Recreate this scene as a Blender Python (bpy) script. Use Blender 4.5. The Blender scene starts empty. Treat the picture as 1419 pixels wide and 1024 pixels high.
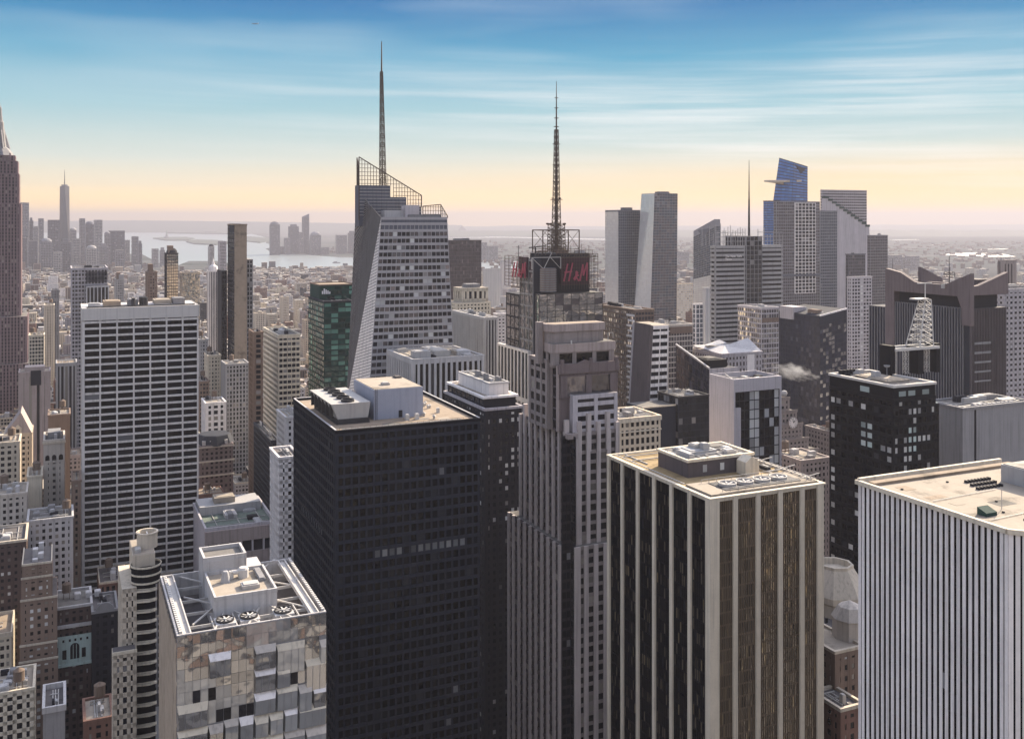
import bpy, math, random
from mathutils import Vector
import numpy as np
R = random.Random(7)
S = bpy.context.scene

# ------------------------------------------------------------------ camera, sky, sun, exposure
F, CX, EY, H0 = 1380.0, 709.5, 306.0, 260.0          # focal length and principal point in photo pixels, eye height
PHI = math.atan((CX - 85.0) / F)                      # street grid turned this far from the view axis
UX, UY = -math.sin(PHI), math.cos(PHI)                # along the avenues
VX, VY = math.cos(PHI), math.sin(PHI)                 # along the cross streets
cam = bpy.data.cameras.new('camera'); cam.sensor_width = 36; cam.lens = 36 * F / 1419
cam.shift_y = -(512 - EY) / 1419; cam.clip_start = 1; cam.clip_end = 120000
co = bpy.data.objects.new('camera', cam); S.collection.objects.link(co)
co.location = (0, 0, H0); co.rotation_euler = (math.pi / 2, 0, 0); S.camera = co
S.view_settings.view_transform = 'Standard'; S.view_settings.look = 'None'
EXPO = 2.0
S.view_settings.exposure = EXPO; S.view_settings.gamma = 1
S.cycles.use_denoising = True
try: S.cycles.denoiser = 'OPENIMAGEDENOISE'
except Exception: pass
S.cycles.max_bounces = 5; S.cycles.diffuse_bounces = 2; S.cycles.glossy_bounces = 2; S.cycles.volume_bounces = 0
S.cycles.transparent_max_bounces = 8; S.cycles.caustics_reflective = False; S.cycles.caustics_refractive = False
S.cycles.sample_clamp_indirect = 4

SUN_AZ, SUN_EL = math.radians(36), math.radians(27)
sl = bpy.data.lights.new('sun', 'SUN'); sl.energy = 3.2; sl.angle = math.radians(.5); sl.color = (1, .84, .62)
so = bpy.data.objects.new('sun', sl); S.collection.objects.link(so)
sd = Vector((math.sin(SUN_AZ) * math.cos(SUN_EL), math.cos(SUN_AZ) * math.cos(SUN_EL), math.sin(SUN_EL)))
so.rotation_euler = sd.to_track_quat('Z', 'Y').to_euler()

def lin(c): return tuple((x / 255 / 12.92 if x <= 10 else ((x / 255 + .055) / 1.055) ** 2.4) for x in c)
class NT:
    def __init__(s, t): s.t = t; s.n = t.nodes; s.l = t.links
    def new(s, typ, **k):
        n = s.n.new(typ)
        for a, b in k.items(): setattr(n, a, b)
        return n
    def put(s, sock, v):
        if hasattr(v, 'is_linked') or hasattr(v, 'links'): s.l.new(v, sock)
        else: sock.default_value = v
    def math(s, op, a, b=None, c=None, clamp=False):
        n = s.new('ShaderNodeMath', operation=op, use_clamp=clamp); s.put(n.inputs[0], a)
        if b is not None: s.put(n.inputs[1], b)
        if c is not None: s.put(n.inputs[2], c)
        return n.outputs[0]
    def mix(s, f, a, b, typ='MIX'):
        n = s.new('ShaderNodeMix', data_type='RGBA', blend_type=typ); s.put(n.inputs[0], f)
        s.put(n.inputs[6], a if not isinstance(a, tuple) else (*a[:3], 1)); s.put(n.inputs[7], b if not isinstance(b, tuple) else (*b[:3], 1))
        return n.outputs[2]
    def ramp(s, f, stops, interp='LINEAR'):
        n = s.new('ShaderNodeValToRGB'); r = n.color_ramp; r.interpolation = interp
        while len(r.elements) < len(stops): r.elements.new(.5)
        for e, (p, c) in zip(r.elements, stops): e.position = p; e.color = (*c, 1) if isinstance(c, tuple) else (c, c, c, 1)
        s.put(n.inputs[0], f); return n.outputs[0]
    def noise(s, vec, scale, detail=3, rough=.5):
        n = s.new('ShaderNodeTexNoise'); n.inputs['Scale'].default_value = scale; n.inputs['Detail'].default_value = detail
        n.inputs['Roughness'].default_value = rough; s.put(n.inputs['Vector'], vec); return n.outputs[0]
    def mapv(s, vec, sc, loc=(0, 0, 0)):
        n = s.new('ShaderNodeMapping'); n.inputs['Scale'].default_value = sc; n.inputs['Location'].default_value = loc
        s.put(n.inputs['Vector'], vec); return n.outputs[0]

W = bpy.data.worlds.new('World'); S.world = W; W.use_nodes = True
w = NT(W.node_tree); w.n.clear()
sky = w.new('ShaderNodeTexSky', sky_type='NISHITA', sun_disc=False, sun_elevation=SUN_EL, sun_rotation=SUN_AZ)
sky.altitude = 260; sky.air_density = 1.0; sky.dust_density = 1.5
bg_sky = w.new('ShaderNodeBackground'); bw_ = w.new('ShaderNodeRGBToBW'); w.l.new(sky.outputs[0], bw_.inputs[0]); gv = w.new('ShaderNodeVectorMath', operation='SCALE'); gv.inputs[0].default_value = (1.03, .985, 1.035); w.l.new(bw_.outputs[0], gv.inputs['Scale'])
w.put(bg_sky.inputs[0], w.mix(.62, sky.outputs[0], gv.outputs[0])); bg_sky.inputs[1].default_value = .15
geo = w.new('ShaderNodeTexCoord'); sep = w.new('ShaderNodeSeparateXYZ'); w.l.new(geo.outputs['Generated'], sep.inputs[0])
zz = sep.outputs[2]
k = .5 ** EXPO
def sc2(c, f): return tuple(x * k * f for x in lin(c))
def sc(c): return tuple(x * k for x in lin(c))
fz = w.math('MULTIPLY', zz, 2.5, clamp=True)
tone = w.ramp(fz, [(0, sc2((252, 206, 120), 2.3)), (.04, sc2((253, 212, 138), 1.75)), (.085, sc2((247, 229, 192), 1.2)), (.15, sc2((220, 228, 218), 1.08)),
                   (.28, sc((160, 208, 220))), (.40, sc((88, 172, 208))), (.57, sc((2, 108, 180))), (.68, sc((60, 135, 185))), (.78, sc((190, 186, 192))), (1, sc((205, 198, 200)))])
# the warm side of the sky lies towards the sun
az = w.math('ARCTAN2', sep.outputs[0], sep.outputs[1])
warm = w.math('MULTIPLY', w.math('ADD', w.math('MULTIPLY', az, 1.4), .45, clamp=True), w.ramp(fz, [(0, 1.0), (.1, .8), (.19, 0.0)]))
tone = w.mix(w.math('MULTIPLY', warm, .55), tone, sc2((255, 208, 122), 1.3))
# away from the sun the low sky is a dull lilac
back = w.ramp(w.math('ABSOLUTE', w.math('DIVIDE', az, math.pi)), [(.3, 0.0), (.55, 1.0)])
tone = w.mix(w.math('MULTIPLY', back, w.ramp(fz, [(0, .9), (.5, .5), (.7, 0.0)])), tone, sc2((206, 196, 204), .8))
# long thin streaks of cloud
cv = w.new('ShaderNodeCombineXYZ'); w.put(cv.inputs[0], w.math('MULTIPLY', az, 2.2))
w.put(cv.inputs[1], w.math('ADD', w.math('MULTIPLY', zz, 58), w.math('MULTIPLY', az, 1.2)))
n1 = w.noise(cv.outputs[0], 1.3, 5, .55)
cv2 = w.new('ShaderNodeCombineXYZ'); w.put(cv2.inputs[0], w.math('MULTIPLY', az, 1.2)); w.put(cv2.inputs[1], w.math('MULTIPLY', zz, 8)); cv2.inputs[2].default_value = 3.1
n2 = w.noise(cv2.outputs[0], 1.6, 3)
cl = w.math('MULTIPLY', w.ramp(n1, [(.42, 0.0), (.72, 1.0)]), w.ramp(fz, [(.02, 0.0), (.06, 1.0), (.3, 1.0), (.45, .35), (.6, .1)]))
cl = w.math('MULTIPLY', cl, w.ramp(n2, [(.38, .12), (.62, 1.0)]))
cl = w.math('MULTIPLY', cl, w.math('ADD', w.math('MULTIPLY', az, 1.3), .6, clamp=True))
tone = w.mix(w.math('MULTIPLY', cl, .9), tone, w.mix(w.ramp(fz, [(.05, 0.0), (.2, 1.0)]), sc2((255, 236, 206), 1.25), sc2((246, 247, 245), 1.12)))
veil = w.math('MULTIPLY', w.ramp(n2, [(.38, 0.0), (.7, .55)]), w.ramp(fz, [(.2, 0.0), (.45, 1.0), (.7, 0.0)]))
tone = w.mix(veil, tone, sc((205, 228, 238)))
bg_t = w.new('ShaderNodeBackground'); w.put(bg_t.inputs[0], tone); bg_t.inputs[1].default_value = 1
mx = w.new('ShaderNodeMixShader'); w.put(mx.inputs[0], w.ramp(zz, [(.3, 0.0), (.5, 1.0)]))
w.l.new(bg_t.outputs[0], mx.inputs[1]); w.l.new(bg_sky.outputs[0], mx.inputs[2])
wo = w.new('ShaderNodeOutputWorld'); w.l.new(mx.outputs[0], wo.inputs[0])

# ------------------------------------------------------------------ materials
M = {}
def newmat(name):
    m = bpy.data.materials.new(name); m.use_nodes = True; t = NT(m.node_tree); t.n.clear()
    o = t.new('ShaderNodeOutputMaterial'); p = t.new('ShaderNodeBsdfPrincipled'); t.l.new(p.outputs[0], o.inputs[0]); M[name] = m
    return t, p
def stone(name, c, rough=.85, var=.3, streak=.32, scale=.12, metal=0.0):
    t, p = newmat(name)
    oc = t.new('ShaderNodeTexCoord').outputs['Object']; oi = t.new('ShaderNodeObjectInfo').outputs['Random']
    a = t.math('ADD', t.math('MULTIPLY', t.noise(oc, scale, 5, .65), .6), t.math('MULTIPLY', t.noise(oc, 1.3, 4, .7), .4)); b = t.noise(t.mapv(oc, (.9, .9, .035)), 1.0, 3)
    f = t.math('ADD', 1 - var, t.math('MULTIPLY', a, var * 2))
    f = t.math('MULTIPLY', f, t.math('SUBTRACT', 1, t.math('MULTIPLY', t.ramp(b, [(.5, 0.0), (.75, 1.0)]), streak)))
    if name.startswith('deck'):      # patched membrane and old puddle marks
        f = t.math('MULTIPLY', f, t.ramp(t.noise(t.mapv(oc, (.09, .09, .09), (3, 7, 1)), 1.0, 6, .7), [(.36, .55), (.46, .95), (.6, 1.0), (.68, 1.12)]))
    f = t.math('MULTIPLY', f, t.math('ADD', .93, t.math('MULTIPLY', oi, .14)))
    v = t.new('ShaderNodeVectorMath', operation='SCALE'); v.inputs[0].default_value = c; t.put(v.inputs['Scale'], f)
    p.inputs['Specular IOR Level'].default_value = .15
    t.l.new(v.outputs[0], p.inputs['Base Color']); p.inputs['Roughness'].default_value = rough; p.inputs['Metallic'].default_value = metal
    return M[name]
def glass(name, c, c2, pb, rough=.12, wav=.25, spec=.28, patch=0, rng=.5, metal=0.0):
    t, p = newmat(name)
    at = t.new('ShaderNodeAttribute'); at.attribute_name = 'rnd'; oi = t.new('ShaderNodeObjectInfo')
    r = t.math('FRACT', t.math('ADD', t.math('MULTIPLY', oi.outputs['Random'], 7.31), at.outputs['Fac']))
    oc = t.new('ShaderNodeTexCoord').outputs['Object']
    r2 = t.math('FRACT', t.math('MULTIPLY', r, 13.7))
    dark = t.mix(r2, tuple(x * (1 - rng) for x in c), tuple(x * (1 + rng) for x in c))
    if patch:      # streaks of the second colour, painted in as reflections of sunlit walls
        big = t.ramp(t.noise(t.mapv(oc, (.12, .12, .035)), 1.0, 4, .6), [(.45, 0.0), (.62, 1.0)])
        fine = t.ramp(t.noise(t.mapv(oc, (2.2, 2.2, .12)), 1.0, 3), [(.42, 0.0), (.6, 1.0)])
        dark = t.mix(t.math('MULTIPLY', t.math('MULTIPLY', big, fine), patch), dark, c2)
    f = t.ramp(r, [(0, 0.0), (max(0.001, 1 - pb), 0.0), (min(.999, 1 - pb + .002), 1.0)], 'LINEAR') if pb else 0.0
    col = t.mix(t.math('MULTIPLY', f, t.math('ADD', .35, t.math('MULTIPLY', r2, .65))), dark, c2)
    t.put(p.inputs['Base Color'], col); p.inputs['Roughness'].default_value = rough; p.inputs['Specular IOR Level'].default_value = spec
    p.inputs['Metallic'].default_value = metal
    bp = t.new('ShaderNodeBump'); bp.inputs['Strength'].default_value = wav; bp.inputs['Distance'].default_value = 1.0
    t.put(bp.inputs['Height'], t.math('ADD', t.noise(oc, .22, 1), t.math('MULTIPLY', r2, .2))); t.l.new(bp.outputs[0], p.inputs['Normal'])
    return M[name]
for n_, c_ in dict(travertine=(.66, .62, .59), white_stone=(.78, .735, .715), lime=(.50, .45, .40), cream=(.62, .55, .44), tan=(.46, .38, .30), buff=(.54, .47, .38),
                   brown=(.20, .145, .115), red_brick=(.20, .115, .09), dark_brick=(.085, .06, .055), grey=(.34, .33, .33), pale_grey=(.47, .455, .455), mid_grey=(.22, .215, .22),
                   pink_stone=(.34, .285, .27), deco_stone=(.26, .225, .215), spire_stone=(.20, .145, .155), brown_stone=(.17, .137, .138), stucco=(.25, .245, .255), slate=(.036, .039, .050), ink=(.024, .027, .038), pier_stone=(.50, .44, .42), black=(.005, .0055, .009), charcoal=(.022, .022, .028),
                   navy=(.018, .022, .036), green_dark=(.02, .05, .045), lilac=(.45, .42, .44), purple_brown=(.10, .085, .09), mint=(.50, .62, .585), bronze=(.16, .12, .08), far_grey=(.22, .22, .24), far_dark=(.11, .115, .14)).items():
    stone(n_, c_)
stone('crystal_band', (.36, .345, .355), .35, .12, .1); stone('bare_panel', (.56, .53, .50), .8, .1, .12)
stone('deck_tan', (.29, .23, .175), .95, .35, 0, .35); stone('deck_pale', (.33, .285, .235), .95, .25, 0, .5); stone('deck_grey', (.16, .15, .14), .95, .4, 0, .3)
stone('deck_dark', (.12, .11, .11), .95, .4, 0, .3); stone('deck_moss', (.30, .22, .12), .95, .5, 0, .5); stone('deck_white', (.36, .335, .30), .9, .2, 0, .4); stone('deck_green', (.13, .16, .14), .95, .5, 0, .4)
stone('steel', (.42, .40, .38), .5, .2, .2, .5); stone('steel_white', (.52, .50, .48), .6, .15, .1, .5); stone('steel_dark', (.05, .048, .05), .55, .3, .1, .5); stone('mast_brown', (.10, .075, .06), .6, .3, .1, .5)
stone('unit_white', (.37, .365, .37), .7, .12, .2, .6); stone('unit_blue', (.30, .32, .39), .7, .12, .15, .4); stone('wood_tank', (.16, .12, .095), .9, .3, .3, .8); stone('copper_roof', (.20, .26, .24), .8, .3, .2, .4)
stone('sign_red', (.34, .07, .10), .5, .2, 0); stone('sign_black', (.045, .02, .028), .5, .2, .1); stone('sign_white', (.7, .7, .72), .6, .1, 0)
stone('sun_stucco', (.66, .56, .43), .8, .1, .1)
glass('glass_black', (.003, .0035, .006), (.04, .042, .05), .06, .10, .3, .16); glass('glass_dark', (.008, .009, .014), (.26, .26, .27), .07, .12, .3, .2); glass('glass_office', (.011, .012, .017), (.28, .265, .26), .09, .12)
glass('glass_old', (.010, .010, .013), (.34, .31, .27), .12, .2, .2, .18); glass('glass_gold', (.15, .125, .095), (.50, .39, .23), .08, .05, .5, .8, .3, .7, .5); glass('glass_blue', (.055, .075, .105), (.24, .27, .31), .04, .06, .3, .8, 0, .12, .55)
glass('glass_skyblue', (.045, .15, .42), (.09, .24, .52), .1, .12, .15, .6, 0, .15, .2); glass('glass_green', (.010, .05, .042), (.18, .42, .34), .25, .08, .6, .7, 0, .5, .15); glass('glass_silver', (.40, .40, .395), (.55, .54, .52), .1, .09, .15, .8, 0, .18, .5)
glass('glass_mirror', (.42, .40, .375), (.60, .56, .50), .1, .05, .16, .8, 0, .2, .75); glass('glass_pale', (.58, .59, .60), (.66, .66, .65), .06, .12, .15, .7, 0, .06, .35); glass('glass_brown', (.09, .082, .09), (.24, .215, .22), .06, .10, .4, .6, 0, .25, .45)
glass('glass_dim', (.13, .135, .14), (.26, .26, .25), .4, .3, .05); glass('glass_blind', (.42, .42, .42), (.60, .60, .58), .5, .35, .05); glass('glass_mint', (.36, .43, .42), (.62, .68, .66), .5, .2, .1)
glass('glass_navyrib', (.02, .023, .042), (.08, .08, .11), .08, .12, .5, .4, 0, .25, .1)

def haze_free(): pass
# asphalt, land, water
t, p = newmat('ground_land')
pos = t.new('ShaderNodeNewGeometry').outputs['Position']; sp_ = t.new('ShaderNodeSeparateXYZ'); t.l.new(pos, sp_.inputs[0])
far = t.ramp(t.math('DIVIDE', sp_.outputs[1], 12000), [(.30, 0.0), (.5, 1.0)])
a = t.noise(t.mapv(pos, (.0011, .0028, 1)), 1.0, 6, .65); b = t.noise(t.mapv(pos, (.0003, .0016, 1)), 1.0, 5, .6)
land = t.mix(t.ramp(a, [(.38, 0.0), (.62, 1.0)]), (.04, .055, .05), (.11, .115, .115))
land = t.mix(t.ramp(b, [(.62, 0.0), (.66, 1.0)]), land, (.26, .26, .25))
near = t.mix(t.noise(t.mapv(pos, (.08, .08, 1)), 1.0, 4), (.035, .035, .04), (.075, .072, .075))
t.put(p.inputs['Base Color'], t.mix(far, near, land)); p.inputs['Roughness'].default_value = 1; p.inputs['Specular IOR Level'].default_value = 0
t, p = newmat('water'); pos = t.new('ShaderNodeNewGeometry').outputs['Position']
t.put(p.inputs['Base Color'], t.mix(t.noise(t.mapv(pos, (.0004, .002, 1)), 1.0, 4), (.20, .235, .24), (.30, .33, .33))); p.inputs['Roughness'].default_value = .28
bp = t.new('ShaderNodeBump'); bp.inputs['Strength'].default_value = .15; t.put(bp.inputs['Height'], t.noise(t.mapv(pos, (.02, .05, 1)), 1.0, 3)); t.l.new(bp.outputs[0], p.inputs['Normal'])
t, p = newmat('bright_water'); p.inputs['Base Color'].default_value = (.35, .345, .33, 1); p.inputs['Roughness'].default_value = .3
stone('pavement', (.22, .215, .21), .9, .3, 0, .2); stone('paint_white', (.7, .7, .68), .8, .2, 0); stone('hill_green', (.06, .08, .07), 1, .3, 0, .002)
stone('car_black', (.03, .03, .035), .3); stone('car_white', (.7, .7, .7), .3); stone('car_yellow', (.75, .45, .04), .35); stone('car_grey', (.25, .26, .28), .3)
stone('plane_white', (.6, .6, .62), .4); stone('leaf', (.05, .07, .035), .9, .4, 0, 1)
# far-off city mass: window rhythm from the position on each wall
t, p = newmat('city_mass')
g = t.new('ShaderNodeNewGeometry'); at = t.new('ShaderNodeAttribute'); at.attribute_name = 'rnd'
nrm = t.new('ShaderNodeSeparateXYZ'); t.l.new(g.outputs['True Normal'], nrm.inputs[0]); ps = t.new('ShaderNodeSeparateXYZ'); t.l.new(g.outputs['Position'], ps.inputs[0])
uu = t.math('SUBTRACT', t.math('MULTIPLY', nrm.outputs[0], ps.outputs[1]), t.math('MULTIPLY', nrm.outputs[1], ps.outputs[0]))
wn = t.math('MULTIPLY', t.math('GREATER_THAN', t.math('FRACT', t.math('DIVIDE', uu, 4.2)), .5), t.math('GREATER_THAN', t.math('FRACT', t.math('DIVIDE', ps.outputs[2], 4.0)), .48))
wn = t.math('MULTIPLY', wn, t.math('LESS_THAN', t.math('ABSOLUTE', nrm.outputs[2]), .3))
col = t.ramp(at.outputs['Fac'], [(0, (.16, .12, .10)), (.18, (.36, .30, .24)), (.36, (.50, .44, .36)), (.5, (.22, .15, .12)), (.64, (.42, .41, .40)), (.78, (.62, .58, .52)), (.9, (.14, .14, .16))], 'CONSTANT')
up = t.math('GREATER_THAN', nrm.outputs[2], .5)
col = t.mix(t.math('MULTIPLY', up, .6), col, t.ramp(t.math('FRACT', t.math('MULTIPLY', at.outputs['Fac'], 37)), [(0, (.18, .17, .16)), (.4, (.45, .40, .35)), (.75, (.62, .57, .5))], 'CONSTANT'))
p.inputs['Specular IOR Level'].default_value = .1
t.put(p.inputs['Base Color'], t.mix(wn, col, (.03, .03, .04))); p.inputs['Roughness'].default_value = .8

# ------------------------------------------------------------------ mesh helpers
class MB:
    def __init__(s): s.v = []; s.f = []; s.r = []; s.mi = []
    def face(s, pts, r=0.0, mi=0):
        i = len(s.v); s.v.extend([tuple(p) for p in pts]); s.f.append(tuple(range(i, i + len(pts)))); s.r.append(r); s.mi.append(mi)
    def box(s, x0, y0, z0, x1, y1, z1, r=0.0, bottom=False):
        a = [(x0, y0, z0), (x1, y0, z0), (x1, y1, z0), (x0, y1, z0)]; b = [(x, y, z1) for x, y, _ in a]
        i = len(s.v); s.v.extend(a + b)
        q = [(0, 1, 5, 4), (1, 2, 6, 5), (2, 3, 7, 6), (3, 0, 4, 7), (4, 5, 6, 7), (3, 2, 1, 0)]
        for k_ in q: s.f.append(tuple(i + j for j in k_)); s.r.append(r); s.mi.append(0)
    def prism(s, poly, z0, z1, r=0.0, z1f=None):        # polygon counter-clockwise; z1f(x,y) gives a sloped top
        n = len(poly); top = [(x, y, z1f(x, y) if z1f else z1) for x, y in poly]; bot = [(x, y, z0) for x, y in poly]
        for i in range(n):
            j = (i + 1) % n; s.face([bot[i], bot[j], top[j], top[i]], r)
        s.face(top, r); s.face(bot[::-1], r)
    def slab(s, pts, d):                                 # thick polygon: outline pts pushed along d
        d = Vector(d); a = [Vector(p) for p in pts]; b = [p + d for p in a]
        s.face(a); s.face(b[::-1]); n = len(a)
        for i in range(n): s.face([a[i], b[i], b[(i + 1) % n], a[(i + 1) % n]])
    def tube(s, p, q, r0, r1=None, n=4):
        r1 = r0 if r1 is None else r1; p, q = Vector(p), Vector(q); d = (q - p).normalized()
        u = d.cross(Vector((0, 0, 1)) if abs(d.z) < .9 else Vector((1, 0, 0))).normalized(); v = d.cross(u)
        A = [p + (u * math.cos(t_) + v * math.sin(t_)) * r0 for t_ in [2 * math.pi * (i + .5) / n for i in range(n)]]
        C = [q + (u * math.cos(t_) + v * math.sin(t_)) * r1 for t_ in [2 * math.pi * (i + .5) / n for i in range(n)]]
        for i in range(n): s.face([A[i], A[(i + 1) % n], C[(i + 1) % n], C[i]])
        s.face(A[::-1]); s.face(C)
    def lathe(s, cx, cy, prof, n=16, r=0.0):             # prof: (radius, z) from bottom to top
        for (r0, z0), (r1, z1) in zip(prof, prof[1:]):
            for i in range(n):
                a, b = 2 * math.pi * i / n, 2 * math.pi * (i + 1) / n
                P = lambda q, ra, z: (cx + ra * math.cos(q), cy + ra * math.sin(q), z)
                if r1 < 1e-4: s.face([P(a, r0, z0), P(b, r0, z0), P(a, 0, z1)], r)
                elif r0 < 1e-4: s.face([P(a, 0, z0), P(b, r1, z1), P(a, r1, z1)], r)
                else: s.face([P(a, r0, z0), P(b, r0, z0), P(b, r1, z1), P(a, r1, z1)], r)
    def build(s, name, mats, parent=None, rnd=False):
        me = bpy.data.meshes.new(name); me.from_pydata(s.v, [], s.f)
        mats = mats if isinstance(mats, list) else [mats]
        for m in mats: me.materials.append(M[m])
        if len(mats) > 1: me.polygons.foreach_set('material_index', s.mi)
        if rnd: a_ = me.attributes.new('rnd', 'FLOAT', 'FACE'); a_.data.foreach_set('value', s.r)
        me.update(); o = bpy.data.objects.new(name, me); S.collection.objects.link(o)
        if parent is not None: o.parent = parent
        return o

def tag(o, label=None, cat=None, group=None, kind=None):
    if label: o['label'] = label
    if cat: o['category'] = cat
    if group: o['group'] = group
    if kind: o['kind'] = kind
    return o
def empty(name, loc, rz=0.0):
    o = bpy.data.objects.new(name, None); S.collection.objects.link(o); o.location = loc; o.rotation_euler = (0, 0, rz); o.empty_display_size = 1; return o
def wpx(X, Y, Z): return CX + X / Y * F, EY - (Z - H0) / Y * F

FOOT = []      # footprints of placed buildings in street-grid coordinates: a0,b0,a1,b1,ztop,root name
LAND = []      # landmarks for telling the small buildings apart: phrase, x, y
def N_(x0, x1, y, z0, z1): return [(x0, y, z0), (x1, y, z0), (x1, y, z1), (x0, y, z1)]
def E_(x, y0, y1, z0, z1): return [(x, y1, z0), (x, y0, z0), (x, y0, z1), (x, y1, z1)]
def W_(x, y0, y1, z0, z1): return [(x, y0, z0), (x, y1, z0), (x, y1, z1), (x, y0, z1)]

class Bld:
    def __init__(s, name, label, cat='skyscraper', cx=0, ry=0, Y=0, pr=None, pl=None, W=None, L=None, group=None, XY=None, H=None, sp=None):
        if XY: s.X, s.Y = XY
        else: s.X, s.Y = (cx - CX) / F * Y, Y
        s.H = H if H is not None else H0 - (ry - EY) / F * Y
        s.W = W if W is not None else s.xN(pr); s.L = L if L is not None else s.yE(pl)
        if L is not None and pl is not None and s.Y > 800: s.L = min(L, s.yE(pl))
        s.root = empty(name, (s.X, s.Y, 0), PHI); tag(s.root, label, cat, group)
        s.parts = {}; s.extra = []; s.wins = []; s.cap = 100; s.minpx = 4.5
        if sp: LAND.append((sp, cx, ry))
        s.foot(0, 0, s.W, s.L, s.H)
    def foot(s, x0, y0, x1, y1, z):
        a = s.X * VX + s.Y * VY; b = s.X * UX + s.Y * UY
        FOOT.append((a + x0, b + y0, a + x1, b + y1, z, s.root.name))
    def P(s, x, y): return s.X + x * VX + y * UX, s.Y + x * VY + y * UY
    def px(s, x, y, z): X, Y = s.P(x, y); return wpx(X, Y, z)
    def xN(s, px, y=0.0):          # local x of the point on the line y = const seen at picture column px
        t_ = (px - CX) / F; X, Y = s.X + y * UX, s.Y + y * UY
        return (t_ * Y - X) / (VX - t_ * VY)
    def yE(s, px, x=0.0):
        t_ = (px - CX) / F; X, Y = s.X + x * VX, s.Y + x * VY
        return (t_ * Y - X) / (UX - t_ * UY)
    def z(s, py, x=0.0, y=0.0): return H0 - (py - EY) / F * s.P(x, y)[1]
    def part(s, name, mat):
        k_ = (name, mat)
        if k_ not in s.parts: s.parts[k_] = MB()
        return s.parts[k_]
    def one(s, name, mat, label=None, up=None):
        m = MB(); s.extra.append((name, mat, m, up)); return m
    def facade(s, P, nx, nz, pw, sh, pd=.45, sd_=.3, wm='lime', gm='glass_dark', wall='wall', ext=True, pick=None, solo=None, ew=None, sm=None):
        BL, BR, TR, TL = [Vector(p) for p in P]; n = (BR - BL).cross(TL - BL).normalized()
        nx = max(1, int(nx)); nz = max(1, int(nz)); wd = (BR - BL).length; ht = (TL - BL).length
        def pt(a, b, d=0.0):
            lo = BL + (BR - BL) * a; hi = TL + (TR - TL) * a; return lo + (hi - lo) * b + n * d
        mb = s.part(wall, wm); pf = pw / wd; sf = sh / ht; e = (pd / wd) if ext else 0; ef = (ew or pw) / wd
        def hexa(m_, a0, a1, b0, b1, d):
            q = [pt(a0, b0), pt(a1, b0), pt(a1, b1), pt(a0, b1)]; f_ = [pt(a0, b0, d), pt(a1, b0, d), pt(a1, b1, d), pt(a0, b1, d)]
            m_.face(f_)
            for i in range(4): m_.face([q[i], q[(i + 1) % 4], f_[(i + 1) % 4], f_[i]])
        if pw > 0:
            for i in range(nx + 1):
                a0 = -e if i == 0 else (1 - ef if i == nx else i / nx - pf / 2); a1 = ef if i == 0 else (1 if i == nx else i / nx + pf / 2)
                hexa(s.one(solo, wm) if solo else mb, a0, a1, 0, 1 + .004 / ht * (1 + i % 2), pd)
        if sh > 0:
            for j in range(nz + 1):
                b0 = max(0, j / nz - sf / 2); b1 = min(1, j / nz + sf / 2)
                if j == 0: b1 = sf
                if j == nz: b0 = 1 - sf
                hexa(s.part('spandrel', sm) if sm else mb, 0, 1, b0, b1, sd_)
        for i in range(nx):
            for j in range(nz):
                g_ = pick(i, j) if pick else gm
                if g_ is None: continue
                a0 = max(i / nx + pf / 2, ef if i == 0 else 0); a1 = min((i + 1) / nx - pf / 2, 1 - ef if i == nx - 1 else 1)
                b0 = (j / nz + sf / 2) if j else sf; b1 = (j + 1) / nz - sf / 2 if j < nz - 1 else 1 - sf
                if a1 > a0 and b1 > b0: s.wins.append(([pt(a0, b0, .04), pt(a1, b0, .04), pt(a1, b1, .04), pt(a0, b1, .04)], g_))
    def core(s, x0, y0, x1, y1, z0, z1, mat, name='wall'): s.part(name, mat).box(x0, y0, z0, x1, y1, z1)
    def top(s, x0, y0, x1, y1, z, deck='deck_tan', par=1.0, pm='lime', t_=.6, o=.5):
        s.part('roof', deck).box(x0 + .02, y0 + .02, z - .5, x1 - .02, y1 - .02, z + .03)
        if par:
            m = s.part('parapet', pm); zb = z - .2
            m.box(x0 - o, y0 - o, zb, x1 + o, y0 + t_, z + par); m.box(x0 - o, y1 - t_, zb, x1 + o, y1 + o, z + par)
            m.box(x0 - o, y0 + t_, zb, x0 + t_, y1 - t_, z + par - .003); m.box(x1 - t_, y0 + t_, zb, x1 + o, y1 - t_, z + par - .003)
    def unit(s, x0, y0, x1, y1, z0, h, mat='unit_white', name='roof_unit'):
        m = s.one(name, mat); m.box(x0, y0, z0, x1, y1, z0 + h); e = min(x1 - x0, y1 - y0) * .12
        m.box(x0 + e, y0 + e, z0 + h, x1 - e, y1 - e, z0 + h + .25)
    def clutter(s, x0, y0, x1, y1, z, n, rr, mats=('unit_white', 'steel', 'mid_grey', 'pale_grey', 'charcoal')):
        for i in range(n):
            sx = rr.uniform(.08, .26) * (x1 - x0); sy = rr.uniform(.08, .26) * (y1 - y0); ax = rr.uniform(x0 + 1, max(x0 + 1.1, x1 - sx - 1)); ay = rr.uniform(y0 + 1, max(y0 + 1.1, y1 - sy - 1))
            s.unit(ax, ay, ax + sx, ay + sy, z, rr.uniform(.9, 3.4), rr.choice(mats))
        m = s.one('pipe', 'steel')
        for i in range(3):
            ax = rr.uniform(x0 + 1, x1 - 1); m.box(ax, y0 + 1, z + .1, ax + .35, y1 - 1, z + .45)
            ay = rr.uniform(y0 + 1, y1 - 1); m.tube((x0 + 1, ay, z + .5), (x1 - 1, ay, z + .5), .25)
            m.tube((x0 + 1, ay, z), (x0 + 1, ay, z + .55), .25); m.tube((x1 - 1, ay, z), (x1 - 1, ay, z + .55), .25)
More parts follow.
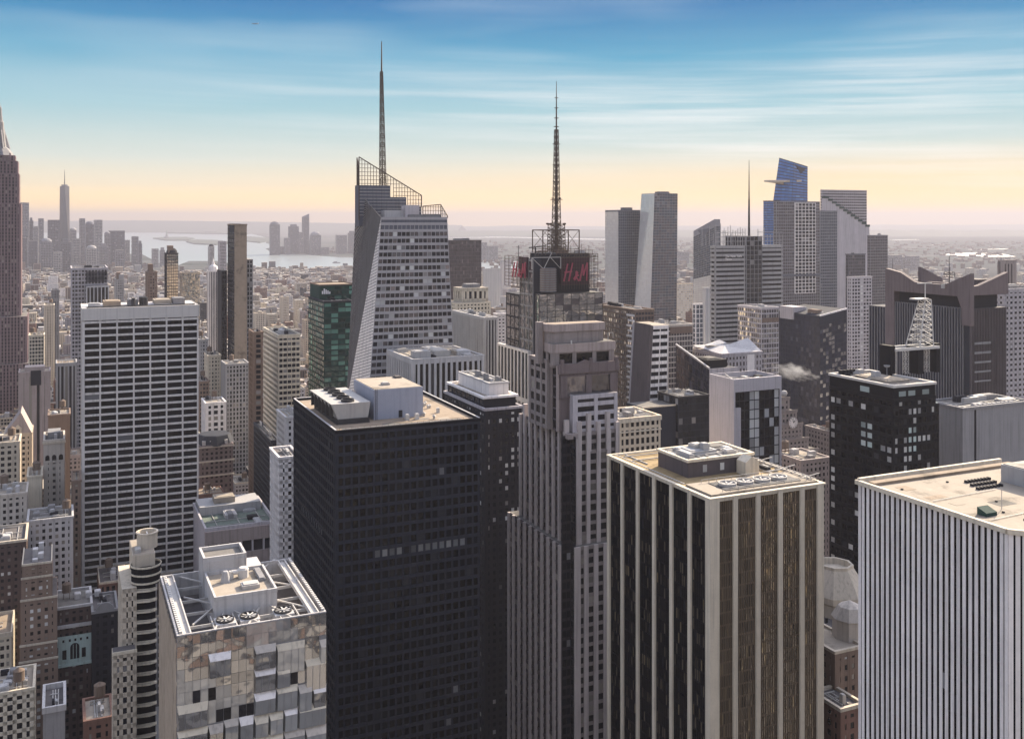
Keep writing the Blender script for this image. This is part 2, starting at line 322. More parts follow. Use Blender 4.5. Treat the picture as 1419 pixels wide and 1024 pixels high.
    def tank(s, x, y, z, r=2.2, h=4.2):
        m = s.one('water_tank', 'wood_tank'); m.lathe(x, y, [(0, z + 3), (r, z + 3), (r, z + 3 + h), (r * 1.06, z + 3 + h), (0, z + 4.3 + h)], 12)
        for dx in (-1, 1):
            for dy in (-1, 1): m.tube((x + dx * r * .65, y + dy * r * .65, z), (x + dx * r * .65, y + dy * r * .65, z + 3.02), .18)
    def finish(s):
        made = {}
        for (name, mat), m in s.parts.items():
            if m.f: made[name] = made[id(m)] = m.build(name, mat, s.root)
        for name, mat, m, up in s.extra:
            if m.f: made[id(m)] = m.build(name, mat, made.get(id(up) if isinstance(up, MB) else up, s.root))
        if s.wins:
            sc_ = []
            for q, g_ in s.wins:
                c = (q[0] + q[2]) * .5; X, Y = s.P(c.x, c.y); u, v = wpx(X, Y, c.z)
                p_ = [s.px(*k_) for k_ in q]; ar = abs((p_[2][0] - p_[0][0]) * (p_[3][1] - p_[1][1]) - (p_[3][0] - p_[1][0]) * (p_[2][1] - p_[0][1])) / 2 * .52
                sc_.append(ar if -5 < u < 1424 and 0 < v < 1030 else 0)
            order = sorted(range(len(sc_)), key=lambda i: -sc_[i]); solo = [i for i in order[:s.cap] if sc_[i] >= s.minpx]; ss = set(solo)
            rest = [i for i in order if i not in ss]
            if 0 < len(rest) <= 3: solo += rest; rest = []
            for i in solo:
                q, g_ = s.wins[i]; m = MB(); m.face(q); m.build('window', g_, s.root)
            if rest:
                ms = sorted({s.wins[i][1] for i in rest}); m = MB()
                for i in rest: m.face(s.wins[i][0], R.random(), ms.index(s.wins[i][1]))
                o = m.build('window', ms, s.root, True)
                if len(rest) > 1: o['kind'] = 'stuff'
        return s

ST = {  # facade rhythms: column pitch, floor pitch, pier width, spandrel height, pier depth, spandrel depth, wall, glass
 'punched': (3.4, 3.7, 1.7, 1.7, .18, .14), 'office': (3.0, 3.9, .9, 1.3, .25, .3), 'band': (7.0, 3.9, .5, 1.6, .2, .35), 'stripe': (2.6, 400, 1.1, 1.0, .5, .2), 'curtain': (3.2, 4.0, .18, .35, .18, .12)}
def skin(B, x0, y0, x1, y1, z0, z1, st='office', wm='lime', gm='glass_office', cm=None, faces='NE', **kw):
    c = list(ST[st]) if isinstance(st, str) else list(st)
    B.core(x0, y0, x1, y1, z0, z1, cm or wm)
    for f in faces:
        P = N_(x0, x1, y0, z0, z1) if f == 'N' else E_(x0, y0, y1, z0, z1) if f == 'E' else W_(x1, y0, y1, z0, z1)
        wd = (x1 - x0) if f == 'N' else (y1 - y0)
        B.facade(P, round(wd / c[0]) or 1, round((z1 - z0) / c[1]) or 1, c[2], c[3], c[4], c[5], wm, gm, ext=(f == 'N'), **kw)
def tower(name, label, cat, cx, ry, Y, pl, pr, st='office', wm='lime', gm='glass_office', deck='deck_tan', cm=None, faces=None, par=1.0, n=4, L=None, W=None, sp=None, fin=True, seed=None, pm=None, tanks=0, **kw):
    B = Bld(name, label, cat, cx, ry, Y, pr=pr, pl=pl, L=L, W=W, sp=sp)
    faces = faces or ('NE' if cx > 80 else 'NW')
    skin(B, 0, 0, B.W, B.L, 0, B.H, st, wm, gm, cm, faces, **kw); B.top(0, 0, B.W, B.L, B.H, deck, par, pm or wm)
    rr = random.Random(seed or int(cx * 7 + ry))
    if n: B.clutter(1.5, 1.5, B.W - 1.5, B.L - 1.5, B.H, n, rr)
    for i in range(tanks): B.tank(rr.uniform(3, max(3.1, B.W - 3)), rr.uniform(3, max(3.1, B.L - 3)), B.H)
    return B.finish() if fin else B
# ------------------------------------------------------------------ foreground towers
# faceted glass tower, bottom left
B = Bld('glass_tower', 'faceted glass tower with jutting bays and an open roof well holding round fans', 'skyscraper', 245, 882, 265, pl=222, pr=452, sp='the faceted glass tower')
W_A, L_A, H_A = B.W, B.L, B.H; rr = random.Random(3)
B.core(0, 0, W_A, L_A, 0, H_A - 7, 'mid_grey'); B.part('roof', 'deck_dark').box(.4, .4, H_A - 7.2, W_A - .4, L_A - .4, H_A - 6.9)
nx, rh = 20, 6.2; cw = W_A / nx; rows = int((H_A - 30) / rh)
B.part('wall', 'mid_grey').box(.02, -.04, 20, W_A - .02, 0, H_A)
sm_ = lambda x, z: .5 + .5 * math.sin(x * .17 + 2.2 * math.sin(z * .09)) * math.cos(z * .13 + 1.3 * math.sin(x * .11))
for j in range(rows):
    z1 = H_A - j * rh; z0 = z1 - rh; i = 0
    while i < nx:
        n_ = min(rr.choice([2, 2, 3, 3, 4]), nx - i); x0, x1 = i * cw, (i + n_) * cw
        if rr.random() < .62 and j > 0:
            d = rr.uniform(.9, 1.7); s_ = .35; sl_ = rr.uniform(1.3, 2.0); zb = z0 + rr.choice([0, 0, -rh * .4]); zt = z1 - rr.choice([0, .6, 1.4]); gb = 'glass_mirror' if sm_(x0, z0) > .6 else 'glass_silver'
            A = [(x0, -.05, zb), (x1, -.05, zb), (x1, -.05, zt), (x0, -.05, zt)]; C = [(x0 + s_, -d * .7, zb), (x1 - s_, -d * .7, zb), (x1 - s_, -d, zt - sl_), (x0 + s_, -d, zt - sl_)]
            m2 = B.one('bay_window', gb); m2.face(C)
            for a in range(4): m2.face([A[a], A[(a + 1) % 4], C[(a + 1) % 4], C[a]])
            m3 = B.one('bay_sill', rr.choice(['cream', 'white_stone', 'lime']), up=m2); m3.slab([(x0, -.07, zt + .04), (x0 + s_, -d - .02, zt - sl_ + .04), (x1 - s_, -d - .02, zt - sl_ + .04), (x1, -.07, zt + .04)], (0, 0, .12))
            m4 = B.one('bay_mullion', 'mid_grey', up=m2)
            for a in range(1, n_): x = x0 + a * cw; m4.slab([(x - .06, -d * .7 - .02, zb), (x + .06, -d * .7 - .02, zb), (x + .06, -d - .02, zt - sl_), (x - .06, -d - .02, zt - sl_)], (0, -.06, 0))
        else:
            for a in range(n_):
                for zz_, zy in ((z0, z0 + rh * .55), (z0 + rh * .55, z1)):
                    xa, xb = x0 + a * cw, x0 + (a + 1) * cw; ti = rr.uniform(-.04, .04)
                    g_ = 'glass_mirror' if sm_(xa, zz_) + (.3 if j < 2 else 0) > .72 else 'glass_dark' if (j > 1 and zz_ == z0 and (a + j) % 3 and sm_(xa, zz_) < .62) else 'glass_silver'
                    B.wins.append(([Vector((xa + .05, -.12 + ti, zz_ + .05)), Vector((xb - .05, -.12 - ti, zz_ + .05)), Vector((xb - .05, -.12 - ti, zy - .05)), Vector((xa + .05, -.12 + ti, zy - .05))], g_))
        i += n_
m = B.part('fin', 'tan'); nf = 26
for i in range(nf):                                     # zigzag ribs of the side wall
    y0 = i * L_A / nf; dz = 5.5
    for j in range(24):
        z1 = H_A - 1.6 - j * dz; z0 = z1 - dz; o0, o1 = (.0, .95) if (j + i) % 2 else (.95, .0)
        m.face([(-.45, y0 + o0 + .85, z0), (-.45, y0 + o0, z0), (-.45, y0 + o1, z1), (-.45, y0 + o1 + .85, z1)])
        m.face([(0, y0 + o0 - .1, z0), (-.45, y0 + o0, z0), (-.45, y0 + o1, z1), (0, y0 + o1 - .1, z1)][::-1])
B.facade(E_(0, 0, L_A, 20, H_A), 26, 28, .2, .3, .1, .08, 'mid_grey', 'glass_brown')
for nm, x0, y0, x1, y1 in (('front', 0, 0, W_A, .5), ('back', 0, L_A - .5, W_A, L_A), ('l', 0, .5, .5, L_A - .5), ('r', W_A - .5, .5, W_A, L_A - .5)):
    B.part('parapet', 'pale_grey').box(x0, y0, H_A - 7.3, x1, y1, H_A + .3)
for x0, x1 in ((1.2, 4.0), (W_A - 4.4, W_A - 1.6)):
    B.part('roof_walkway', 'steel').box(x0, 1, H_A - .6, x1, L_A - 1, H_A - .3)
    for x in (x0 + .3, x1 - .5):
        B.one('rail_track', 'steel_white').box(x, .8, H_A - .3, x + .3, L_A - .8, H_A + .25)
for i in range(30):
    y = 1.2 + i * (L_A - 2) / 30
    for x in (.75, W_A - .95): B.part('parapet_clip', 'steel_white').box(x, y, H_A + .1, x + .8, y + .9, H_A + .75)
st_ = B.part('roof_beam', 'steel')
for y in (7, 17, 27, 38, 49): st_.box(4, y, H_A - 1.5, W_A - 4, y + .35, H_A - .7)
for x in (10, 16, 22, 28, 33): st_.box(x, 1, H_A - 1.2, x + .3, 12, H_A - .5)
for a, b in (((5, 8), (13, 20)), ((5, 30), (13, 20)), ((5, 49), (12, 40)), ((27, 20), (36, 8)), ((27, 36), (36, 27)), ((36, 52), (27, 40)), ((14, 13), (10, 2)), ((27, 13), (31, 2)), ((17, 13), (22, 2)), ((24, 13), (19, 2))):
    st_.tube((a[0], a[1], H_A - .6), (b[0], b[1], H_A - .6), .28)
px0, px1, py0, py1 = 11.5, 29, 13, 46
B.core(px0, py0, px1, py1, H_A - 7, H_A + 3.2, 'pale_grey', 'penthouse')
B.top(px0, py0, px1, py1 - 11, H_A + 3.2, 'deck_pale', 1.0, 'pale_grey', .5, .1)
B.core(px0 - .3, py1 - 11, px1 - 5, py1 + .3, H_A - 7, H_A + 7.2, 'pale_grey', 'plant_room'); B.top(px0, py1 - 10.5, px1 - 5.3, py1, H_A + 7.2, 'deck_grey', 1.2, 'pale_grey', .4, .3)
m = B.one('vent_cone', 'unit_white'); m.lathe(px0 + 5, py0 + 14, [(1.5, H_A + 3.2), (.9, H_A + 6), (.7, H_A + 6.4), (0, H_A + 6.5)], 12)
m = B.one('duct', 'steel_white'); m.lathe(px1 - 7, py0 + 16, [(1.6, H_A + 3.2), (1.6, H_A + 5.6), (1.2, H_A + 6.2), (0, H_A + 6.3)], 14); m.tube((px1 - 7, py0 + 16, H_A + 5), (px1 - 10.5, py0 + 16, H_A + 5), .7, n=8); m.tube((px1 - 10.5, py0 + 16, H_A + 5.5), (px1 - 10.5, py0 + 16, H_A + 3.2), .7, n=8)
B.unit(px1 - 9, py0 + 5, px1 - 4, py0 + 9, H_A + 3.2, 1.1, 'steel'); B.unit(px1 - 3.4, py0 + 10, px1 - 1.4, py0 + 20, H_A + 3.2, .8, 'mid_grey')
for x in (13.5, 20, 29.5):                              # big round fans along the front
    f_ = B.one('fan_housing', 'pale_grey'); f_.box(x - 2.7, 4.2, H_A - 3.4, x + 2.7, 9.8, H_A - .4); 
    f_ = B.one('fan', 'steel_dark'); f_.lathe(x, 7, [(2.5, H_A - .4), (2.5, H_A + .2), (2.25, H_A + .2), (2.25, H_A - .25), (0, H_A - .25)], 20)
    f_ = B.one('fan_blade', 'steel_white', up=f_)
    for a in range(8):
        q = a * math.pi / 4; f_.slab([(x + .3 * math.cos(q), 7 + .3 * math.sin(q), H_A - .1), (x + 2.15 * math.cos(q - .12), 7 + 2.15 * math.sin(q - .12), H_A - .1), (x + 2.15 * math.cos(q + .16), 7 + 2.15 * math.sin(q + .16), H_A + .02)], (0, 0, .08))
    f_.lathe(x, 7, [(.5, H_A - .1), (.5, H_A + .2), (0, H_A + .25)], 10)
B.finish()

# black office tower
B = Bld('office_tower', 'big black office tower with a tan roof carrying a grey plant box', 'skyscraper', 466, 600, 361, pl=408, pr=664, sp='the big black tower')
w_, l_, h_ = B.W, B.L, B.H
skin(B, 0, 0, w_, l_, 0, h_, (w_ / 20, 3.95, .75, 1.25, .42, .5), 'ink', 'glass_black', 'black', 'N', sm='ink', pick=lambda i, j: 'glass_dim' if (j == int(h_ / 3.95) - 12 and 4 < i < 18 and i != 9) else ('glass_dark' if R.random() < .12 else 'glass_black'))
B.facade(E_(0, 0, l_, 0, h_), round(l_ / 2.85), round(h_ / 3.95), .75, 1.25, .42, .5, 'ink', 'glass_black', ext=False, sm='charcoal', pick=lambda i, j: 'glass_dim' if (j == int(h_ / 3.95) - 11 and 4 < i < 18) else 'glass_dark' if R.random() < .15 else 'glass_black')
B.top(0, 0, w_, l_, h_, 'deck_tan', .9, 'black', .5, .55); B.part('coping', 'pale_grey').box(-.3, l_ - .4, h_ + .9, w_ + .3, l_ + .3, h_ + 1.15)
B.part('coping', 'pale_grey').box(-.4, .1, h_ + .9, .25, l_ - .6, h_ + 1.1); B.part('coping', 'pale_grey').box(w_ - .2, .1, h_ + .9, w_ + .4, l_ - .6, h_ + 1.1)
x0, x1 = B.xN(517, 18), B.xN(585, 18)
pb_ = B.one('plant_box', 'unit_blue'); pb_.box(x0, 17, h_, x1, 46, h_ + 11.5); B.one('plant_box_roof', 'deck_pale', up=pb_).box(x0 + .4, 17.4, h_ + 11.5, x1 - .4, 45.6, h_ + 11.7)
B.unit(x0 + 6, 25, x0 + 9, 28, h_ + 11.7, .8, 'steel'); B.unit(x1 - 4, 40, x1 - 1.2, 44, h_ + 11.7, .5, 'deck_dark')
B.one('hatch_door', 'charcoal', up=pb_).box(x0 + 10, 16.88, h_ + .3, x0 + 11.5, 17, h_ + 3)
x2 = B.xN(452, 20); x3 = x0 - 2.2
m = ct_ = B.one('cooling_tower', 'steel'); P0 = [(x2 + 3, h_ + 2), (x3 - 1, h_ + 2), (x3, h_ + 7.8), (x2 + .5, h_ + 7.8)]
m.slab([(x, 14, z) for x, z in P0], (0, 36, 0))
m = B.one('cooling_frame', 'steel_dark'); m.box(x2 + 2.5, 13.5, h_, x3 - .5, 50.5, h_ + 2)
for y in range(6): m.box(x2 + .3, 16 + y * 6, h_ + 2.2, x2 + 1.7, 16.6 + y * 6, h_ + 7.4)
for y in range(5):
    m = B.one('cooling_fan', 'steel_dark', up=ct_); m.lathe((x2 + x3) / 2, 18 + y * 7, [(2.6, h_ + 7.8), (2.5, h_ + 8.8), (2.2, h_ + 8.8), (2.2, h_ + 8.1), (0, h_ + 8.1)], 16)
rr = random.Random(41)
for i in range(9):
    x, y = rr.uniform(3, w_ - 9), rr.uniform(3, 15) if i < 5 else rr.uniform(48, l_ - 6); B.one('roof_patch', rr.choice(['deck_grey', 'deck_pale', 'deck_tan'])).box(x, y, h_ + .03, x + rr.uniform(3, 7), y + rr.uniform(2, 5), h_ + .06 + i * .003)
for y in (3.2, 4.1): B.one('roof_pipe', 'steel').tube((3, y, h_ + .4), (w_ - 6, y, h_ + .4), .12)
for i in range(7): B.one('roof_vent', 'steel').lathe(rr.uniform(w_ * .6, w_ - 4), rr.uniform(8, l_ - 8), [(.5, h_), (.5, h_ + 1.2), (.8, h_ + 1.3), (0, h_ + 1.8)], 8)
m = B.one('railing', 'steel_dark'); m.box(1.4, 1.3, h_ + 1.3, w_ - 1.4, 1.38, h_ + 1.4)
for i in range(24): x = 1.5 + i * (w_ - 3) / 23; m.box(x, 1.3, h_, x + .08, 1.38, h_ + 1.4)
for x in (x0 + .6, x0 + 1.2): B.one('ladder_rail', 'steel_dark').box(x, 16.7, h_, x + .1, 16.85, h_ + 12)
B.unit(w_ - 22, 11, w_ - 20.5, 12.5, h_, 2, 'steel_white'); B.unit(w_ - 26, 11, w_ - 24.5, 12.5, h_, 2, 'steel_white'); B.unit(w_ - 10, 20, w_ - 8.8, 21, h_, 1.8, 'steel_white')
B.finish()

# dark glass tower with pale piers
B = Bld('glass_tower', 'dark glass tower with widely spaced white stone piers and a cluttered tan roof', 'skyscraper', 985, 692, 305, pl=844, pr=1139, sp='the white piered glass tower')
w_, l_, h_ = B.W, B.L, B.H; B.core(0, 0, w_, l_, 0, h_, 'black')
B.facade(N_(0, w_, 0, 0, h_), 5, 1, 1.7, .8, .9, .6, 'cream', None, pick=lambda i, j: None, solo='pier', ew=2.6)
B.facade(E_(0, 0, l_, 0, h_), 6, 1, 1.7, .8, .9, .6, 'cream', None, pick=lambda i, j: None, solo='pier', ext=False)
bw = w_ / 5
for i in range(5): B.facade(N_(i * bw + (2.6 if i == 0 else .85), (i + 1) * bw - .85, 0, 20, h_ - .8), 8, 40, .16, .5, .28, .1, 'bronze', 'glass_gold', 'mullion')  # gold panes paint the reflection of sunlit walls onto this face
bw = l_ / 6
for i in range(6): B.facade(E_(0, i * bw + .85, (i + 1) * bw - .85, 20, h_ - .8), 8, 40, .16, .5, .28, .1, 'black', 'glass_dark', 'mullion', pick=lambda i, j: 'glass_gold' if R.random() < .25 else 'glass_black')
B.part('coping', 'cream').box(-.95, -.95, h_ + .02, w_ + .95, .5, h_ + .5); B.part('coping', 'cream').box(-.95, .5, h_ + .02, .4, l_ + .5, h_ + .497); B.part('coping', 'cream').box(w_ - .4, .5, h_ + .02, w_ + .95, l_ + .5, h_ + .497); B.part('coping', 'cream').box(.4, l_ - .4, h_ + .02, w_ - .4, l_ + .5, h_ + .5)
B.part('roof', 'deck_moss').box(.5, .6, h_ - .1, w_ - .5, l_ - .5, h_ + .05)
B.part('roof_terrace', 'deck_pale').box(1, 1, h_ + .04, w_ - 1, 15, h_ + 1.0)
m = B.part('fan_tray', 'steel_dark'); m.box(8, 3, h_ + 1, w_ - 6, 12.5, h_ + 1.2)
for i in range(4):
    x = 12 + i * (w_ - 22) / 3.2; f_ = B.one('fan', 'steel'); f_.lathe(x, 7.8, [(2.9, h_ + 1.2), (2.9, h_ + 2.1), (2.55, h_ + 2.1), (2.55, h_ + 1.5), (0, h_ + 1.5)], 18)
    f_ = B.one('fan_blade', 'steel_white', up=f_)
    for a in range(6):
        q = a * math.pi / 3 + i; f_.slab([(x, 7.8, h_ + 1.7), (x + 2.4 * math.cos(q), 7.8 + 2.4 * math.sin(q), h_ + 1.7), (x + 2.4 * math.cos(q + .3), 7.8 + 2.4 * math.sin(q + .3), h_ + 1.8)], (0, 0, .1))
for y in (2.2, 13.6): B.part('railing', 'steel').box(6, y, h_ + 2.0, w_ - 4, y + .15, h_ + 2.15)
for x in range(6, int(w_) - 3, 3):
    for y in (2.2, 13.6): B.part('railing', 'steel').box(x, y, h_ + 1, x + .12, y + .12, h_ + 2.1)
for y in (18, w_): pass
B.core(8, 24, w_ - 9, 42, h_, h_ + 5.4, 'purple_brown', 'penthouse'); B.top(8, 24, w_ - 9, 42, h_ + 5.4, 'deck_white', .7, 'cream', .5, .5)
B.unit(13, 30, 24, 38, h_ + 5.4, 1.4, 'unit_white'); B.unit(17, 33, 21, 37, h_ + 7.0, 1.2, 'steel'); B.unit(10, 26, 12, 34, h_ + 5.4, 1.6, 'unit_white'); B.unit(26, 27, 30, 31, h_ + 5.4, 1.2, 'steel'); B.unit(25, 34, 32, 40, h_ + 5.4, .9, 'deck_grey'); B.clutter(9, 25, w_ - 10, 41, h_ + 5.4, 4, random.Random(31)); B.clutter(w_ - 8, 16, w_ - 1.5, l_ - 2, h_, 4, random.Random(32)); B.clutter(2, 44, w_ - 3, l_ - 1, h_, 5, random.Random(33))
for x in (14, 21): B.one('penthouse_window', 'glass_blind', up='penthouse').box(x, 23.9, h_ + 1.4, x + 1.6, 24, h_ + 3.8)
m = B.one('gable_hut', 'cream'); m.slab([(27, 18, h_ + .1), (32.5, 18, h_ + .1), (32.5, 18, h_ + 4.6), (29.7, 18, h_ + 6.4), (27, 18, h_ + 4.6)], (0, 5, 0))
m = B.one('track', 'steel')
for y0 in (w_ - 2.4,): m.box(y0, 2, h_ + 1.2, y0 + .25, l_ - 2, h_ + 1.5); m.box(y0 + 1.4, 2, h_ + 1.2, y0 + 1.65, l_ - 2, h_ + 1.5)
for y in range(4, int(l_) - 2, 4): m.box(w_ - 2.6, y, h_, w_ - .5, y + .2, h_ + 1.25)
for y in range(3, int(l_), 12): m.tube((w_ - 6, y, h_ + 1.8), (w_ + 2.5, y + 1, h_ + 2.4), .16)
B.one('track', 'steel').box(1.2, 16, h_ + .6, 1.5, l_ - 2, h_ + .9)
B.finish()

# pale striped tower at the right edge
B = Bld('office_tower', 'pale tower with close white vertical fins and a flat cream roof at right', 'skyscraper', 1412, 742, 215, pl=1190, W=52, sp='the striped pale tower')
w_, l_, h_ = B.W, B.L, B.H; ch = 2.6
B.part('wall', 'charcoal').prism([(0, ch), (ch, 0), (w_, 0), (w_, l_), (0, l_)], 0, h_ - .4)
B.facade(E_(0, ch, l_, 0, h_), 27, 46, .92, .5, .16, .05, 'white_stone', 'glass_black', solo='fin', ext=False, sm='black', pick=lambda i, j: 'glass_dark' if R.random() < .06 else 'glass_black')
B.facade([(0, ch, 0), (ch, 0, 0), (ch, 0, h_), (0, ch, h_)], 2, 1, .95, .4, .16, .1, 'white_stone', 'glass_black', solo='fin', ext=False)
B.facade(N_(ch, w_, 0, 0, h_), 28, 1, .95, .4, .16, .3, 'white_stone', 'glass_black', solo='fin', ext=False)
B.part('roof', 'deck_pale').prism([(-.2, ch), (ch, -.2), (w_, -.2), (w_, l_), (-.2, l_)], h_ - .4, h_ + .2)
m = B.part('parapet', 'cream'); q = [(-.8, ch - .2), (ch - .2, -.8), (w_, -.8), (w_, .1), (ch + .1, .1), (.1, ch + .1)]
m.prism(q, h_ - .3, h_ + .8); m.box(-.8, ch + .1, h_ - .3, .1, l_ + .6, h_ + .797); m.box(.1, l_ - .3, h_ - .3, w_, l_ + .6, h_ + 1.2)
B.part('roof_gutter', 'deck_dark').box(1, l_ - 2.2, h_ + .2, w_, l_ - 1.6, h_ + .35); B.part('roof_rim', 'deck_tan').box(.9, l_ - 4.6, h_ + .2, w_, l_ - 2.4, h_ + .9)
x0 = B.xN(1387, 33); pb_ = B.one('plant_box', 'unit_white'); pb_.box(x0, 18, h_ + .2, x0 + 22, 33, h_ + 4.6)
B.one('plant_box_roof', 'deck_white', up=pb_).box(x0 + .4, 18.4, h_ + 4.6, x0 + 21, 32.6, h_ + 4.8)
x0 = B.xN(1362, 13); m = B.one('roof_hatch', 'green_dark'); m.prism([(x0, 12), (x0 + 3.4, 12), (x0 + 3.4, 14.6), (x0, 14.6)], h_ + .2, 0, z1f=lambda x, y: h_ + 1.0 + (y - 12) * .35)
for r_ in range(3):
    for c_ in range(8): B.one('roof_vent', 'charcoal').box(B.xN(1352, 30) + c_ * 1.15 + r_ * 1.4, 29 + r_ * 3.0, h_ + .2, B.xN(1352, 30) + c_ * 1.15 + r_ * 1.4 + .6, 30 + r_ * 3.0, h_ + .8)
for i in range(7): B.one('roof_drain', 'deck_dark').box(R.uniform(4, 34), R.uniform(5, 40), h_ + .2, R.uniform(4, 34) * 0 + 0, 0, h_ + .2) if False else None
for i in range(8):
    x, y = R.uniform(4, 32), R.uniform(5, 40); B.one('roof_drain', 'charcoal').lathe(x, y, [(.35, h_ + .2), (.35, h_ + .5), (0, h_ + .55)], 8)
rr = random.Random(43)
for i in range(8):
    x, y = rr.uniform(3, 30), rr.uniform(4, 38); B.one('roof_patch', rr.choice(['deck_tan', 'deck_pale', 'deck_grey'])).box(x, y, h_ + .2, x + rr.uniform(2.5, 6), y + rr.uniform(1.5, 4), h_ + .23 + i * .003)
for y in (9.5, 26): B.one('roof_pipe', 'steel').tube((3, y, h_ + .4), (26, y + 1.5, h_ + .4), .09)
B.one('roof_mast', 'steel').tube((B.xN(1388, 15), 15, h_), (B.xN(1388, 15), 15, h_ + 5), .08)
B.finish()

# white grid slab
B = Bld('office_tower', 'tall white slab gridded with wide dark windows under a blank top band', 'skyscraper', 115, 428, 600, pr=275, L=38, sp='the white grid slab')
w_, l_, h_ = B.W, B.L, B.H; zt = B.z(446)
B.core(0, 0, w_, l_, 0, h_, 'travertine')
nr = round((zt - 30) / 4.36)
B.facade(N_(0, w_, 0, zt - nr * 4.36, zt), 7, nr, .95, 1.25, .7, .55, 'travertine', 'glass_black', pick=lambda i, j: 'glass_dark' if R.random() < .1 else 'glass_black')
B.facade(E_(0, 0, l_, zt - nr * 4.36, zt), 3, nr, 1.2, 1.25, .7, .55, 'travertine', 'glass_black', ext=False)
m = B.part('top_band', 'bare_panel'); m.box(-.72, -.72, zt + .6, w_ + .5, .0, h_ + .2); m.box(-.72, 0, zt + .6, 0, l_, h_ + .197)
for i in range(7): B.part('vent_slot', 'steel_dark').box(i * w_ / 7 + .8, -.6, zt + .08, (i + 1) * w_ / 7 - .8, -.5, zt + .55)
for i in range(8): B.part('panel_joint', 'mid_grey').box(i * w_ / 7 - .05, -.76, zt + .6, i * w_ / 7 + .05, -.73, h_)
B.part('roof', 'deck_tan').box(.2, .2, h_ - .6, w_ - .2, l_ - .2, h_ - .3); m = B.part('parapet', 'bare_panel')
m.box(0, l_ - .6, h_ - 1, w_, l_, h_ + .3); m.box(w_ - .5, 0, h_ - 1, w_, l_ - .6, h_ + .2); m.box(0, 0, h_ - 1, .5, l_ - .6, h_ + .2); m.box(.5, 0, h_ - 1, w_ - .5, .5, h_ + .19)
for x0, x1, y0, y1, hh, mt in ((3, 10, 8, 16, 2.6, 'unit_white'), (12, 22, 14, 30, 3.2, 'deck_tan'), (26, 32, 10, 24, 4.2, 'mid_grey'), (33, 37, 12, 20, 5.4, 'steel_dark'), (42, 52, 16, 32, 3, 'deck_pale'), (53, 60, 12, 26, 4, 'mid_grey')): B.unit(x0, y0, x1, y1, h_ - .4, hh, mt)
for x in (29, 35, 36.5): B.one('exhaust_stack', 'steel_dark').lathe(x, 9, [(1.1, h_), (1.1, h_ + 4.5), (1.4, h_ + 5), (0, h_ + 5.1)], 10)
B.one('roof_pipe', 'steel_dark').box(2, 2, h_ + .1, w_ - 2, 2.5, h_ + .9)
B.finish()

# stone setback tower in the middle
B = Bld('stone_tower', 'rose brown stone setback tower stepping up to a banded crown in the centre', 'skyscraper', 785, 760, 400, pl=706, pr=852, sp='the stone setback tower')
w_, l_, h0 = B.W, B.L, B.H; ST_ = 'deco_stone'
def ftier(x0, y0, x1, y1, z0, z1, nxn, nye, wm=ST_, gm='glass_old', pw=1.3, sh=1.7, pd=.7, fh=3.9, faces='NE', **kw):
    B.core(x0, y0, x1, y1, z0, z1, wm)
    if 'N' in faces: B.facade(N_(x0, x1, y0, z0, z1), nxn, (z1 - z0) / fh, pw, sh, pd, .25, wm, gm, **kw)
    if 'E' in faces: B.facade(E_(x0, y0, y1, z0, z1), nye, (z1 - z0) / fh, pw, sh, pd, .25, wm, gm, ext=False, **kw)
    B.part('roof', 'deck_grey').box(x0 + .1, y0 + .1, z1 - .3, x1 - .1, y1 - .1, z1 + .02)
cut = 4.2                                                # glazed corner notch
B.core(cut, 0, w_, cut, 0, h0, ST_); B.core(0, cut, w_, l_, 0, h0, ST_)
xs = B.xN(800); B.facade(N_(cut, w_, 0, 0, h0), 4, h0 / 3.9, 1.9, 1.5, .8, .25, 'pier_stone', 'glass_old', sm='deco_stone'); B.facade(E_(0, cut, l_, 0, h0), 9, h0 / 3.9, 1.5, 1.6, 1.1, .2, 'pier_stone', 'glass_old', ext=False, sm='purple_brown')
B.part('roof', 'deck_grey').box(cut, .3, h0 - .2, w_ - .2, cut + .2, h0 + .03); B.part('roof', 'deck_grey').box(.3, cut + .2, h0 - .2, w_ - .2, l_ - .2, h0 + .03)
B.facade(N_(0, cut, cut, 0, B.z(607)), 2, B.z(607) / 3.9, .25, 1.2, .2, .12, 'charcoal', 'glass_dark', 'corner_glazing'); B.facade(E_(cut, 0, cut, 0, B.z(607)), 2, B.z(607) / 3.9, .25, 1.2, .2, .12, 'charcoal', 'glass_dark', 'corner_glazing', ext=False)
h1 = B.z(603); i1 = 2.6; xe = B.xN(857, i1) 
xl = B.xN(722, 36); l1 = B.yE(722, i1)
B.core(cut, i1, xe, cut, h0, h1, ST_); B.core(i1, cut, xe, l1, h0, h1, ST_)
B.facade(N_(cut + 2, xe, i1, h0, h1), 4, (h1 - h0) / 3.9, 1.7, 1.5, .9, .2, 'pier_stone', 'glass_old', sm='deco_stone'); B.facade(E_(i1, cut + .5, l1, h0, h1), 8, (h1 - h0) / 3.9, 1.4, 1.5, 1.1, .2, 'pier_stone', 'glass_old', ext=False, sm='purple_brown')
B.part('roof', 'deck_grey').box(i1 + .2, cut, h1 - .2, xe - .1, l1, h1 + .03)
for i in range(5):                                       # piers that run on as free pinnacles
    x = cut + 2 + i * (xe - cut - 3.7) / 4; B.one('pinnacle', 'pier_stone').box(x, i1 - .95, h1 - 8, x + 1.7, i1 + .9, h1 + (4.5, 7.5, 3.8, 7.5, 3)[i])
for i in range(8):
    y = cut + i * (l1 - cut) / 8; B.one('pinnacle', 'pier_stone').box(i1 - .95, y, h1 - 8, i1 + .9, y + 1.5, h1 + (5, 9, 12, 17, 12, 9, 7, 5)[i])
B.one('corner_cap', 'pink_stone').box(cut - 2.6, cut - 2.6, B.z(611), cut + 1.9, cut + .2, B.z(604))
